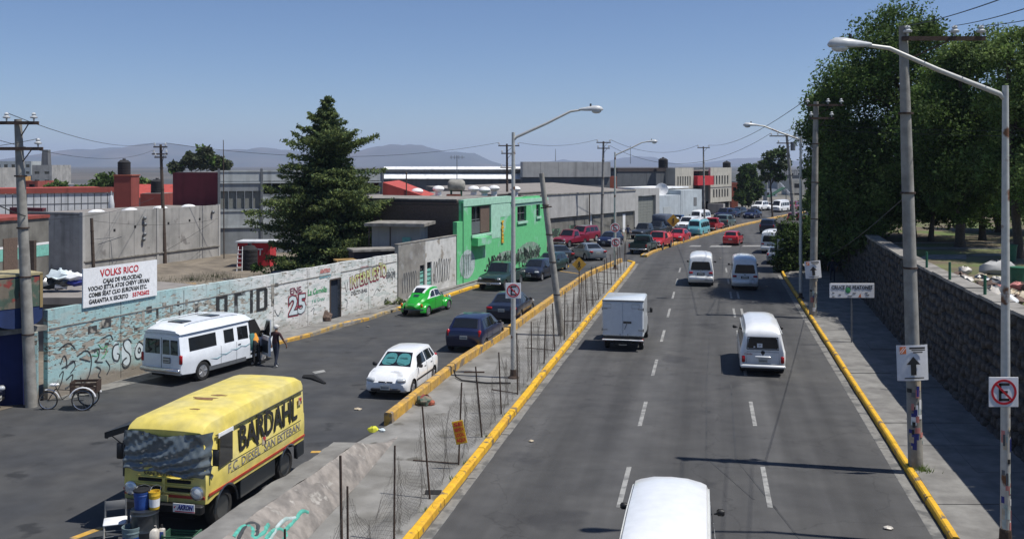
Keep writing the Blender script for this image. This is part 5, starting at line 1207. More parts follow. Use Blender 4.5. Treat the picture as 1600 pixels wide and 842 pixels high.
fr=Fr((Xd(219,98),98),(Xd(256,98),98)); t=thing('red_annex','low red rendered block with a black tank beside the narrow tower','building'); part(fr,'wall',M['brick_red_paint'],t,(0,fr.L,0,Zd(303,98),-3,0)); part(fr,'roof',M['flat_roof_dust'],t,(.1,fr.L-.1,Zd(303,98)+.004,Zd(303,98)+.05,-2.9,-.1))
tank(Xd(237,98),99.5,Zd(303,98)+.05,.62,1.4,'squat black water tank on the low red block')
tank(Xd(174,95),95,0,.28,Zd(298,95)*.9,'slim white cylindrical tank left of the red tower','white_panel')
t=thing('red_roofed_house','low house with a bright red sloped roof behind the black tanks','house'); fr=Fr((Xd(204,112),112),(Xd(272,112),112))
b=MB(); fr.seg(b,0,fr.L,0,4.4,-6,0); b.build('wall',M['light_grey_render'],t); b=MB(); b.add([fr.p(-.3,4.4,.4),fr.p(fr.L+.3,4.4,.4),fr.p(fr.L+.3,5.9,-3),fr.p(-.3,5.9,-3),fr.p(-.3,4.4,-6.4),fr.p(fr.L+.3,4.4,-6.4)],[(0,1,2,3),(3,2,5,4),(0,3,4),(1,5,2),(0,4,5,1)]); b.build('roof',M['red_roof_paint'],t)
# low building far left with white stripe
t=thing('striped_workshop','low grey green workshop with a white stripe and brown door behind the blue gate','workshop')
fr=Fr((Xd(-30,58),58),(Xd(76,64),64)); part(fr,'wall',M['olive_grey_wall'],t,(0,fr.L,0,4.7,-4,0)); part(fr,'stripe',M['signwhite'],t,(0,fr.L,2.95,3.1,0,.02)); part(fr,'roof_rim',M['brick_red_paint'],t,(0,fr.L,4.7,4.9,-4.1,.1)); part(fr,'lower_panel',M['turqdoor'],t,(0,fr.L,2.2,2.93,0,.015))
part(fr,'door',M['brickd'],t,(1.85,3.1,0,3.6,.0,.06))
t=thing('timber_post','dark upright timber post beside the brown workshop door','post'); b=MB(); p=G(50,640); b.box((Xd(51,56),56,1.9),(.3,.3,3.8)); b.build('post',M['wood'],t)
# far left skyline
def simple(label,cat,px0,px1,pyt,D,m,depth=8,wrows=None,name='far_building',roof='flat_roof_dust',wc=4):
    t=thing(name,label,cat); fr=Fr((Xd(px0,D),D),(Xd(px1,D),D)); z=Zd(pyt,D)
    hs=[]
    for a,b in (wrows or []):
        for k in range(wc): hs.append((fr.L*(k+.25)/wc,fr.L*(k+.75)/wc,Zd(b,D),Zd(a,D)))
    facade(fr,'wall',M[m],t,0,fr.L,0,z,hs)
    for h in hs: part(fr,'window',M['glass'],t,(h[0],h[1],h[2],h[3],-.2,-.15))
    part(fr,'side_wall',M[m],t,(0,.25,0,z,-depth,-.251)); part(fr,'side_wall',M[m],t,(fr.L-.25,fr.L,0,z,-depth,-.251)); part(fr,'roof',M[roof],t,(.26,fr.L-.26,z-.3,z-.1,-depth,-.26)); return t
simple('pale grey far tower block at the left edge of the skyline','building',50,81,258,230,'shed_concrete',10,[(268,272),(281,285)],wc=2)
simple('far yellow striped block with window rows at the left edge','building',-8,49,252,240,'pale_siding',10,[(257,262),(268,272),(279,283)],wc=5)
simple('small orange rendered house below the far blocks','house',6,23,276,180,'orange_wall',6,[(282,286)],wc=1)
simple('small brick red house in front of the far tower block','house',22,59,283,170,'brick_red_paint',6,[(288,293)],wc=2)
t=thing('chimney_stack','tapered dark chimney rising above the far tower block','chimney'); b=MB(); p=A(57,300,235); b.box((p.x,240,6),(2.4,2.4,12),taper=.6); b.build('chimney',M['mid_grey_wall'],t)
# dark brick side wall, canopy hut, red roof beyond
g0=Vector((-3.85,65.6,0))+UD*.3
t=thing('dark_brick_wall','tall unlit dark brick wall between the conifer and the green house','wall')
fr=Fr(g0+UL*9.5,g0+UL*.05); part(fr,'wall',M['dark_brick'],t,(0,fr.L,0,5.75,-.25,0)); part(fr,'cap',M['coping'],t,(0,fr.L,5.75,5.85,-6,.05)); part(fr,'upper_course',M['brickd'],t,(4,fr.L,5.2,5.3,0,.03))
fr=Fr(g0+UL*9+UD*.3,g0+UL*9+UD*16)
t=thing('canopy_hut','small white walled hut under a concrete canopy in the yard','hut'); fr=Fr((Xd(575,62),62),(Xd(664,61.5),61.5))
part(fr,'wall',M['light_grey_render'],t,(0,fr.L-.5,0,4.2,-3,-.9)); part(fr,'canopy',M['coping'],t,(-.2,fr.L,4.25,4.45,-3.2,.2)); part(fr,'door',M['turqdoor'],t,(fr.L-1.7,fr.L-1.15,1.0,3.5,-.89,-.84)); 
for u in (.05,1.45): part(fr,'post',M['wood'],t,(u,u+.07,0,4.25,.0,.07))
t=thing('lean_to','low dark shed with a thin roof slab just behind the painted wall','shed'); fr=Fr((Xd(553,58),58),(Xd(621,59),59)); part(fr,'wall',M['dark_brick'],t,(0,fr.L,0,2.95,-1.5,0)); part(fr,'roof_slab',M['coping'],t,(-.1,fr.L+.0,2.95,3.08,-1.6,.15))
t=thing('red_gabled_roof','bright red sloping roof above the dark brick wall','roof'); D0=84
a,b_,c_=A(598,285,D0),A(598,313,D0),A(682,313,D0); mb=MB(); mb.add([b_,c_,a,b_+Vector((0,14,0)),c_+Vector((0,8,0)),a+Vector((0,12,0))],[(0,1,2),(1,4,5,2),(0,2,5,3),(3,5,4),(0,3,4,1)]); mb.build('roof',M['red_roof_paint'],t)
mb=MB(); mb.box(((b_.x+c_.x)/2,D0+3,b_.z/2-.1),(c_.x-b_.x,5,b_.z-.2)); mb.build('wall',M['light_grey_render'],t)
# white roofed warehouses
t=thing('white_roofed_warehouse','long warehouse with white roof bands behind the green house','warehouse'); D0=135
fr=Fr((Xd(560,D0),D0),(Xd(816,D0-4),D0-4)); part(fr,'wall',M['mid_grey_wall'],t,(0,fr.L,0,Zd(279,D0),-1,0)); _b=MB(); _b.slab([fr.p(0,Zd(279,D0),.3),fr.p(fr.L,Zd(279,D0),.3),fr.p(fr.L,Zd(269.3,D0)+.05,-2.2),fr.p(0,Zd(269.3,D0)+.05,-2.2)],.08); _b.build('lower_white_roof',M['white_roof'],t); part(fr,'clerestory',M['mid_grey_wall'],t,(0,fr.L,Zd(269.5,D0),Zd(264,D0),-3,-1.5)); _b=MB(); _b.slab([fr.p(3,Zd(264.5,D0),-1.2),fr.p(fr.L,Zd(264.5,D0),-1.2),fr.p(fr.L,Zd(260.5,D0),-2.6),fr.p(3,Zd(260.5,D0),-2.6)],.08); _b.build('white_roof',M['white_roof'],t); 
t=thing('grey_parapet_warehouse','pale grey warehouse with tall blank parapet and dark band beneath','warehouse'); D0=128
fr=Fr((Xd(816,D0),D0),(Xd(953,D0+3),D0+3)); part(fr,'parapet',M['light_grey_render'],t,(0,fr.L,Zd(277,D0),Zd(253,D0),-1,.25)); part(fr,'wall',M['mid_grey_wall'],t,(0,fr.L,0,Zd(277,D0),-1,0)); part(fr,'roof',M['flat_roof_dust'],t,(0,fr.L,7.6,7.7,-20,-1.01)); part(fr,'side_wall',M['mid_grey_wall'],t,(fr.L-.3,fr.L,0,8.0,-20,-1.01))
for k in range(1,5): part(fr,'panel_joint',M['mid_grey_wall'],t,(fr.L*k/5-.02,fr.L*k/5+.02,Zd(276,D0),Zd(254,D0),.25,.256))
simple('narrow red and white rendered house end beside the grey parapet','house',953,964,276,133,'terracotta',5)
# street-front warehouse
t=thing('street_warehouse','grey warehouse front with pale upper cladding over a brown block wall','warehouse')
dd=Vector((6.2,9.4,0)).normalized(); fr=Fr(Vector((7.76,108.8,0))-dd*13,Vector((7.76,108.8,0))+dd*13.6); Lw=fr.L
part(fr,'lower_wall',M['olive_grey_wall'],t,(0,14.9,0,2.55,-.3,0)); part(fr,'lower_wall',M['olive_grey_wall'],t,(16,Lw,0,2.55,-.3,0)); part(fr,'door',M['white_panel'],t,(14.93,15.97,0,2.5,-.2,-.12))
for k in range(9): part(fr,'cladding_panel',M['light_grey_render'],t,(Lw*k/9+.01,Lw*(k+1)/9-.01,2.5,5.0,-.2,.25))
part(fr,'roof_edge',M['coping'],t,(0,Lw,5.0,5.12,-.5,.35)); 
b=MB(); b.add([fr.p(0,5.05,-.2),fr.p(Lw,5.05,-.2),fr.p(Lw,5.9,-12),fr.p(0,5.9,-12),fr.p(0,4,-12),fr.p(Lw,4,-12),fr.p(0,4,-.2),fr.p(Lw,4,-.2)],[(0,1,2,3),(3,2,5,4),(1,7,5,2),(0,3,4,6)]); b.build('roof',M['flat_roof_dust'],t)
part(fr,'side_wall',M['olive_grey_wall'],t,(0,.3,0,4.9,-12,-.3)); part(fr,'low_graffiti',M['spray2'],t,(6,8.5,.4,1.3,0,.006),(10.5,12,.5,1.5,0,.006),kind='stuff'); part(fr,'far_door',M['signwhite'],t,(23.5,24.2,0,2.2,-.0,.03)); part(fr,'wall_hatch',M['under'],t,(20.5,21.3,1.1,1.7,-.0,.01))
t=thing('roller_gate_bay','tall gate bay with a grey roller shutter at the warehouse end','gate'); f2=Fr(fr.p(Lw+.05,0,0),fr.p(Lw+7.4,0,0)); 
part(f2,'frame',M['light_grey_render'],t,(0,1.0,0,5.2,-.4,.1),(6.2,7.3,0,5.2,-.4,.1),(1.0,6.2,4.3,5.2,-.4,.1))
for k in range(12): part(f2,'shutter_slat',M['curtain_grey'],t,(1.0,6.2,k*.355+.01,k*.355+.345,-.3,-.22))
t=thing('low_white_building','low blue white rendered building with a round dish beside the gate bay','building'); f3=Fr(f2.p(7.5,0,0),f2.p(22,0,0)); 
part(f3,'wall',M['blue_white_wall'],t,(0,6.9,0,4.1,-5,0)); part(f3,'wall',M['blue_white_wall'],t,(7,14.5,0,4.7,-5,0)); part(f3,'roof',M['white_roof'],t,(3,14.5,4.9,5.1,-8,-2)); part(f3,'vent_grille',M['mid_grey_wall'],t,(11.5,12.6,2.4,3.6,0,.03)); part(f3,'door',M['pale_siding'],t,(1.2,3.6,0,2.6,0,.04))
d=f3.p(1.8,4.9,-.5); b=MB(); b.lathe([(1e-5,0),(.5,.06),(.85,.2),(.87,.18),(.5,.02),(1e-5,-.05)],18,Matrix.Translation(d)@Matrix.Rotation(R(75),4,'X')); b.tube(d,d-Vector((0,0,.9)),.05); b.build('satellite_dish',M['white_roof'],None,smooth=50,label='round white satellite dish on the low blue white building',cat='satellite dish')
# dark volume and cream office building
t=thing('dark_warehouse','blank slate grey warehouse next to the cream office building','warehouse'); D0=146; fr=Fr((Xd(964,D0),D0),(Xd(1055,D0+6),D0+6)); 
for k in range(4): part(fr,'wall_bay',M['dark_slate_wall'],t,(fr.L*k/4+.02,fr.L*(k+1)/4-.02,0,7.2,-8,0))
part(fr,'roof_band',M['dark_brick'],t,(0,fr.L,7.2,7.75,-8,.1)); 
tank(Xd(1041,D0),D0+3,7.75,.75,1.5,'black water tank above the slate grey warehouse')
t=thing('office_building','cream two storey office with narrow windows and a red central balcony','building')
a=Vector((Xd(1055,150),150,0)); b_=Vector((Xd(1143,168),168,0)); fr=Fr(a,b_); Lw=fr.L; zt=7.75; w1=Lw*.30; w2=Lw*.60
for (u0,u1) in ((0,w1),(w2,Lw)):
    hs=[]; ww=u1-u0
    for z0,z1 in ((2.7,4.1),(4.9,6.4)):
        for k in range(6): hs.append((u0+ww*(k+.9)/7.6,u0+ww*(k+1.4)/7.6,z0,z1))
    facade(fr,'wall',M['cream_wall'],t,u0,u1,1.9 if u0>1 else 0,zt,hs,.35)
    for h in hs: part(fr,'window',M['glass'],t,(h[0],h[1],h[2],h[3],-.3,-.2))
    part(fr,'string_course',M['coping'],t,(u0,u1,4.4,4.5,0,.06))
part(fr,'recess',M['dark_slate_wall'],t,(w1,w2,0,zt,-2.5,-2)); part(fr,'balcony',M['signal_red'],t,(w1+.05,w2-.3,4.9,6.4,-1.8,.7)); part(fr,'column',M['dark_slate_wall'],t,(w1+3.0,w1+3.8,0,4.9,-1,-.2)); part(fr,'entrance_door',M['maroon_wall'],t,(w1+2,w1+2.8,0,4,-2,-1.9))
part(fr,'end_wall',M['cream_wall'],t,(Lw-.3,Lw,0,zt,-10,-.351)); part(fr,'end_wall',M['cream_wall'],t,(0,.3,0,zt,-10,-.351)); part(fr,'roof',M['flat_roof_dust'],t,(.3,Lw-.3,7.2,7.35,-10,-.36)); part(fr,'garage_recess',M['under'],t,(w2+.5,Lw-.6,0,1.9,-3,-.4)); part(fr,'ramp_wall',M['light_grey_render'],t,(w2-.5,w2+.2,0,1.8,-.3,2.5))
tank(fr.p(Lw-1,0,0).x,fr.p(Lw-1,0,0).y+2,7.4,.7,1.4,'black water tank on the corner of the cream office building')
simple('small terracotta house right of the cream office building','house',1143,1153,286,176,'terracotta',5,[(293,299)],wc=1)
# far end of the avenue
simple('cream far house closing the avenue beyond the footbridge','house',1237,1302,281,262,'cream_wall',10,[(287,294),(302,311)],wc=4)
simple('pale far building left of the footbridge stairs','building',1176,1214,296,250,'white_panel',8,[(301,306)],wc=4)
simple('long dark far building under the footbridge','building',1150,1196,284,290,'dark_slate_wall',8,[(290,296)],wc=4)
simple('grey flat roofed building above the avenue end','building',1215,1300,266,320,'light_grey_render',12,[(271,277)],wc=6)
for i,(a,b,y,D,m,l) in enumerate(((1302,1350,272,210,'olive_grey_wall','olive far building behind the park trees'),(1352,1460,262,150,'mid_grey_wall','long grey building seen between the park trunks'),(1470,1640,262,150,'light_grey_render','pale building behind the right park trees'),(-60,-5,262,160,'shed_concrete','concrete far block left of the frame edge'),(86,150,288,200,'light_grey_render','low pale far building left of the red tower'))): simple(l,'building',a,b,y,D,m,8,[(290,300)],wc=5)
t=thing('far_footbridge','far pedestrian bridge crossing the avenue with a diagonal stair','footbridge'); D0=205
b=MB(); p,q=A(1192,274,D0),A(1330,272,D0+6); b.box(((p.x+q.x)/2,D0+2,p.z-.35),(q.x-p.x,2.2,.7)); b.build('deck',M['dark_slate_wall'],t)
b=MB(); 
for k in range(40): x=p.x+(q.x-p.x)*k/39; b.box((x,D0+1,p.z+.5),(.06,.06,1.1))
b.box(((p.x+q.x)/2,D0+1,p.z+1.05),(q.x-p.x,.08,.08)); b.build('railing',M['dark_slate_wall'],t,kind='stuff')
a,c=A(1211,279,D0),A(1238,308,D0-3); b=MB()
for k in range(14):
    m_=a.lerp(c,(k+.5)/14); b.box(m_,((c.x-a.x)/14+.05,2,.3))
b.build('stair_flight',M['white_roof'],t)
for x in (p.x+1,(p.x+q.x)/2+2,q.x-2): MB().box((x,D0+2,p.z/2),(.7,.7,p.z)).build('pier',M['light_grey_render'],t)
t=thing('green_awning','green sloping market awning near the foot of the far footbridge','awning'); b=MB(); a=A(1203,308,190); b.add([a,a+Vector((3.2,0,1.9)),a+Vector((3.2,3,1.9)),a+Vector((0,3,0)),a+Vector((0,0,-.1)),a+Vector((3.2,0,1.8)),a+Vector((3.2,3,1.8)),a+Vector((0,3,-.1))],[(0,1,2,3),(7,6,5,4),(0,4,5,1),(1,5,6,2),(2,6,7,3),(3,7,4,0)]); b.build('canopy',M['dark_green_metal'],t); MB().tube(a,Vector((a.x,a.y,0)),.08).tube(a+Vector((3.2,0,1.8)),Vector((a.x+3.2,a.y,0)),.08).build('post',M['steel'],t)
# roof things on the green house and its neighbour
t=thing('neighbour_roof','dusty flat roofed block behind the green house','building'); fr=Fr((Xd(690,84),84),(Xd(850,104),104)); part(fr,'wall',M['olive_grey_wall'],t,(0,fr.L,0,5.3,-9,0)); part(fr,'roof',M['flat_roof_dust'],t,(0,fr.L,5.3,5.4,-9,.1))
for i,(px,py,D0) in enumerate(((685,300,88),(740,300,90),(757,302,86),(772,299,92),(805,300,96),(652,304,86))):
    p=A(px,py,D0); b=MB(); b.tube((p.x,D0,p.z-1),(p.x,D0,p.z),.28,.28,10); b.ball((p.x,D0,p.z+.28),.55,12,6,sq=(1,1,.55)); b.build('roof_ventilator',M['white_roof'],None,smooth=50,label=['white dome ventilator beside the round boiler','white dome ventilator just right of the boiler','low white ventilator in front of the dark pipe','white dome ventilator left of the wooden roof pole','white dome ventilator right of the wooden roof pole','low white dome at the foot of the red roof'][i],cat='ventilator',group='dome ventilators on the roofs')
t=thing('gas_tank','horizontal grey cylindrical gas tank standing on the roof above the green house','gas tank'); D0=74; a,c=A(699,290,D0),A(727,290,D0); b=MB()
n_=14; L_=c.x-a.x; b.lathe([(1e-5,0),(.3,.04),(.45,.2),(.47,.4),(.47,L_-.4),(.45,L_-.2),(.3,L_-.04),(1e-5,L_)],20,Matrix.Translation(a)@Matrix.Rotation(R(90),4,'Y')); b.build('tank_body',M['pole'],t,smooth=50); b=MB(); b.box((a.x+.3,D0,a.z-.75),(.12,.6,.8)).box((c.x-.3,D0,a.z-.75),(.12,.6,.8)); b.build('stand',M['dark_green_metal'],t); MB().box((a.x+.5,D0,5.7),(1.1,.8,.5)).build('brick_base',M['terracotta'],t)
# blue corner gate with mural box
t=thing('gate_corner','dark blue gateway with a pale ledge and a mural painted parapet box above','gateway')
b=MB(); b.prism([wp(-.02,0,0)[:2],wp(-.02,0,-3)[:2],(-27,33),(-27,28.6),(-17.6,32.0)],2.45,2.62); b.build('ledge',M['coping'],t)
bmat('dark_blue_paint',(.012,.02,.09),scale=1.2); bmat('deep_blue_mural',(.015,.035,.12),scale=1.5); bmat('mural_panel',(.08,.12,.09),scale=2.6,col2=(.2,.17,.13),mixlo=.45,mixhi=.52,rust=(.28,.06,.05),rusts=2.1,rustlo=.58)
fr=Fr((-26.5,29.0),(-16.45,33.0)); part(fr,'gate_wall',M['dark_blue_paint'],t,(0,1.2,0,2.44,-.5,0)); part(fr,'gate_wall',M['dark_blue_paint'],t,(9.6,fr.L,0,2.44,-.5,0)); part(fr,'dark_interior',M['under'],t,(1.2,9.6,0,2.44,-3.2,-3)); part(fr,'gate_leaf',M['dark_blue_paint'],t,(6.6,9.5,0,2.4,-.4,-.33))
part(fr,'turquoise_edge',M['limewash'],t,(fr.L+.0,fr.L+.12,0,2.44,-.5,.05))
fm=Fr((Xd(3,32.5),32.0),(Xd(66,33.2),33.2)); mx=fm.L
b=MB(); vs=[];n=14
for k in range(n+1):
    a=math.pi*k/n; u=mx/2-mx/2*math.cos(a); zb=3.0-.35*math.sin(a); vs+=[fm.p(u,zb,0.02),fm.p(u,4.42,0.02),fm.p(u,zb,-1.6),fm.p(u,4.42,-1.6)]
fs=[]
for k in range(n): a=4*k; fs+=[(a,a+4,a+5,a+1),(a+3,a+7,a+6,a+2),(a+1,a+5,a+7,a+3),(a,a+2,a+6,a+4)]
fs+=[(0,1,3,2),(4*n+2,4*n+3,4*n+1,4*n)]
b.add(vs,fs); b.build('mural_box',M['deep_blue_mural'],t)
part(fm,'mural_painting',M['mural_panel'],t,(.06,mx*.93,3.35,4.36,.0,.035)); part(fm,'ochre_edge',mat('ochre_trim',(.3,.22,.1),.8),t,(mx*.94,mx,3.3,4.46,0,.05)); part(fm,'ochre_top',mat('ochre_rim',(.35,.3,.17),.8),t,(0,mx,4.42,4.5,-1.6,.05))
part(Fr((-24,29.6),(-17.9,31.9)),'blue_band',M['deep_blue_mural'],t,(0,6.5,2.62,3.9,-2,-.6))
# ------------------------------------------------------------------ vehicles in place
U1=(.205,.979)
o=step_van('yellow step van truck with taped plastic over its windshield parked by the median','truck'); a=math.atan2(.975,.222)-math.pi/2+math.pi; c=Vector((-7.72,21.35,0))+Vector((.222,.975,0))*2.47; o.location=(c.x,c.y,0); o.rotation_euler=(0,0,a)
place(conversion_van('white raised roof van parked by the painted wall with its front door open','van'),252,600,(.42,.907),L=5.55)
place(hatch('white hatchback with a teal sunshade behind its windshield','car',M['white'],shade=True),602,624,(.22,.975),'front',L=3.75)
place(hatch('dark blue hatchback following behind the parked sedan','car',M['navy'],L=4.0,W=1.72,H=1.5),724,552,(.25,.968),L=4.0)
place(sedan('blue black sedan just ahead of the dark blue hatchback','car',M['blackblue']),783,506,(.24,.97),L=4.4)
place(beetle('bright green rounded old car with a white cabin at the kerb','car'),640,496,(.36,.933),L=4.05)
place(pickup('dark green pickup truck facing the camera by the graffiti foot','pickup truck',M['dgreen2'] if 'dgreen2' in M else M['darkgreen']),764,455,(.33,.944),'front',L=4.9)
place(hatch('dark blue green parked hatchback right behind the dark green pickup','car',M['darkblue'] if 'darkblue' in M else M['blackblue'],L=3.9),826,440,(.33,.944),'front',L=3.9)
place(hatch('dark teal hatchback last in the row along the green house','car',M['darkgreen']),846,427,(.42,.9),'front',L=3.75)
place(sedan('charcoal sedan turning into the side street behind the leaning pole','car',M['dgrey']),884,412,(-.32,.95),L=4.4)
place(sedan('silver grey sedan turning into the side street','car',M['silver']),935,408,(-.34,.94),L=4.4)
place(pickup('crimson pickup parked along the warehouse near a standing person','pickup truck',M['crimson']),872,387,(.55,.83),'front',L=4.9)
place(suv('silver roofed crimson wagon behind the crimson pickup','car',M['crimson'],roofmat=M['silver']),893,380,(.6,.8),'front',L=4.4)
place(hatch('navy compact car approaching beside the far no parking signs','car',M['navy'],L=4.1),943,386,(.42,.9),'front',L=4.1)
place(pickup('charcoal pickup by the roller gate','pickup truck',M['dgrey']),994,374,(.5,.86),'front',L=4.9)
# row along the far median, from the nearest
u2=(.40,.917)
place(pickup('dark green pickup seen from behind at the tip of the far median','pickup truck',M['darkgreen']),996,398,(.36,.933),L=4.9)
o=place(pickup('bright red pickup with a red tarpaulin load facing the dark green pickup','pickup truck',M['red']),1019,391,u2,'front',L=4.9)
b=MB(); rr=random.Random(2); vs=[]; nx,ny=8,8
for j in range(ny+1):
    for i in range(nx+1):
        x=-.78+1.56*i/nx; y=-2.3+1.8*j/ny; e=min(i,nx-i,j,ny-j)
        vs.append((x,y,1.08+(.28+.12*math.sin(i*1.3)*math.sin(j*1.1)+.06*rr.random() if e>0 else -.02)))
fs=[(j*(nx+1)+i,j*(nx+1)+i+1,(j+1)*(nx+1)+i+1,(j+1)*(nx+1)+i) for j in range(ny) for i in range(nx)]
b.add(vs,fs); q=b.build('red_tarpaulin',mat('red_tarpaulin_cloth',(.5,.06,.05),.7,0,.2,3),o,smooth=60)
place(sedan('bright red saloon car between the red pickup and the turquoise minibus','car',M['red']),1053,380,u2,'front',L=4.4)
place(kombi('light turquoise rounded minibus with a white roof at the far median','minibus',M['teal'],M['white']),1084,370,(.42,.907),'front',L=4.45)
place(pickup('dark red pickup beside the turquoise minibus','pickup truck',M['red']),1106,363,(.44,.898),L=4.9)
place(suv('grey green wagon last of the row at the far median','car',M['greygreen']),1127,357,(.46,.888),L=4.4)
# second row, street side
o=thing('canopy_truck','small truck with a dark blue canvas canopy over its bed near the gate','truck'); 
o2=pickup('x','x',M['dgrey'])
for ch in list(o2.children): ch.parent=o
bpy.data.objects.remove(o2)
b=MB(); b.rbox((0,-1.35,1.75),(1.75,2.3,1.35),.12); b.build('canvas_canopy',mat('blue_grey_canvas',(.06,.08,.12),.8,0,.2,2),o,smooth=50)
place(o,1016,370,(.5,.866),'front',L=4.9)
place(pickup('white pickup parked behind the canvas canopy truck','pickup truck',M['white']),1040,362,(.5,.866),L=4.9)
place(pickup('blue pickup in the street side row before the white wagon','pickup truck',M['blue']),1049,357,(.5,.866),'front',L=4.9)
place(suv('white wagon between the blue pickup and the turquoise minibus','car',M['white']),1066,362,(.48,.877),'front',L=4.4)
place(kombi('white rounded minibus with a pale roof in the far parked row','minibus',M['white']),1086,351,(.5,.866),'front',L=4.45)
for px,py,fn,m,l in ((1124,344,suv,'navy','navy wagon parked at the office ramp, nearest of the row'),(1134,341,hatch,'blue','blue hatchback parked at the office ramp in the middle of the row'),(1146,338,hatch,'dgrey','charcoal hatchback parked at the office ramp, farthest of the row')):
    place(fn(l,'car',M[m]),px,py,(.6,.8),'front',L=4)
place(sedan('blue grey sedan coming along the far carriageway','car',M['navy']),1168,342,(.55,.835),'front',L=4.4)
place(suv('white wagon parked under the dark far trees','car',M['white']),1180,330,(.6,.8),'front',L=4.4)
place(sedan('white far sedan between the white wagon and the far minivan','car',M['white']),1196,329,(.6,.8),'front',L=4.4)
place(urvan('white passenger van coming along the far carriageway','van'),1211,332,(.6,.8),'front',L=4.75)
place(urvan('white passenger van seen past the shaded utility pole','van'),1267,343,(.5,.866),L=4.75)
place(suv('silver car beyond the shaded utility pole','car',M['silver']),1286,334,(.5,.866),L=4.4)
place(suv('dark red wagon driving beyond the dark block','car',M['crimson']),1239,353,(.45,.89),L=4.4)
place(suv('blue black wagon on the avenue ahead of the red hatchback','car',M['blackblue']),1198,366,(.40,.916),L=4.4)
place(hatch('red hatchback driving over the worn crossing','car',M['redc'] if 'redc' in M else M['red']),1141,384,(.38,.925),L=3.75)
place(urvan('white van with a dark tailgate partly hidden by the stone block','van'),1203,397,(.35,.94),L=4.75)
place(hatch('silver hatchback mostly hidden at the right kerb by the stone block','car',M['silver']),1213,414,(.3,.95),L=3.75)
for px,py,l in ((1233,330,'small crimson far wagon below the leaning pole'),(1256,326,'far crimson wagon at the avenue end')): place(suv(l,'car',M['crimson']),px,py,(.55,.83),'front',L=4.4)
place(urvan('white passenger van in the middle lane, left of the pair','van'),1095,448,U1,L=4.75)
o=place(urvan('white passenger van in the right lane, beside the shaded kerb','van'),1164,454,U1,L=4.75)
place(box_truck('small white box truck in the left lane','truck'),973,549,U1,L=4.4)
place(kombi('white rounded minibus driving in the right lane','minibus',M['white']),1192,588,(.20,.98),L=4.45)
o=urvan('white passenger van roof in the foreground at the bottom edge','van'); c=G(1049,740,2.1)-Vector((.2,.98,0))*1.42; o.location=(c.x,c.y,0); o.rotation_euler=(0,0,-R(11.5))
o=hatch('dark car nose at the left frame edge beside the gateway','car',M['blackblue'],L=3.9); o.location=(Xd(-10,31.5)-2.0,31.6,0); o.rotation_euler=(0,0,R(-80))
# vehicles in the yard
o=thing('red_kiosk','red snack kiosk with a pale roof in the yard','kiosk'); D0=77; p,q=A(371,398,D0),A(422,398,D0)
MB().box(((p.x+q.x)/2,D0+1,1.0),(q.x-p.x,2,1.9)).build('cabin',M['signal_red'],o); MB().box(((p.x+q.x)/2,D0+1,2.02),(q.x-p.x+.3,2.4,.12)).build('roof',M['white_panel'],o); MB().box((p.x+.7,D0-.03,1.25),(.9,.06,.9)).build('side_panel',M['maroon_wall'],o); text('IT',.7,M['signwhite'],o,(p.x+1.75,D0-.06,1.2),bold=.02)
place(sedan('black car parked in the yard under the conifer','car',M['blackblue'] if 'blackblue' in M else M['black']),425,430,(-.9,.3),L=4.4).location=(Xd(440,62),62,0)

# ------------------------------------------------------------------ poles, lamps, signs
def insulator(mb,p,s=1.0): mb.lathe([(.02,0),(.03,.08),(.1,.09),(.11,.13),(.05,.17),(.07,.22),(.03,.26),(1e-5,.27)],10,Matrix.Translation(p)@Matrix.Scale(s,4))
def upole(label,base,top,r0=.17,r1=.1,m='pole',arms=(),group=None):
    """arms: (z, left length, right length, insulator offsets, direction angle)"""
    base=Vector(base); top=Vector(top); t=thing('utility_pole',label,'utility pole',group=group)
    MB().path([base+Vector((0,0,-.1)),base.lerp(top,.35),base.lerp(top,.7),top],[r0,r0*.85+r1*.15,(r0+r1)/2,r1],12).build('pole',M[m],t,smooth=50)
    bands=MB(); 
    for k in (.25,.45,.62,.8): p=base.lerp(top,k); bands.tube(p,p+Vector((0,0,.05)),r0*1.03,r0*1.03,12)
    bands.build('band',M['rust'],t)
    out=[]
    for (z,l,r,ins,ang) in arms:
        k=(z-base.z)/(top.z-base.z); c=base.lerp(top,k); d=Vector((math.cos(ang),math.sin(ang),0))
        b=MB(); b.box(c+d*(r-l)/2+Vector((-d.y,d.x,0))*(-r1-.04),(l+r,.09,.11),ang); b.tube(c-Vector((0,0,.6)),c+d*(r*.6)+Vector((0,-r1-.05,0)),.02).build('crossarm',M['wood'] if m=='wood' else M['rust'],t)
        for i in ins:
            q=c+d*i+Vector((0,-r1-.04,.06)); b=MB(); insulator(b,q,1.1); b.build('insulator',M['porcelain'],t,smooth=60); out.append(q+Vector((0,0,.28)))
    return t,out
def wire(a,b,sag,label,r=.014,n=14,group='overhead cables',name='power_line'):
    a=Vector(a); b=Vector(b); pts=[a.lerp(b,k/n)-Vector((0,0,4*sag*(k/n)*(1-k/n))) for k in range(n+1)]
    m=MB(); m.path(pts,r,4); return m.build(name,M['wire'],None,label=label,cat='cable',group=group)
D0=32.6; p1,i1=upole('concrete utility pole with two crossarms standing before the blue gateway',(Xd(49,D0),D0,0),(Xd(28,D0),D0,9.75),.2,.12,arms=[(9.62,1.2,.75,(-1.1,-.3,.6),0.05),(8.75,1.0,.85,(-.8,.7),0.05)])
D0=80; p2,i2=upole('thin dark wooden pole with insulators before the concrete shed',(Xd(258,D0),D0,0),(Xd(251,D0),D0,Zd(226,D0)),.16,.1,'wood',[(Zd(230,D0),.55,.6,(-.45,.45),0),(Zd(241,D0),.7,.6,(-.55,.5),0),(Zd(246,D0),.5,.5,(-.4,.4),0)])
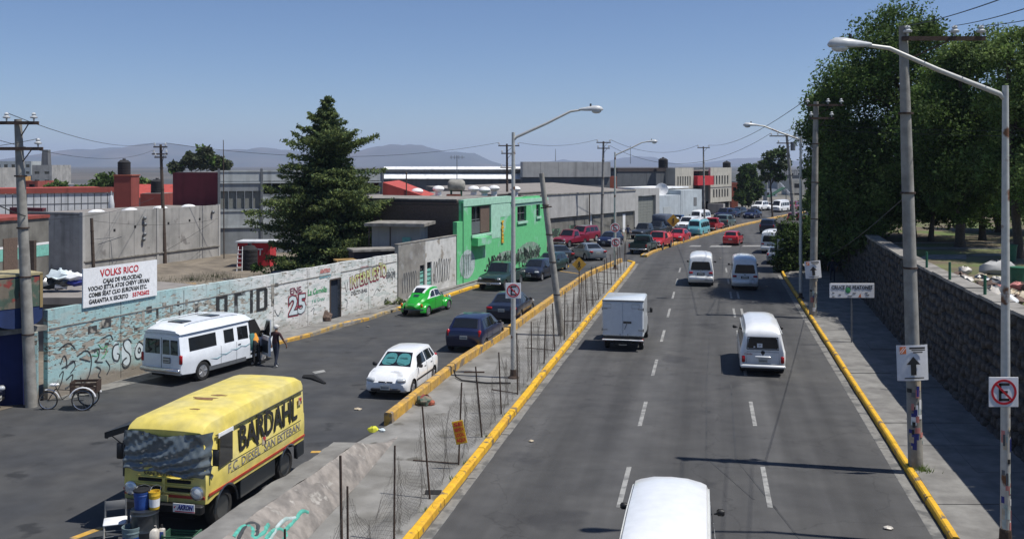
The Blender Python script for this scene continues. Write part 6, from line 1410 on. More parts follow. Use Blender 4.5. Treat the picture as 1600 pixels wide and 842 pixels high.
D0=100; p5,i5=upole('dark pole with hooked crossarms behind the green house',(Xd(793,D0),D0,0),(Xd(792,D0),D0,Zd(225,D0)),.14,.1,'wood',[(Zd(228,D0),.9,1.3,(-.8,1.2),0),(Zd(240,D0),.6,.9,(-.5,.8),0),(Zd(262,D0),.7,.9,(-.6,.8),0)])
D0=107; p6,i6=upole('straight pole with two dark crossarms before the street warehouse',(Xd(940,D0),D0,0),(Xd(943,D0),D0,Zd(221,D0)),.17,.11,'pole',[(Zd(223,D0),.8,.8,(-.7,.7),0),(Zd(232,D0),.7,.7,(-.6,.6),0)])
D0=125; p7,i7=upole('slender steel pole in front of the cream office building',(Xd(1101,D0),D0,0),(Xd(1099,D0),D0,Zd(229,D0)),.13,.09,'pole',[(Zd(231,D0),.8,.8,(-.7,.7),0)])
D0=51.5; p8,i8=upole('concrete pole with a small arrow poster halfway along the right kerb',(Xd(1270,D0),D0,.15),(Xd(1275,D0),D0,11.6),.2,.13,arms=[(11.4,.55,1.4,(-.5,.6,1.3),0),(10.7,.4,.9,(-.3,.8),0)])
D0=25.6; p9,i9=upole('tall near concrete utility pole with a large arrow poster and stickers',(Xd(1431,D0),D0,.15),(Xd(1411,D0),D0,11.9),.19,.11,arms=[(11.55,.1,2.1,(.05,1.3,2.0),0)])
D0=100; p10,i10=upole('leaning pole with transformer arms beyond the stone block',(Xd(1244,D0),D0,0),(Xd(1229,D0),D0,Zd(209,D0)),.2,.12,arms=[(Zd(213,D0),1.9,1.5,(-1.7,-1.0,1.2),.1),(Zd(224,D0),1.2,1.0,(-1.0,.8),.1)])
b=MB(); c=A(1239,222,100); b.tube(c,c-Vector((0,0,.9)),.25,.25,10); b.build('transformer',M['steel'],p10,smooth=40)
p11,_=upole('leaning bare concrete post planted in the fenced median',(Xd(878,45.7),45.7,.09),(1.4,45.7,Zd(271,45.7)),.17,.12)
MB().tube(A(845,325,45.7),A(862,323,45.4),.03).build('bracket',M['rust'],p11)
p12,_=upole('thin grey post against the street warehouse wall',(Xd(921,109.5),109.5,0),(Xd(921,109.5),109.5,Zd(303,109.5)),.08,.06,'wood')
p13,_=upole('thin antenna mast behind the concrete shed',(Xd(350,84),84,0),(Xd(349,84),84,Zd(219,84)),.05,.03,'wood')
p14,_=upole('short dark post in the yard left of the concrete shed',(Xd(147,66),66,0),(Xd(143,66),66,Zd(341,66)),.12,.1,'wood')
# stickers and poster remains round the near poles
def stickers(t,base,top,r,z0,z1,seed,n=26):
    rr=random.Random(seed); cols=['signwhite','pinkpaint','bluelogo','cream','greyspray','palegrey','ink']
    for k in range(n):
        z=rr.uniform(z0,z1); c=Vector(base).lerp(Vector(top),(z-base[2])/(top[2]-base[2])); a=rr.uniform(-2.6,-.4); w_=rr.uniform(.25,.8); h=rr.uniform(.08,.3)
        b=MB(); vs=[]; rad=r+.006+.003*rr.random()
        for i in range(4):
            aa=a+w_*(i/3-.5)
            for zz in (0,h): vs.append((c.x+rad*math.cos(aa),c.y+rad*math.sin(aa),z+zz))
        b.add(vs,[(2*i,2*i+2,2*i+3,2*i+1) for i in range(3)]); b.build('torn_sticker',M[rr.choice(cols)],t)
stickers(p9,(Xd(1431,25.6),25.6,.15),(Xd(1411,25.6),25.6,11.9),.19,.6,2.3,4,34)
stickers(p8,(Xd(1270,51.5),51.5,.15),(Xd(1275,51.5),51.5,11.6),.2,.3,3.0,5,24)
def lamp(label,base,ht,arm,rise,sgn,r=.085,dirv=(1,0)):
    t=thing('street_lamp',label,'street lamp',group='street lamps with long arms'); B=Vector(base); T=B+Vector((.0,0,ht))
    MB().path([B,B+Vector((0,0,ht*.5)),T],[r*1.25,r*1.05,r*.75],12).build('pole',M['lampmetal'],t,smooth=50)
    MB().lathe([(r*2.6,0),(r*2.4,.05),(r*1.5,.09),(r*1.4,.3),(r*1.25,.34)],12,Matrix.Translation(B)).build('base_plate',M['rust'],t)
    d=Vector((dirv[0]*sgn,dirv[1],0)).normalized(); P=[T-Vector((0,0,.3)),T+d*.12-Vector((0,0,.18)),T+d*arm*.5+Vector((0,0,rise*.52-.1)),T+d*arm*.85+Vector((0,0,rise*.93)),T+d*arm+Vector((0,0,rise))]
    MB().path(P,[.055,.055,.05,.045,.04],8).build('arm',M['lampmetal'],t,smooth=60)
    e=P[-1]; ang=math.atan2(d.y,d.x); Mt=Matrix.Translation(e)@Matrix.Rotation(ang,4,'Z')@Matrix.Rotation(R(90),4,'Y')
    h=MB(); vs=[]; prof=[(-.05,.04,.04),(.1,.07,.07),(.3,.11,.12),(.5,.15,.16),(.7,.155,.15),(.82,.1,.1),(.88,.02,.02)]
    n=12
    for x,hh,ww in prof:
        for i in range(n): a=2*math.pi*i/n; vs.append(e+d*x+Vector((-d.y,d.x,0))*ww*math.cos(a)+Vector((0,0,max(hh*math.sin(a),-.05)+.02)))
    fs=[(k*n+i,k*n+(i+1)%n,k*n+n+(i+1)%n,k*n+n+i) for k in range(len(prof)-1) for i in range(n)]+[tuple(range(n-1,-1,-1)),tuple(range((len(prof)-1)*n,len(prof)*n))]
    h.add(vs,fs); h.build('lamp_head',M['porcelain'],t,smooth=50)
    MB().ball(e+d*.62+Vector((0,0,-.05)),.14,14,8,sq=(1.3,1,.62)).build('lamp_lens',M['lamp'],t,smooth=60)
    MB().tube(e+d*.4+Vector((0,0,.14)),e+d*.4+Vector((0,0,.24)),.035).build('photocell',M['black'],t)
    return t
D0=36.6; l1=lamp('near median street lamp with a no parking sign',(Xd(802,D0),D0,.09),Zd(207,D0)-.09,2.55,.85,1)
D0=75; l2=lamp('farther median street lamp with two round signs',(Xd(961,D0),D0,.09),Zd(238,D0)-.09,2.45,.8,1)
D0=20.4; l3=lamp('rusty near street lamp on the right pavement with its arm over the road',(Xd(1571,D0),D0,.15),Zd(134,D0)-.15,2.9,.85,-1)
D0=58; l4=lamp('street lamp beside the stone block on the right pavement',(Xd(1251,D0),D0,.15),Zd(213,D0)-.15,2.6,.65,-1)
stickers(l3,(Xd(1571,20.4),20.4,.15),(Xd(1571,20.4),20.4,9.5),.1,.4,2.6,9,26)
D0=140; l5=lamp('small far street lamp past the leaning pole',(Xd(1250,D0),D0,.15),Zd(222,D0),1.6,.3,1)
def noparking(parent,c,s=.58,round_=False):
    o=link('no_parking_sign',None,parent); b=MB()
    if round_: b.lathe([(s/2,0),(s/2,.015)],24,Matrix.Translation(c)@Matrix.Rotation(R(90),4,'X'))
    else: b.rbox(c,(s,.02,s*1.02),.008)
    b.build('plate',M['signwhite'],o)
    T=Matrix.Translation(Vector(c)+Vector((0,-.014,0)))@Matrix.Rotation(R(90),4,'X')
    b=MB(); ro,ri=s*.43,s*.355; n=32; vs=[];
    for i in range(n):
        a=2*math.pi*i/n
        for rr_,zz in ((ro,0),(ri,0),(ro,.006),(ri,.006)): vs.append(T@Vector((rr_*math.cos(a),rr_*math.sin(a),zz)))
    fs=[]
    for i in range(n): a=4*i; q=4*((i+1)%n); fs+=[(a+2,q+2,q+3,a+3),(a,q,q+2,a+2),(a+3,q+3,q+1,a+1)]
    b.add(vs,fs); b.build('red_ring',M['signred'],o)
    C0=Vector(c)
    b=MB(); 
    for dx,dz,w_,h_ in ((-.075,0,.05,.34),(.01,.15,.2,.05),(-.0,0,.15,.05),(.01,-.15,.2,.05)): b.box(C0+Vector((dx*s/.58,-.016,dz*s/.58)),(w_*s/.58,.006,h_*s/.58))
    b.build('letter',M['ink'],o)
    b=MB(); b.box(C0+Vector((0,-.021,0)),(s*.76,.005,s*.07),rot=Matrix.Rotation(R(45),3,'Y')); b.build('red_bar',M['signred'],o)
    return o
noparking(l1,A(802,454,36.3),.58); noparking(l3,A(1568,612,20.15),.62); noparking(l2,A(961,356,74.7),.75,True); noparking(l2,A(962,379,74.7),.7)
def poster(parent,c,w_,h_,tilt,bend=.06):
    o=link('arrow_poster',None,parent); o.location=c; o.rotation_euler=(0,R(tilt),0); n=8; vs=[]
    for j in range(2):
        for i in range(n+1):
            x=-w_/2+w_*i/n; vs.append((x,-bend*math.sin(math.pi*i/n)-.02,-h_/2 if j==0 else h_/2))
    back=[(x,y+.006,z) for x,y,z in vs]; k=n+1
    b=MB(); b.add(vs+back,[(i,i+1,k+i+1,k+i) for i in range(n)]+[(2*k+i,3*k+i,3*k+i+1,2*k+i+1) for i in range(n)]+[(i,2*k+i,2*k+i+1,i+1) for i in range(n)]+[(k+i,k+i+1,3*k+i+1,3*k+i) for i in range(n)]); b.build('sheet',M['signwhite'],o,smooth=60)
    def yy(x): return -bend*math.sin(math.pi*(x+w_/2)/w_)-.027
    def strip_(name,poly,m):
        b=MB(); b.slab([(x*w_,yy(x*w_)-.008,z*h_) for x,z in poly],.006); return b.build(name,m,o)
    strip_('arrow',[(-.07,-.32),(.07,-.32),(.07,-.02)],M['ink']); 
    b=MB(); b.slab([(-.085*w_,yy(0)-.01,-.34*h_),(.085*w_,yy(0)-.01,-.34*h_),(.085*w_,yy(0)-.01,-.02*h_),(-.085*w_,yy(0)-.01,-.02*h_)],.008).slab([(-.22*w_,yy(0)-.011,-.04*h_),(.22*w_,yy(0)-.011,-.04*h_),(0,yy(0)-.011,.18*h_)],.008); b.build('arrow',M['ink'],o)
    b=MB(); q=-.31*w_; b.box((q,yy(q)-.006,.36*h_),(.2*w_,.006,.2*h_)); b.build('orange_logo',M['orangelogo'],o)
    b=MB(); 
    for k_ in (-.05,.02): b.box((q+k_*w_,yy(q)-.012,.36*h_),(.018*w_,.004,.2*h_),rot=Matrix.Rotation(R(40),3,'Y'))
    b.build('logo_stripe',M['signwhite'],o)
    b=MB(); 
    for z_,a_,c_ in ((.42,-.12,.38),(.36,-.05,.38),(.30,0,.3),(-.42,-.3,.32)): 
        x_=(a_+c_)/2*w_; b.box((x_,yy(x_)-.014,z_*h_),((c_-a_)*w_,.004,.03*h_ if z_!=.42 else .05*h_))
    b.build('small_print',M['ink'],o,kind='stuff'); return o
M['orangelogo']=mat('orange_print',(.6,.16,.05),.6,0,.1)
poster(p9,A(1425,566,25.3),.82,.93,-2); poster(p8,A(1270,421,51.2),.85,.92,-5)
# crossing sign, diamonds, speed sign
t=thing('crossing_sign','long white pedestrian crossing board on a thin post in the wall shade','sign'); D0=43.6; c=A(1331,454,D0); MB().rbox(c,(2.03,.03,.66),.01).build('board',M['signwhite'],t); MB().tube((c.x,D0+.04,.15),(c.x,D0+.04,c.z),.035).build('post',M['steel'],t)
text('CRUCE DE PEATONES',.24,M['ink'],t,(c.x,D0-.022,c.z+.14),width=1.85,bold=.003)
b=MB(); b.ball((c.x-.18,D0-.02,c.z+.02),.14,10,6,sq=(.9,.08,1)); b.build('green_emblem',M['greenspray'],t); b=MB(); b.slab([(c.x+.28,D0-.02,c.z-.3),(c.x+.42,D0-.02,c.z-.3),(c.x+.38,D0-.02,c.z-.12)],.006); b.build('orange_mark',M['orangelogo'],t)
b=MB(); 
for dx,dz,w_ in ((-.85,-.1,.1),(-.55,-.18,.12),(-.85,-.27,.12),(.1,-.12,.14),(.65,-.1,.12),(.7,-.2,.16),(-.1,-.25,.2)): b.box((c.x+dx,D0-.022,c.z+dz),(w_,.004,.035))
b.build('small_print',M['ink'],t,kind='stuff')
def diamond(label,px,py,D0,s,py_base=None):
    t=thing('warning_sign',label,'sign'); c=A(px,py,D0); b=MB(); b.slab([(c.x-s/2,D0,c.z),(c.x,D0,c.z-s/2),(c.x+s/2,D0,c.z),(c.x,D0,c.z+s/2)],.02); b.build('plate',M['amber'],t)
    MB().tube((c.x,D0+.04,.09),(c.x,D0+.04,c.z+s*.3),.03).build('post',M['rust'],t)
    b=MB(); b.ball((c.x,D0-.015,c.z+.14*s),.05*s/.75,8,5,sq=(1,.2,1)); 
    for q in ((-.02,.1,.02,-.06),(.02,-.06,.09,-.24),(-.0,-.06,-.08,-.22),(.0,.07,.1,.0),(.0,.07,-.1,.0)): b.tube((c.x+q[0]*s,D0-.012,c.z+q[1]*s),(c.x+q[2]*s,D0-.012,c.z+q[3]*s),.022)
    b.build('walking_figure',M['ink'],t)
M['amber']=mat('faded_amber_sign',(.5,.28,.03),.6,0,.15,3)
diamond('amber diamond pedestrian sign standing in the fenced median',905,413,56,.85); diamond('amber diamond sign at the far median among the parked cars',1052,345,96,1.3)
t=thing('speed_sign','square white speed limit sign on the stone block','sign'); c=A(1221,382,73.3); MB().rbox(c,(.66,.03,.85),.01).build('board',M['signwhite'],t); MB().tube((c.x,73.35,0),(c.x,73.35,c.z),.03).build('post',M['steel'],t)
b=MB(); n=24; T=Matrix.Translation(c+Vector((0,-.02,.08)))@Matrix.Rotation(R(90),4,'X'); b.lathe([(.22,0),(.27,0),(.27,.008),(.22,.008),(.22,0)],24,T); b.build('ring',M['greyspray'],t); text('50',.3,M['ink'],t,c+Vector((0,-.03,.08)),width=.3,bold=.006); 
# VOLKS RICO board on the wall top
t=thing('workshop_board','large white lettered workshop board fixed on top of the painted wall','sign'); n_=wp(0,0,0)
s0,s1=(34.9-33.5)/.9294,(38.4-33.5)/.9294; b=MB(); wseg(b,s0,s1,3.0,4.42,.02,.07,z1b=4.42); b.build('board',M['signwhite'],t); sc=(s0+s1)/2
for tx,z,sz,wd,m,ds in (('VOLKS RICO',4.17,.36,1.95,'signred',-.1),('CAJAS DE VELOCIDAD',3.87,.22,2.0,'ink',.05),('VOCHO JETTA ATOS CHEVY URVAN',3.65,.22,3.1,'ink',-.1),('COMBI SEAT CLIO EUROVAN ETC.',3.42,.22,2.95,'ink',-.15),('GARANTIA X ESCRITO',3.18,.22,1.95,'ink',-.65),('55742602',3.18,.22,.9,'signred',1.0)):
    wtext(sc+ds,z,tx,sz,M[m],out=.078,bold=.006,width=wd,parent=t,name='board_lettering')
# fence on the median
t=thing('wire_fence','sagging wire mesh fence on leaning rusty posts along the median kerb','fence')
def XM(D): 
    for (x0,y0),(x1,y1) in zip(MRr,MRr[1:]):
        if D<=y1 or (x1,y1)==MRr[-2]: return x0+(x1-x0)*(D-y0)/(y1-y0)
rr=random.Random(11); FP=[]; D0=15.4
while D0<78:
    x=XM(D0)-.42; tl=Vector((rr.uniform(-.12,.08),rr.uniform(-.15,.15),0)); hgt=2.15+rr.uniform(-.12,.15); 
    if rr.random()<.12: tl*=2
    b=Vector((x,D0,.08)); tp=b+tl+Vector((0,0,hgt)); m=MB(); m.tube(b,tp,.026,.022,6); m.build('post',M['rust'],t); FP.append((b,tp)); D0+=2.65 if D0<60 else 2.2
b=Vector((Xd(621,22),21.2,.08)); 
for i,(px,py,pt) in enumerate(((621,842,711),(534,860,797))):
    if i==0: continue
    q=G(px,py,.09); m=MB(); m.tube(q,q+Vector((-.03,0,2.0)),.035,.03,6); m.build('post',M['rust'],t)
wm=MB(); rr=random.Random(5)
for (b0,t0),(b1,t1) in zip(FP,FP[1:]):
    ln=(b1-b0).length; nu=int(ln/.13); droop=rr.uniform(.05,.75) if b0.y>24 else rr.uniform(.4,1.1); base_up=rr.uniform(0,.1)
    def pt(u,v):
        lo=b0.lerp(b1,u)+Vector((0,0,base_up)); hi=t0.lerp(t1,u)-Vector((0,0,.1+droop*4*u*(1-u)*1.0)); p=lo.lerp(hi,v); p.x+=.13*math.sin(u*9+b0.y)*math.sin(v*3.1)+.05*math.sin(u*23); return p
    if b0.y>60: continue
    nv=14
    for k in range(-nv,nu+1):
        for sg in (1,-1):
            pts=[]
            for j in range(nv+1):
                uu=(k+j)/nu if sg>0 else (k+nv-j)/nu
                if 0<=uu<=1: pts.append(pt(uu,j/nv))
            if len(pts)>2: wm.path(pts[::2] if len(pts)>4 else pts,.0022,3)
wm.build('wire_mesh',M['mesh'],t,kind='stuff')
for i in range(1,len(FP)-1,3):
    b0=FP[i][0]; m=MB(); e=b0+Vector((rr.uniform(-1.5,-.8),rr.uniform(-.3,1.8),.03)); m.tube(b0+Vector((0,0,.05)),e,.018,.018,5); m.build('fallen_brace',M['rust'],t)
t=thing('yellow_notice','small yellow hand lettered notice wired to the fence','sign'); c=A(718,675,25.6); o=link('board',None,t)
M3=Matrix.Translation(c)@Matrix.Rotation(R(-12),4,'Y'); b=MB(); b.rbox((0,0,0),(.3,.02,.62),.006); me=b.mesh('board',M['yelsign'] if 'yelsign' in M else M['kerb']); bpy.data.objects.remove(o); o=link('board',me,t); o.matrix_local=M3
for k,tx in enumerate(('SE','RENTA','LOCAL','AQUI')): q=text(tx,.13,M['signred'],o,(0,-.02,.21-k*.14),width=.24,bold=.004)
# mound / rough retaining bank at the foot of the median
t=thing('rubble_bank','lumpy concrete bank with a flat top strip and teal graffiti at the median end','bank')
L0=[G(622,682,.09),G(560,756,.09),G(480,842,.09),G(430,905,.09),G(360,1010,.09)]; H0=[G(588,668,.6),G(515,722,.8),G(400,800,.85),G(300,880,.9),G(180,980,.9)]
nseg=70; nv=16; vs=[]; rr=random.Random(8)
from mathutils import noise as mn
def along(P,u):
    k=min(int(u*(len(P)-1)),len(P)-2); f=u*(len(P)-1)-k; return P[k].lerp(P[k+1],f)
for i in range(nseg+1):
    u=i/nseg; lo=along(L0,u); hi=along(H0,u); endk=min(1,u*9)
    for j in range(nv+1):
        v=j/nv; p=lo.lerp(hi,v); z=lo.z+(hi.z-lo.z)*(v**.75)*endk
        q=mn.noise(Vector((p.x*2.2,p.y*1.7,0)))*.16+mn.noise(Vector((p.x*6,p.y*5,3)))*.07; q*=math.sin(math.pi*v)*1.0+.15
        vs.append((p.x,p.y,z+q*endk))
fs=[(i*(nv+1)+j,i*(nv+1)+j+1,(i+1)*(nv+1)+j+1,(i+1)*(nv+1)+j) for i in range(nseg) for j in range(nv)]
b=MB(); b.add(vs,fs); b.build('rough_slope',M['rubble'],t,smooth=50)
from mathutils.bvhtree import BVHTree
BV=BVHTree.FromPolygons([Vector(q) for q in vs],fs)
vs=[];
for i in range(nseg+1):
    u=i/nseg; p=along(H0,u); d=(along(H0,min(1,u+.01))-along(H0,max(0,u-.01))).normalized(); n_=Vector((-d.y,d.x,0)); n_=n_ if n_.x<0 else -n_; z=.09+(p.z-.09)*min(1,u*9)+.03*mn.noise(p*2)
    w_=.62+.06*mn.noise(p*1.3); a=p; c=p+n_*w_
    vs+=[(a.x,a.y,z),(c.x,c.y,z-.02),(c.x,c.y,-.02)]
fs=[]
for i in range(nseg): a=3*i; fs+=[(a,a+1,a+4,a+3),(a+1,a+2,a+5,a+4)]
fs+=[(0,2,1)]
b=MB(); b.add(vs,fs); me=b.mesh('flat_top',M['concrete'],30); bm=bmesh.new(); bm.from_mesh(me); bmesh.ops.recalc_face_normals(bm,faces=bm.faces); bm.to_mesh(me); bm.free(); link('flat_top',me,t)
def surf(px,py):                                # on the sloping bank, roughly
    p=G(px,py,.5); return p+Vector((0,-.02,.06))
for st,m in (([(345,842),(360,822),(378,828),(372,846),(392,838),(400,822)],'teal_graf'),([(395,846),(412,826),(430,836),(420,850)],'teal_graf'),([(425,832),(440,818),(452,800),(462,804)],'teal_graf'),([(352,846),(366,818),(386,822),(380,842)],'spray'),([(400,850),(420,815),(442,812)],'palegrey')):
    Pp=[Vector((a+20,b_-4)) for a,b_ in st]
    for _ in range(3):
        Qq=[Pp[0]]
        for a,c in zip(Pp,Pp[1:]): Qq+=[a*.75+c*.25,a*.25+c*.75]
        Qq.append(Pp[-1]); Pp=Qq
    P=[]
    for q in Pp:
        d=(A(q.x,q.y,10)-Vector((0,0,CH))).normalized(); h_,nn=BV.ray_cast(Vector((0,0,CH)),d)[:2]
        if h_: nn=nn if nn.z>0 else -nn; P.append(h_-nn*.042)
    if len(P)>3:
        b=MB(); b.path(P,.06,8); b.build('graffiti_stroke',M[m],t,smooth=60)
# ------------------------------------------------------------------ trees
def leafmesh(name,P,size,mat_idx,mats,nrm=None,elong=1.7):
    P=np.asarray(P,dtype=np.float32); N=len(P); rs=np.random.RandomState(N%9973)
    a=rs.normal(size=(N,3)); a/=np.linalg.norm(a,axis=1)[:,None]
    b=rs.normal(size=(N,3)); b=np.cross(a,b); b/=np.linalg.norm(b,axis=1)[:,None]
    s=(np.asarray(size)*(.6+.8*rs.rand(N)))[:,None]
    u=a*s*elong*.5; v=b*s*.5
    V=np.stack([P-u,P-v*.9+u*.1,P+u,P+v*.9+u*.1],axis=1).reshape(-1,3)
    me=bpy.data.meshes.new(name); me.vertices.add(4*N); me.vertices.foreach_set('co',V.ravel()); me.loops.add(4*N); me.loops.foreach_set('vertex_index',np.arange(4*N,dtype=np.int32))
    me.polygons.add(N); me.polygons.foreach_set('loop_start',np.arange(0,4*N,4,dtype=np.int32)); me.polygons.foreach_set('loop_total',np.full(N,4,dtype=np.int32))
    for m in mats: me.materials.append(m)
    me.polygons.foreach_set('material_index',np.asarray(mat_idx,dtype=np.int32)); me.update(); me.validate(); return me
def crown_pts(ells,n,seed,sub=30,spread=.27):
    """ells: (centre, radii). leaves gathered in clumps lying on and in each lobe"""
    rs=np.random.RandomState(seed); vol=np.array([e[1][0]*e[1][2] for e in ells]); vol=vol/vol.sum(); P=[];I=[]
    for (c,r),w_ in zip(ells,vol):
        k=max(6,int(sub*(w_*len(ells))**.5)); m=int(n*w_/k)+1
        for q in range(k):
            d=rs.normal(size=3); d/=np.linalg.norm(d); rad=rs.uniform(.2,1.0)**.7; cc=np.array(c)+d*np.array(r)*rad
            cr=spread*rs.uniform(.6,1.3)*min(r[0],r[2])
            L=np.clip(rs.normal(size=(m,3)),-1.9,1.9)*cr*np.array([1,1,.75]); P.append(cc+L); I.append(np.full(m,rs.choice([0,0,1,1,2],p=[.3,.25,.2,.15,.1])))
    return np.concatenate(P),np.concatenate(I)
def trunk(t,base,top,r,limbs,seed,m='bark'):
    rr=random.Random(seed); b=MB(); base=Vector(base); top=Vector(top); mid=base.lerp(top,.5)+Vector((rr.uniform(-.3,.3),rr.uniform(-.3,.3),0))
    b.path([base-Vector((0,0,.2)),base+Vector((0,0,.4)),mid,top],[r*1.4,r,r*.7,r*.3],9)
    for e in limbs:
        e=Vector(e); k=rr.uniform(.35,.8); s=base.lerp(top,k) if k>.5 else base.lerp(mid,k*2); s=base.lerp(mid,k*2) if k<=.5 else mid.lerp(top,(k-.5)*2)
        b.path([s,s.lerp(e,.5)+Vector((0,0,.3)),e],[r*.4,r*.25,r*.08],6)
    b.build('trunk',M[m],t,smooth=60)
def px_tree(label,name,D,base_px,lobes,n,size,mats,seed,zb=3.75,cat='tree',group=None,top=None,r=.22,depth=None,sub=30,spread=.275):
    t=thing(name,label,cat,group=group); k=D/F; ells=[]; park=group is not None and D<70; depth=depth or (2.0 if park else .9); n=int(n*(1.35 if park else 1))  # park crowns stretched in depth to throw more shade on the lawn
    for i,(px,py,rx,ry) in enumerate(lobes):
        rr=random.Random(seed*31+i); c=A(px,py,D+rr.uniform(-1,1)*min(rx*k*.7,2.5)); ells.append((c,(rx*k,rx*k*depth,ry*k)))
    P,I=crown_pts(ells,n,seed,sub,spread)
    cx=Xd(base_px,D); tp=A(*(top or (lobes[0][0],lobes[0][1])),D)
    trunk(t,(cx,D,zb),tp,r,[e[0] for e in ells[1:7]],seed)
    link('crown',leafmesh('crown',P,np.full(len(P),size),I,[M[m] for m in mats]),t); return t
G_='park trees behind the stone wall'
dk=('leafdark','leafmid','leaflight')
px_tree('tallest broad dark tree of the park, its top rising above the near utility pole','broadleaf_tree',60,1425,[(1410,48,46,42),(1372,88,52,50),(1445,90,52,50),(1325,128,50,50),(1400,150,75,60),(1465,165,55,60),(1302,195,42,55),(1365,230,70,60),(1440,250,60,60),(1305,265,40,55),(1330,300,45,45),(1400,310,60,40),(1460,320,45,30),(1298,320,25,40)],64600,0.124,dk,1,group=G_,r=.26)
px_tree('dark tree behind the rusty street lamp top','broadleaf_tree',52,1500,[(1500,120,45,50),(1530,90,38,35),(1480,190,55,60),(1540,180,50,55),(1510,260,55,60),(1490,320,50,22),(1555,270,45,45)],41800,0.112,dk,2,group=G_,r=.26)
px_tree('lighter green tree at the right frame edge behind the lamp pole','broadleaf_tree',46,1592,[(1575,75,40,35),(1610,110,45,50),(1590,170,45,50),(1625,230,50,60),(1585,260,38,55),(1600,320,45,20),(1660,180,60,100)],38000,0.099,('leafmid','leaflight','leafdark'),3,group=G_,r=.22)
px_tree('dark slim tree nearest the road beside the arrow poster pole','broadleaf_tree',66,1318,[(1300,185,25,45),(1286,160,22,35),(1284,215,22,40),(1285,262,24,38),(1292,315,26,40),(1300,365,28,35),(1325,250,30,50),(1335,345,35,35),(1325,390,28,25)],12000,.2,dk,4,group=G_)
px_tree('low dark tree under the tallest park tree','broadleaf_tree',58,1375,[(1370,320,45,35),(1340,350,35,30),(1385,285,40,40),(1420,330,35,20)],19000,0.112,dk,5,group=G_)
px_tree('thin park tree between the two tall pole shafts','broadleaf_tree',56,1455,[(1455,300,40,32),(1440,270,35,35),(1480,325,40,22)],13300,0.099,dk,6,group=G_,r=.16)
px_tree('broad dark park tree hanging low over the lawn behind the lamp pole','broadleaf_tree',57,1535,[(1530,250,60,40),(1480,290,50,35),(1570,310,60,35),(1620,280,60,50),(1520,335,50,18)],14000,.115,dk,9,group=G_,r=.2)
px_tree('farther park tree with a slim trunk near the frame edge','broadleaf_tree',64,1560,[(1545,300,45,35),(1580,280,40,40),(1520,330,40,14)],9000,.2,dk,7,group=G_,r=.2)
px_tree('second slim far tree at the frame edge over the lawn','broadleaf_tree',62,1625,[(1625,300,60,38),(1600,330,40,15),(1680,250,60,70)],9000,.2,dk,8,group=G_,r=.2)
# climbing growth over the far wall stretch
def bush(label,ells,n,size,mats,seed,name='climbing_shrub',cat='shrub',group=None,stem=True):
    t=thing(name,label,cat,group=group); P,I=crown_pts(ells,n,seed); 
    b=MB(); c=Vector(ells[0][0])
    b.path([Vector((c.x,c.y,max(0,c.z-ells[0][1][2]-.3))),c],[.08,.03],5)
    b.build('stem',M['bark'],t,smooth=60); link('foliage',leafmesh('foliage',P,np.full(len(P),size),I,[M[m] for m in mats]),t)
bush('dark climbing growth hanging over the far stretch of stone wall',[(Vector((WR(62)-.3,62,3.6)),(1,4,1.4)),(Vector((WR(68)-.4,68,3.2)),(1.2,4,1.8)),(Vector((WR(57),57,4.2)),(.9,2.5,.9)),(Vector((WR(74)-.8,74,2.6)),(1.5,3,2.2))],22000,.16,('leafdark','leafdark','leafmid'),21)
bush('sunlit light green bush on the far end of the stone wall',[(A(1330,366,63),(1.0,1,.9)),(A(1316,375,62),(.7,1,.5))],3500,.14,('leaflight','leafmid','leaflight'),22)
bush('dark climbing growth covering the square block at the kerb',[(A(1234,385,73.6),(1.2,.5,2.0)),(A(1226,410,73.4),(.9,.4,1.4)),(A(1245,365,73.8),(.8,.5,.9))],9000,.13,('leafdark','leafdark','leafdark'),25)
bush('dark bush behind the square stone block',[(A(1262,395,80),(1.3,2,2.6)),(A(1275,350,84),(1.6,2,2.4)),(A(1290,330,88),(1.6,2,3.0))],9000,.2,('leafdark','leafdark','leafmid'),23)
# conifer in the yard
def conifer(label,x,y,H_,Rb,n,size,seed,asym=None):
    t=thing('conifer_tree',label,'tree',(0,0,0)); rs=np.random.RandomState(seed); P=[];I=[]; b=MB(); b.path([(x,y,-.1),(x,y,.5),(x,y,H_*.6),(x,y,H_-.2)],[.38,.3,.16,.03],10)
    z=.9
    br=MB()
    while z<H_-.25:
        f=1-z/H_; rad=float(np.interp(f,[0,.08,.2,.31,.5,.68,.85,1],[.15,.55,1.35,2.9,3.4,4.8,4.5,3.8]))*(.85+.25*rs.rand()); k=int(5+5*f)
        for q in range(k):
            z0_=z; a=rs.uniform(0,2*math.pi); zz_=z+rs.uniform(-.3,.3)*(.4+f); L=rad*rs.uniform(.4,1.12)
            if rs.rand()<.2: L*=1.28
            rise=rs.uniform(.1,.4) if f>.35 else rs.uniform(.35,.7)
            pts=[]; m=int(n*L/62)+8
            for s in np.linspace(0,1,5):
                pts.append(Vector((x+math.cos(a)*L*s,y+math.sin(a)*L*s,max(.3,zz_)+L*(rise*s-.28*s*s+.16*s**3))))
            br.path(pts,[.05*f+.015,.04*f+.012,.03*f+.01,.02,.008],4)
            for i in range(m):
                s=rs.beta(1.7,1.1); kk=min(int(s*4),3); p=pts[kk].lerp(pts[kk+1],s*4-kk)
                wd=L*.13*(1.15-s*.75)+.06
                side=rs.normal()*wd; P.append((p.x-math.sin(a)*side+rs.normal()*.05,p.y+math.cos(a)*side+rs.normal()*.05,p.z-abs(rs.normal())*wd*.55+rs.normal()*.04)); I.append(1 if (s>.75 and rs.rand()<.6) or rs.rand()<.12 else 0)
        z+=.14+.13*f
    b.build('trunk',M['bark'],t,smooth=60); br.build('branches',M['bark'],t,kind='stuff')
    link('foliage',leafmesh('foliage',P,np.full(len(P),size),I,[M['needle'],M['needle2']],elong=2.4),t); return t
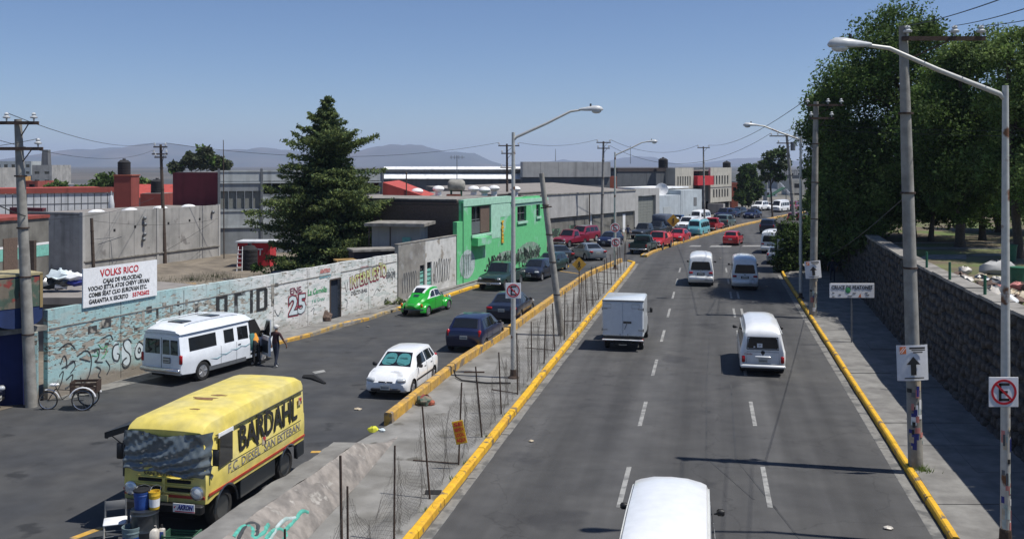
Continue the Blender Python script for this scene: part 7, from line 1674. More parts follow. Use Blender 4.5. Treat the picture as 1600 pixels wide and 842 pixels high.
conifer('tall pointed dark green conifer in the yard behind the painted wall',Xd(512,66),66,13.1,5.7,7000,.10,31)
# other trees
px_tree('feathery grey green far eucalyptus behind the maroon block','eucalyptus_tree',150,312,[(297,250,10,14),(320,247,14,15),(338,255,10,12),(275,262,9,9),(352,258,10,8)],5000,.42,('grey_leaf','grey_leaf','leafmid'),41,zb=0)
px_tree('rounded green tree behind the red tower','broadleaf_tree',130,190,[(172,283,22,13),(160,288,18,10),(205,285,18,12),(225,290,16,8)],3500,.36,dk,42,zb=0)
px_tree('dark low tree beyond the left panelled hall','broadleaf_tree',150,95,[(85,290,8,8),(98,292,8,7),(125,294,14,5),(145,293,12,5),(75,295,8,5)],2500,.36,dk,43,zb=0)
px_tree('small tree at the foot of the far tower block','broadleaf_tree',170,12,[(10,292,14,8),(-8,290,14,10)],1500,.4,dk,44,zb=0)
px_tree('near dark casuarina beside the cream office building','casuarina_tree',170,1160,[(1160,290,9,20),(1156,306,8,14),(1163,268,6,12)],4500,.38,('leafdark','leafdark','grey_leaf'),45,zb=0,r=.2)
px_tree('far dark casuarina right of the first one','casuarina_tree',178,1178,[(1178,290,10,20),(1172,270,8,12),(1184,300,9,15),(1170,308,8,12)],5500,.38,('leafdark','leafdark','grey_leaf'),46,zb=0,r=.2)
px_tree('open crowned tree behind the leaning pole with sky showing through','broadleaf_tree',150,1207,[(1203,245,9,9),(1192,258,9,8),(1220,240,10,9),(1210,262,12,9),(1225,256,9,8),(1198,275,11,7),(1218,278,9,6)],2600,.34,('leafdark','grey_leaf','leafmid'),47,zb=0,r=.16,spread=.34)
for i,(px,py,w_,h_,D) in enumerate(((1310,285,30,18,140),(1345,270,40,30,125),(1400,280,50,30,120),(1480,285,60,30,110),(1570,285,60,30,110),(1660,280,60,40,100))):
    px_tree(['leftmost','second','third','fourth','fifth','rightmost'][i]+' dark tree of the row far back in the park, counted from the avenue','broadleaf_tree',D,px,[(px,py,w_*.6,h_*.8),(px-w_*.5,py+8,w_*.5,h_*.7),(px+w_*.5,py+4,w_*.5,h_*.7)],4000,.4,dk,50+i,zb=3.7,group='far park trees')
# low growth: weeds, kerb grass, yard bushes
def tufts(label,spots,n,hgt,mats,seed,kind='stuff',name='weeds'):
    rs=np.random.RandomState(seed); m=MB(); 
    for s in spots:
        for k in range(n):
            a=rs.uniform(0,6.28); d=abs(rs.normal())*s[3]; b=Vector((s[0]+math.cos(a)*d,s[1]+math.sin(a)*d,s[2])); h=hgt*rs.uniform(.4,1.2); l=Vector((rs.normal()*.4*h,rs.normal()*.4*h,h)); w_=Vector((math.cos(a+1),math.sin(a+1),0))*.012
            m.add([b-w_,b+w_,b+l],[(0,1,2)],0)
    return m.build(name,M[mats],None,kind='stuff',label=label,cat='weeds')
tufts('small green grass tuft at the foot of the near utility pole',[(Xd(1431,25.6)+.05,25.4,.15,.22)],160,.16,'leaflight',1)
tufts('scattered dry weeds along the median kerb',[(XM(d)-.16,d,.1,.1) for d in (22.5,24.6,26.0,28.5,31,34,35,36.2,38,44,47,52,56)],45,.14,'leafmid',2)
tufts('dry weeds in the yard behind the painted wall',[(Xd(px,D0),D0,.02,1.2) for px,D0 in ((240,66),(300,68),(340,70),(400,66),(430,70),(270,62),(210,60))],260,.35,'grey_leaf',3)
bush('dry brown weeds heaped by the wall behind the green car',[(wp(24.2,.25,.45),(1.3,.4,.28))],700,.07,('grey_leaf','needle2','grey_leaf'),61,name='weed_heap',cat='weeds')
bush('dark bushy undergrowth around the conifer trunk',[(Vector((Xd(470,64),64,1.2)),(3.2,1.6,1.2)),(Vector((Xd(540,66),66,1.0)),(2.5,1.5,1.1))],7000,.14,('leafdark','needle','leafmid'),62)
# ------------------------------------------------------------------ cables
far=lambda px,py,D: A(px,py,D)
wire(i1[1],i2[0],.6,'cable from the left utility pole to the wooden yard pole',.013)
wire(i1[3],i2[2],.7,'lower cable from the left utility pole to the wooden yard pole',.012)
wire(i2[1],i5[0],1.3,'long cable crossing above the conifer to the hooked pole',.022,24)
wire(i5[1],i6[0],.5,'cable from the hooked pole to the street warehouse pole',.02)
wire(i6[1],i7[0],1.2,'cable sagging from the warehouse pole to the slender pole',.022); wire(i6[3],i10[0],2.6,'long sagging cable from the warehouse pole to the leaning pole',.022,24); wire(i7[1],i8[0],.8,'cable rising from the slender pole to the arrow poster pole',.018,20)
wire(i10[1],i8[1],.4,'cable from the leaning pole to the arrow poster pole',.015); wire(i10[2],i8[3],.4,'second cable from the leaning pole to the arrow poster pole',.015)
for k,(a,q) in enumerate(zip(i9,((1700,-55,12),(1760,-45,12),(1800,-20,12)))): wire(a,A(*q),.1,['highest','middle','lowest'][k]+' cable leaving the near utility pole at the top right corner',.011)
for k,(z0,y1) in enumerate(((196,203),(203,211))): wire(A(1280,z0,51.5),A(1700,y1+2,42),.1,['upper','lower'][k]+' cable in front of the dark park trees',.013)
wire(A(1298,398,60),A(1417,305,25.6),.15,'slack guy cable rising to the near utility pole',.012); wire(i1[0],A(-120,182,28),.1,'cable leaving the left pole past the frame edge',.011); wire(i1[4],A(-120,236,28),.1,'lower cable leaving the left pole past the frame edge',.011)
wire(A(0,322,31),A(40,338,32.5),.02,'dark stay cable slanting to the left utility pole',.02); wire(A(-5,345,40),i2[2]-Vector((0,0,4)),.5,'low cable crossing in front of the concrete shed',.014); wire(A(145,345,66),A(340,342,84),.4,'thin cable across the concrete shed wall',.012); wire(A(240,402,76),A(335,345,84),.1,'thin stay cable slanting over the concrete shed',.012)
# aerials
t=thing('tv_antenna','spindly rooftop television antenna near the gas tank','antenna'); D0=80; b=MB(); p,q=A(714,281,D0),A(714,243,D0); b.tube(p,q,.03); b.tube(A(703,246,D0),A(726,246,D0),.02); 
for px in (705,710,717,722): b.tube(A(px,243,D0),A(px,249,D0),.015)
b.build('antenna_rod',M['steel'],t)
t=thing('roof_mast','slim mast standing on the red gabled roof','antenna'); MB().tube(A(635,305,84),A(635,272,84),.05).build('mast',M['wood'],t); MB().ball(A(635,271,84),.1,8,5).build('tip',M['wood'],t)
t=thing('yard_antenna','bent television antenna in the yard behind the workshop board','antenna'); b=MB(); b.tube(A(176,412,60),A(173,376,60),.02).tube(A(153,382,60),A(190,370,60),.02).tube(A(148,374,60),A(178,371,60),.015); b.build('antenna_rod',M['steel'],t)
# radio masts far away
for i,(px,y0,y1,D0) in enumerate(((868,252,233,900),(985,256,228,900))): MB().tube(A(px,y0,D0),A(px,y1,D0),.35,.2,5).build('radio_mast',M['steel'],None,label=['thin distant radio mast over the grey parapet warehouse','thin distant radio mast over the slate grey warehouse'][i],cat='mast')
# ------------------------------------------------------------------ small things by the yellow truck and in the yard
def bucket(label,x,y,r,h,m,band=None,z=0,lid=None):
    t=thing('bucket',label,'bucket',(x,y,z)); b=MB(); b.lathe([(r*.82,0),(r*.86,.02),(r*.97,h*.75),(r,h*.76),(r,h*.82),(r*.98,h*.83),(r*1.03,h*.97),(r*1.03,h),(r*.93,h),(r*.8,.03),(1e-5,.03)],20); b.build('pail',M[m],t,smooth=40)
    if band: MB().lathe([(r*.885,h*.15),(r*.955,h*.6)],20).build('label_band',M[band],t)
    if lid: MB().lathe([(r*1.04,h),(r*1.04,h+.03),(r*.7,h+.05),(1e-5,h+.05)],20).build('lid',M[lid],t,smooth=40)
    m_=MB(); m_.path([(r,0,h*.9),(r*.8,.12,h*1.15),(0,.16,h*1.22),(-r*.8,.12,h*1.15),(-r,0,h*.9)],.006,4); m_.build('handle',M['steel'],t)
for k,c in (('pbblue',(.02,.07,.28)),('pbyellow',(.6,.38,.03)),('pgrey',(.16,.22,.23)),('pwhite',(.5,.47,.42))): M[k]=mat(k+'_plastic',c,.45,0,.15,6)
p=G(222,828); 
def Q(px,py): v=G(px,py); return v.x,v.y
# drum with pails on top, buckets in front of the bumper
def QD(px,D): return Xd(px,D),D
x,y=QD(226,20.72); t=thing('drum_stand','dark metal drum standing before the yellow truck front','drum',(x,y,0)); MB().lathe([(.28,0),(.29,.02),(.29,.34),(.3,.36),(.29,.38),(.29,.7),(.3,.72),(.29,.74),(.29,.8),(1e-5,.8)],20).build('drum',M['dgrey'],t,smooth=40)
bucket('blue pail with a dark cloth on the metal drum',x-.06,y,.17,.38,'pbblue','pbblue',.8,'black'); bucket('yellow pail with a white band beside the blue one',x+.22,y-.02,.12,.38,'pbyellow','signwhite',.8)
x,y=QD(206,20.5); bucket('grey green bucket with a blue base in front of the drum',x,y,.2,.5,'pgrey','pbblue')
x,y=QD(238,20.6); t=thing('jerrycan','dirty white plastic jerrycan beside the grey bucket','jerrycan',(x,y,0)); MB().rbox((0,0,.21),(.27,.2,.42),.05).build('body',M['pwhite'],t,smooth=60); MB().tube((-.06,0,.42),(-.06,0,.48),.03).build('cap',M['signred'],t); MB().path([(.08,0,.41),(.08,0,.47),(-.0,0,.47),(0,0,.41)],.014,5).build('handle',M['pwhite'],t)
x,y=QD(253,20.75); t=thing('oil_bottle','tall blue labelled bottle behind the jerrycan','bottle',(x,y,0)); MB().rbox((0,0,.19),(.14,.09,.38),.03).build('body',M['pwhite'],t,smooth=50); MB().box((0,-.047,.19),(.1,.004,.22)).build('label',M['pbblue'],t); MB().tube((0,0,.37),(0,0,.44),.025).build('cap',M['ink'],t)
x,y=QD(284,20.85); t=thing('basket_crate','dark green slatted crate lying before the truck bumper','crate',(x,y,0),R(-5))
for k in range(4): MB().box((0,-.2,.03+k*.055),(.7,.02,.035)).build('slat',M['dark_green_metal'],t)
for k in range(4): MB().box((0,.2,.03+k*.055),(.7,.02,.035)).build('slat',M['dark_green_metal'],t)
MB().box((0,0,.015),(.7,.4,.02)).build('base',M['dark_green_metal'],t)
for sx in (-.35,.35): MB().box((sx,0,.12),(.03,.42,.24)).build('end_board',M['dark_green_metal'],t)
x,y=QD(180,20.9); t=thing('metal_chair','old chair frame with a white seat edge beside the drum','chair',(x,y,0),R(20))
for a_,b_ in ((-.22,-.2),(.22,-.2),(-.22,.22),(.22,.22)): MB().tube((a_,b_,0),(a_*.95,b_,.46 if b_<0 else .85),.022,.02,6).build('leg',M['pwhite'] if b_<0 else M['steel'],t,smooth=50)
MB().rbox((0,0,.46),(.48,.46,.04),.015).build('seat',M['signwhite'],t,smooth=50); MB().rbox((0,.22,.74),(.46,.03,.2),.01).build('backrest',M['mid_grey_wall'],t,smooth=50)
for z_ in (.2,.32): MB().tube((-.22,-.2,z_),(.22,-.2,z_),.012).build('stretcher',M['steel'],t)
# cargo tricycle
def cycle_wheel(t,x,y,r,label='wheel'):
    b=MB(); n=28; T=Matrix.Translation((x,y,r))@Matrix.Rotation(R(90),4,'X'); pts=[(x+r*.95*math.cos(2*math.pi*k/n),y,r+r*.95*math.sin(2*math.pi*k/n)) for k in range(n+1)]; b.path(pts,.022,6); w_=b.build('wheel',M['rubber'],t,smooth=60)
    b=MB(); b.path([(x+r*.88*math.cos(2*math.pi*k/n),y,r+r*.88*math.sin(2*math.pi*k/n)) for k in range(n+1)],.014,5); b.build('rim',M['chrome'],w_,smooth=60)
    b=MB(); 
    for k in range(16): a=2*math.pi*k/16; b.tube((x,y,r),(x+r*.88*math.cos(a),y,r+r*.88*math.sin(a)),.003,None,3)
    b.build('spokes',M['steel'],w_,kind='stuff'); return w_
p=G(58+17,640); q=G(128,640); t=thing('cargo_tricycle','rusty cargo tricycle with a box parked at the foot of the painted wall','tricycle',(p.x,p.y,0),R(8))
rr_=.33; cycle_wheel(t,0,0,.31); cycle_wheel(t,1.2,-.33,.36); cycle_wheel(t,1.2,.33,.36)
b=MB(); pts=[(.0,0,.31),(.22,0,.72),(.48,0,.34),(.22,0,.72),(.5,0,.72),(.82,0,.62)]; b.path([(0,0,.31),(.24,0,.70)],.018,6); b.path([(.0,0,.31),(.45,0,.33),(.24,0,.78)],.016,6); b.path([(.45,0,.33),(.85,0,.62),(.24,0,.68)],.016,6); b.path([(.85,0,.62),(.85,-.33,.36),(1.2,-.33,.36)],.016,5); b.path([(.85,0,.62),(.85,.33,.36),(1.2,.33,.36)],.016,5); b.build('frame',M['black'],t,smooth=60)
b=MB(); b.ball((.2,0,.84),.13,12,6,sq=(1.25,.8,.4)); b.build('saddle',M['signwhite'],t,smooth=60)
b=MB(); 
for sy in (-1,1): b.path([(1.2+.42*math.cos(a),sy*.33,.36+.42*math.sin(a)) for a in [math.pi*k/12 for k in range(1,12)]],.028,5)
b.build('mudguard',M['signwhite'],t,smooth=60,kind=None)
b=MB(); b.path([(.37*math.cos(a),0,.31+.37*math.sin(a)) for a in [math.pi*k/12 for k in range(1,8)]],.022,5); b.build('front_mudguard',M['signwhite'],t,smooth=60)
for zz in (.62,.75,.88): 
    for sy in (-.28,.28): MB().box((1.2,sy,zz),(.85,.015,.09)).build('side_board',M['rust'],t)
MB().box((1.2,0,.58),(.85,.55,.03)).build('box_floor',M['wood'],t); MB().box((.78,0,.76),(.02,.55,.36)).build('end_board',M['rust'],t); MB().box((1.62,0,.76),(.02,.55,.36)).build('end_board',M['rust'],t)
MB().path([(.24,-.25,.95),(.3,0,.9),(.24,.25,.95)],.014,5).build('handlebar',M['chrome'],t)
# pallets, tank, ladder, rubbish, crates
def pallet(label,x,y,z,rz,rx=0,n=3):
    t=thing('pallet',label,'pallet',(x,y,z),rz)
    for k in range(6): MB().box((0,-.45+k*.18,.13),(1.2,.1,.02)).build('slat',M['palletwood'],t)
    for k in (-.55,0,.55): MB().box((k,0,.07),(.08,1.0,.09)).build('bearer',M['palletwood'],t)
    t.rotation_euler=(rx,0,rz)
M['palletwood']=mat('new_pallet_wood',(.42,.27,.1),.85,0,.2,4)
for k in range(5): pallet(['bottom','second','middle','fourth','top'][k]+' pallet of the stack in the yard behind the workshop board',Xd(286,60)+.05*k,60,.02+k*.15,.1*k)
for k in range(2): pallet(['lower','upper'][k]+' pallet of the low pile right of the taller stack',Xd(302,59),59,.02+k*.15,.3+.2*k)
for k in range(3): pallet(['bottom','middle','top'][k]+' pallet piled on the roof line by the conifer foot',Xd(548,57.5)-.1*k,56.5+.2,2.2+k*.15,.2*k)
t=thing('pallet_platform','low timber platform under the pallets by the conifer foot','platform'); b=MB(); b.box((Xd(548,57),56.7,1.1),(1.6,1.4,2.2)); b.build('platform',M['wood'],t)
tank(Xd(390,75),75,0,.62,1.9,'black upright water tank in the yard before the red kiosk')
t=thing('step_ladder','pale step ladder beside the yard water tank','ladder'); b0=Vector((Xd(374,74),74,0))
for sx in (-.2,.2): MB().tube(b0+Vector((sx,0,0)),b0+Vector((sx*.8,.3,1.9)),.03).build('rail',M['signwhite'],t)
for k in range(5): MB().box(b0+Vector((0,.05+.05*k,.35+.32*k)),(.4,.08,.03)).build('rung',M['signwhite'],t)
def rag(m,c,r,seed,sq=(1,1,.6)):
    rr=random.Random(seed); me=MB(); me.ball(c,r,9,6,sq=sq); me.v=[(x+rr.uniform(-.2,.2)*r,y+rr.uniform(-.2,.2)*r,max(z+rr.uniform(-.2,.2)*r,c[2]-r*.5)) for x,y,z in me.v]; return me
cols=['signwhite','pwhite','palefill','bluelogo','brickd','pinkpaint','dgrey','cream']
Ls=['white knotted rubbish bag','dirty cream sack','pale blue sack','dark blue bag','brown earth lump','pinkish cloth bundle','charcoal bag','cream paper heap']
places=['nearest the lamp pole','beside the stone wall top','at the edge of the lawn','behind the green posts','low against the coping','in the middle of the heap','at the far end of the heap','on top of the heap']
rs=random.Random(77)
spots=[]
for k in range(44):
    px=1500+rs.random()*105; py=432+rs.random()*35+rs.uniform(-9,12); p=G(px,py,3.78)
    if p.x<WR(p.y)+.75: p.x=WR(p.y)+.75+rs.random()*.6
    spots.append((p.y,p.x,rs.randrange(8) if rs.random()<.6 else rs.choice([0,1,4])))
cnt={}; ORD=['nearest','second','third','fourth','fifth','sixth','seventh','eighth','ninth','tenth','eleventh','twelfth','thirteenth','fourteenth','fifteenth','sixteenth','seventeenth','eighteenth','nineteenth','twentieth']
nm=['white rubbish bag','dirty cream sack','pale blue sack','dark blue bag','brown earth lump','pinkish cloth bundle','charcoal bag','cream paper heap']
for k,(yy,xx,ci) in enumerate(sorted(spots)):
    i=cnt.get(ci,0); cnt[ci]=i+1; r=rs.uniform(.14,.36); b=rag(None,(xx,yy,3.8+r*.35),r,k)
    b.build('rubbish_bag',M[cols[ci]],None,smooth=35,label=ORD[i]+' '+nm[ci]+' of the heap on the stone wall, counted away from the camera',cat='rubbish',group='rubbish heaped along the stone wall top')
t=thing('park_boulder','large pale boulder on the lawn behind the rubbish heap','boulder'); p=G(1562,428,3.76); b=rag(None,(p.x,p.y,3.95),.5,5,(1.6,1,.65)); b.build('boulder',M['light_grey_render'],t,smooth=40)
for i,(px,py) in enumerate(((1578,408),(1591,450))): p=G(px,py,3.76); b=MB(); b.lathe([(.25,0),(.3,.7),(.33,.72),(.33,.76),(1e-5,.8)],14,Matrix.Translation(p)); b.build('rubbish_bin',M['pgreen'],None,smooth=40,label=['dark green rubbish bin far on the lawn','dark green rubbish bin beside the rubbish heap'][i],cat='bin')
# litter in the left yard top edge
for i,(px,py,r,ci) in enumerate(((95,430,.5,2),(112,432,.45,0),(100,440,.4,6),(72,443,.5,6),(90,447,.35,0),(118,440,.4,3))):
    p=G(px,py); p=A(px,py,44); b=rag(None,(p.x,p.y,p.z),r,i+200,(1.3,1,.5)); b.build('scrap_heap',M[cols[ci]],None,smooth=35,label=['blue scrap cloth','white scrap bundle','charcoal scrap bundle','charcoal scrap pile','white scrap sheet','navy scrap bundle'][i]+' heaped on the shed roof left of the workshop board',cat='scrap')
t=thing('flat_yard_roof','low flat roof with scrap behind the left end of the painted wall','roof'); b=MB(); z=A(90,447,44).z-.25; b.prism([(-23.5,42),(-17.5,42),(-14.9,46.5),(-22,50)],z-.3,z); b.build('roof',M['flat_roof_dust'],t)
b=MB(); b.prism([(-23.3,42.2),(-17.6,42.2),(-15.2,46.3),(-21.8,49.8)],0,z-.3); b.build('wall',M['mid_grey_wall'],t)
# litter and stones on the road and pavement
t=thing('rag_bundle','dark green and brown bundle of rags on the median pavement','rags'); p=G(664,632,.09); b=rag(None,(p.x,p.y,.22),.24,9,(1.2,1,.8)); b.build('bundle',M['mural_panel'],t,smooth=35); b=rag(None,(p.x+.2,p.y-.05,.16),.14,10); b.build('orange_cloth',M['terracotta'],t,smooth=35)
t=thing('plastic_bag','bright yellow plastic bag at the end of the low parapet','bag'); p=G(583,672,.6); b=rag(None,(p.x,p.y,.62),.13,12,(1.2,1,.7)); b.build('bag',mat('lime_yellow_plastic',(.6,.6,.05),.4),t,smooth=35)
b=rag(None,(p.x+.25,p.y,.6),.1,13); b.build('plastic_bag',M['palefill'],None,smooth=35,label='crumpled clear plastic bag beside the yellow bag',cat='bag')
t=thing('wall_rock','brown rock leaning against the painted wall by the blue door','rock'); p=G(509,501,.12); b=rag(None,(p.x,p.y,.3),.34,14,(1,.7,.9)); b.build('rock',M['brickd'],t,smooth=30)
rs=random.Random(5); 
for k,(px,py) in enumerate(((541,494),(575,511),(612,488),(690,478),(604,494),(646,588),(1388,826),(830,690),(560,640),(1125,404),(668,602),(1198,448))):
    p=G(px,py,.0); z=.13 if (540<px<620 and py<500) else .012; r=rs.uniform(.05,.1); b=rag(None,(p.x,p.y,z+.02),r,k+300,(1.4,1,.35)); b.build('litter',M[rs.choice(['pwhite','cream','coping'])],None,smooth=35,label='scrap of pale litter lying on the street surface',cat='litter',group='scraps of litter on the ground')
for k,(a,c,l) in enumerate((((474,590),(508,600),'dark rubber strip lying on the road behind the yellow truck'),((1395,742),(1396,743),''),)):
    if not l: continue
    P=[G(*a),G((a[0]+c[0])/2,(a[1]+c[1])/2-3),G(*c)]; b=MB(); b.path([p+Vector((0,0,.03)) for p in P],[.09,.16,.05],6); b.build('rubber_strip',M['rubber'],None,label=l,cat='debris')
for k,(a,c) in enumerate((((537,512),(560,506)),((556,498),(576,494)),((590,487),(604,483)))):
    p,q=G(*a),G(*c); b=MB(); b.slab([p+Vector((0,0,.2)),q+Vector((0,0,.2)),q+Vector((.1,.25,.2)),p+Vector((0,.3,.2))],.12); b.build('broken_slab',M['coping'],None,label=['nearest','middle','farthest'][k]+' broken concrete slab on the left kerb by the painted wall',cat='slab',group='broken slabs on the left kerb')
t=thing('drain_opening','dark square drain opening in the median pavement near the fence','drain'); p=G(677,769,.09); MB().box((p.x,p.y,.092),(.42,.34,.012)).build('opening',M['under'],t); b=MB(); 
for sx in (-.22,.22): b.box((p.x+sx,p.y,.1),(.03,.38,.03))
MB().box((p.x-.22,p.y,.1),(.03,.38,.03)).build('rim',M['coping'],t); MB().box((p.x+.22,p.y,.1),(.03,.38,.03)).build('rim',M['coping'],t)
t=thing('bent_pipe','bent black pipe lying across the median at the near lamp foot','pipe'); P=[G(709,578,.45),G(712,588,.15),G(722,594,.13),G(760,598,.13),G(798,598,.13)]; b=MB(); b.path(P,.03,6); b.build('pipe',M['black'],t,smooth=60)
MB().tube(G(725,581,.12),G(757,581,.12),.03).build('iron_bar',M['rust'],None,label='short rusty iron bar lying on the median beyond the bent pipe',cat='bar')
# ------------------------------------------------------------------ people
def person(label,loc,rz,pose,top,bottom,hair='hairblack',h=1.68,cap=None):
    J,E,Rr=pose; t=thing('person',label,'person',loc,rz); me=bpy.data.meshes.new('b'); ks=list(J); me.from_pydata([J[k] for k in ks],[(ks.index(a),ks.index(b)) for a,b in E],[]); o=bpy.data.objects.new('b',me); C.objects.link(o)
    sk=o.modifiers.new('s','SKIN'); sk.use_smooth_shade=True; ly=me.skin_vertices[0] if me.skin_vertices else me.attributes.new('x','FLOAT','POINT')
    for i,k in enumerate(ks): r=Rr[k]; me.skin_vertices[0].data[i].radius=(r,r) if not isinstance(r,tuple) else r; me.skin_vertices[0].data[i].use_root=(k=='pelvis')
    sb=o.modifiers.new('u','SUBSURF'); sb.levels=2; sb.render_levels=2; bpy.context.view_layer.update()
    m2=bpy.data.meshes.new_from_object(o.evaluated_get(bpy.context.evaluated_depsgraph_get())); bpy.data.objects.remove(o)
    m2.materials.clear()
    for m in ('skin',top,bottom,'shoe'): m2.materials.append(M[m])
    seg=[]
    for a,b in E:
        reg=0
        s={a,b}
        if s&{'chest','pelvis','belly','shL','shR','neck0'} and not s&{'hipL','hipR','head0'}: reg=1
        if any(x.startswith('elb') for x in s) and any(x.startswith('sh') for x in s): reg=1
        if s&{'hipL','hipR','kneL','kneR','ankL','ankR'}: reg=2
        if s&{'toeL','toeR'}: reg=3
        if any(x.startswith('wri') or x[:3]=='fin' or x.startswith('palm') for x in s): reg=0
        if 'neck' in s: reg=0 if 'head0' in s else 0
        seg.append((Vector(J[a]),Vector(J[b]),reg))
    idx=[]
    for p in m2.polygons:
        c=p.center; best=9;rg=0
        for a,b,reg in seg:
            d=b-a; k=max(0,min(1,(c-a).dot(d)/max(d.length_squared,1e-9))); q=(c-a-d*k).length
            if q<best: best=q; rg=reg
        idx.append(rg)
    m2.polygons.foreach_set('material_index',idx); m2.name='body'; m2.polygons.foreach_set('use_smooth',[True]*len(m2.polygons)); link('body',m2,t)
    hc=Vector(J['head1']); b=MB(); b.ball(hc+Vector((0,-.012,.035)),.105,14,9,sq=(.92,1.05,1.0)); me=b.mesh('hair',M[cap or hair],60)
    bm=bmesh.new(); bm.from_mesh(me); bmesh.ops.delete(bm,geom=[v for v in bm.verts if v.co.z<hc.z-.02 and v.co.y>hc.y-.03 or v.co.z<hc.z-.07],context='VERTS'); bm.to_mesh(me); bm.free(); link('cap' if cap else 'hair',me,t)
    if cap: MB().rbox(hc+Vector((0,.12,.06)),(.15,.12,.015),.005).build('cap_brim',M[cap],t,smooth=50)
    f=MB(); f.ball(hc+Vector((0,.092,-.01)),.018,6,4,sq=(.8,1.2,1.4)); 
    for sx in (-1,1): f.ball(hc+Vector((sx*.092,0,-.01)),.026,6,4,sq=(.4,.8,1.2))
    f.build('nose_and_ears',M['skin'],t,smooth=60,kind='stuff')
    e=MB()
    for sx in (-1,1): e.ball(hc+Vector((sx*.034,.083,.012)),.011,6,4)
    e.box(hc+Vector((0,.086,-.052)),(.045,.012,.008)); e.build('eyes_and_mouth',M['ink'],t,kind='stuff'); return t
M['skin']=mat('brown_skin',(.28,.15,.09),.55,0,.06,5); M['shoe']=mat('pale_shoes',(.4,.4,.4),.7); M['hairblack']=mat('black_hair',(.012,.01,.009),.6)
M['maroonshirt']=mat('dark_maroon_shirt',(.045,.015,.018),.85,0,.15,5); M['jeans']=mat('dark_jeans',(.025,.032,.055),.85,0,.2,6); M['orangeshirt']=mat('orange_shirt',(.65,.27,.03),.8,0,.1); M['whitecap']=mat('white_cap_cloth',(.6,.6,.58),.8); M['navyshirt']=mat('navy_clothes',(.02,.03,.08),.8); M['pinkshirt']=mat('pale_pink_clothes',(.5,.3,.32),.8); M['darktr']=mat('dark_trousers',(.02,.02,.022),.85)
def stand(step=.1,armL=(.1,.05),armR=(.12,.1),lean=0):
    J={'pelvis':(0,0,.93),'belly':(0,lean*.3,1.1),'chest':(0,lean*.7,1.28),'neck0':(0,lean,1.43),'head0':(0,lean+.01,1.5),'head1':(0,lean+.03,1.585)}
    E=[('pelvis','belly'),('belly','chest'),('chest','neck0'),('neck0','head0'),('head0','head1')]; Rr={'pelvis':(.15,.11),'belly':(.145,.10),'chest':(.165,.105),'neck0':(.075,.06),'head0':(.055,.055),'head1':(.085,.1)}
    for s,sx,arm,st in (('L',-1,armL,step),('R',1,armR,-step)):
        J['sh'+s]=(sx*.175,lean,1.385); J['elb'+s]=(sx*(.235+arm[0]),lean-.03+arm[1]*.3,1.12); J['wri'+s]=(sx*(.25+arm[0]*.6),lean+.05+arm[1],.89); J['palm'+s]=(sx*(.25+arm[0]*.6),lean+.07+arm[1],.81)
        E+=[('chest','sh'+s),('sh'+s,'elb'+s),('elb'+s,'wri'+s),('wri'+s,'palm'+s)]; Rr.update({'sh'+s:.062,'elb'+s:.042,'wri'+s:.029,'palm'+s:(.04,.022)})
        px_,py_,pz_=J['palm'+s]
        for f in range(4):
            a='fin%d%s'%(f,s); b='finb%d%s'%(f,s); J[a]=(px_-sx*.004,py_-.03+f*.021,pz_-.045); J[b]=(px_-sx*.014,py_-.028+f*.021,pz_-.085+(.012 if f in(0,3) else 0)); E+=[('palm'+s,a),(a,b)]; Rr[a]=.010; Rr[b]=.008
        a='fint'+s; J[a]=(px_-sx*.012,py_+.052,pz_-.0); J['fintb'+s]=(px_-sx*.018,py_+.06,pz_-.035); E+=[('palm'+s,a),(a,'fintb'+s)]; Rr[a]=.011; Rr['fintb'+s]=.009
        J['hip'+s]=(sx*.095,0,.86); J['kne'+s]=(sx*.10,st*.5+.03,.48); J['ank'+s]=(sx*.10,st-.02,.09); J['toe'+s]=(sx*.115,st+.13,.035)
        E+=[('pelvis','hip'+s),('hip'+s,'kne'+s),('kne'+s,'ank'+s),('ank'+s,'toe'+s)]; Rr.update({'hip'+s:.09,'kne'+s:.062,'ank'+s:.045,'toe'+s:(.04,.03)})
    return J,E,Rr
p=G(431,573); person('person in a white cap, maroon shirt and dark jeans walking past the white van',(p.x,p.y,0),R(-25),stand(.16,(.06,.0),(.1,.22)),'maroonshirt','jeans',cap='whitecap')
# leaning into the open van door
vanp=place(thing('tmp','x y z w','x'),252,600,(.42,.907),L=5.55); vm=Matrix.Translation(vanp.location)@Matrix.Rotation(vanp.rotation_euler.z,4,'Z'); bpy.data.objects.remove(vanp)
q=vm@Vector((1.10,1.30,0)); person('person in an orange shirt leaning into the open door of the white van',(q.x,q.y,.06),math.atan2(.907,.42)-math.pi/2+R(78),stand(.06,(.0,.34),(.0,.34),lean=.42),'orangeshirt','darktr')
p=G(892,384); person('person in pale pink clothes standing beside the crimson pickup',(p.x,p.y,0),R(150),stand(.05),'pinkshirt','pinkshirt')
p=G(968,380); person('person in navy clothes beside the navy compact car, nearer of the two',(p.x,p.y,0),R(160),stand(.12),'navyshirt','navyshirt')
p=G(974,376); person('person in dark trousers behind the navy clothed person',(p.x+.5,p.y,0),R(200),stand(.05),'navyshirt','darktr')
p=G(1303,441,.15); person('person in blue walking on the shaded pavement by the stone wall',(p.x-.1,p.y,.15),R(-10),stand(.15),'bluecloth' if 'bluecloth' in M else 'jeans','jeans')
for i,(px,py,c) in enumerate(((1358,352,'signal'),(1370,350,'navy'))):
    p=G(1358+i*60,352+i*6,3.76); person(['person in a bright red shirt among the park trees','person in navy clothes farther right among the park trees'][i],(p.x,p.y,3.76),R(100),stand(.1),['redshirt','navyshirt'][i],'darktr')
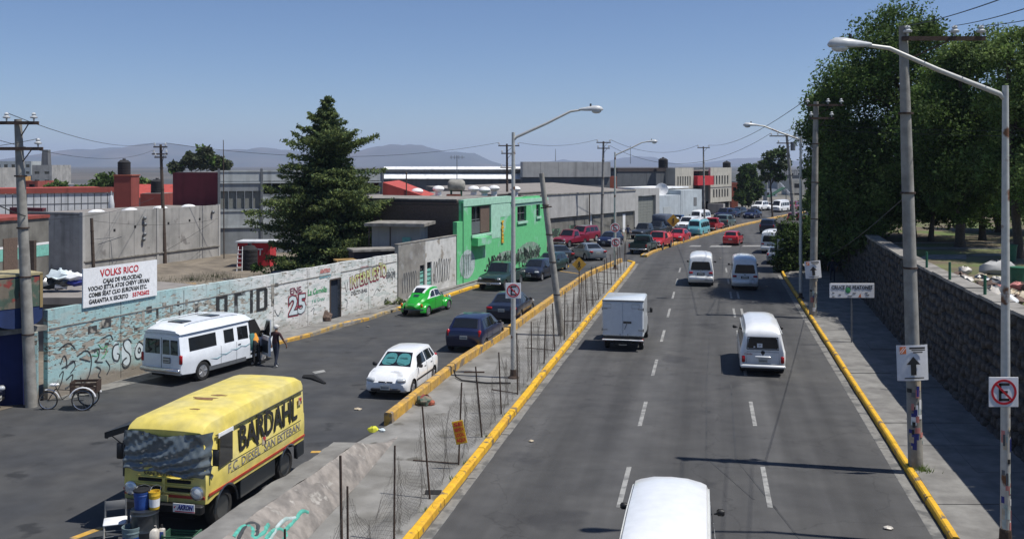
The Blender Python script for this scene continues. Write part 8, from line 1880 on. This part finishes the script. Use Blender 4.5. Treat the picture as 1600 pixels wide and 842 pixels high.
# ------------------------------------------------------------------ mountains and air
M['mountain']=mat('dry_mountain_side',(.06,.068,.05),.95,0,.25,.0012,col2=(.11,.095,.07),mixlo=.45,mixhi=.6)
def ridge(name,D,pts,depth,seed,zs=1.0):
    xs=np.linspace(pts[0][0],pts[-1][0],260); ys=np.interp(xs,[p[0] for p in pts],[p[1] for p in pts]); n=26; vs=[]
    for i,x in enumerate(xs):
        X=Xd(x,D); top=(CH+(HY-ys[i])*D/F)*1.22*(1+.2*mn.noise(Vector((x*.045,seed,0)))+.07*mn.noise(Vector((x*.15,seed,4)))+.04*mn.noise(Vector((x*.5,seed,6))))
        for j in range(n+1):
            v=j/n; yy=D-depth*.5+depth*v; prof=math.sin(math.pi*min(max(v,0),1))**.8
            q=mn.noise(Vector((X*.0011,yy*.0011,seed)))*.28+mn.noise(Vector((X*.004,yy*.003,seed+5)))*.1
            vs.append((X,yy,-6+(top+6)*prof*(1+q*(1-abs(v-.5)*0)*.35*abs(v-.5)*2+0*q)+q*60*abs(v-.5)*prof))
    k=n+1; fs=[(i*k+j,i*k+k+j,i*k+k+j+1,i*k+j+1) for i in range(len(xs)-1) for j in range(n)]
    b=MB(); b.add(vs,fs); return b.build(name,M['mountain'],None,smooth=50,kind='structure')
ridge('mountains',7600,[(-1500,262),(-300,258),(0,262),(60,256),(95,245),(135,238),(160,241),(185,236),(215,240),(240,232),(262,230),(285,235),(310,243),(335,244),(365,238),(400,240),(430,237),(470,243),(520,246),(570,240),(600,234),(630,231),(655,233),(690,240),(725,242),(745,245),(765,252),(790,259),(850,262)],2600,1)
ridge('far_hills',9000,[(760,262),(820,256),(880,252),(940,255),(970,250),(990,247),(1015,248),(1035,254),(1060,259),(1110,255),(1150,250),(1180,249),(1215,252),(1260,257),(1350,255),(1500,250),(1700,252),(2300,262)],2400,9)
v=bpy.data.materials.new('air'); v.use_nodes=True; n=v.node_tree; n.nodes.clear(); o_=n.nodes.new('ShaderNodeOutputMaterial'); pv=n.nodes.new('ShaderNodeVolumePrincipled'); pv.inputs['Color'].default_value=(.62,.74,1,1); pv.inputs['Density'].default_value=.00012; pv.inputs['Anisotropy'].default_value=.2; n.links.new(pv.outputs[0],o_.inputs['Volume'])
b=MB(); b.add([(x,y,z) for z in (-9,240) for x,y in ((-9900,-120),(9900,-120),(9900,11800),(-9900,11800))],[(3,2,1,0),(4,5,6,7),(0,1,5,4),(1,2,6,5),(2,3,7,6),(3,0,4,7)]); hz=b.build('haze',v,None,kind='stuff')
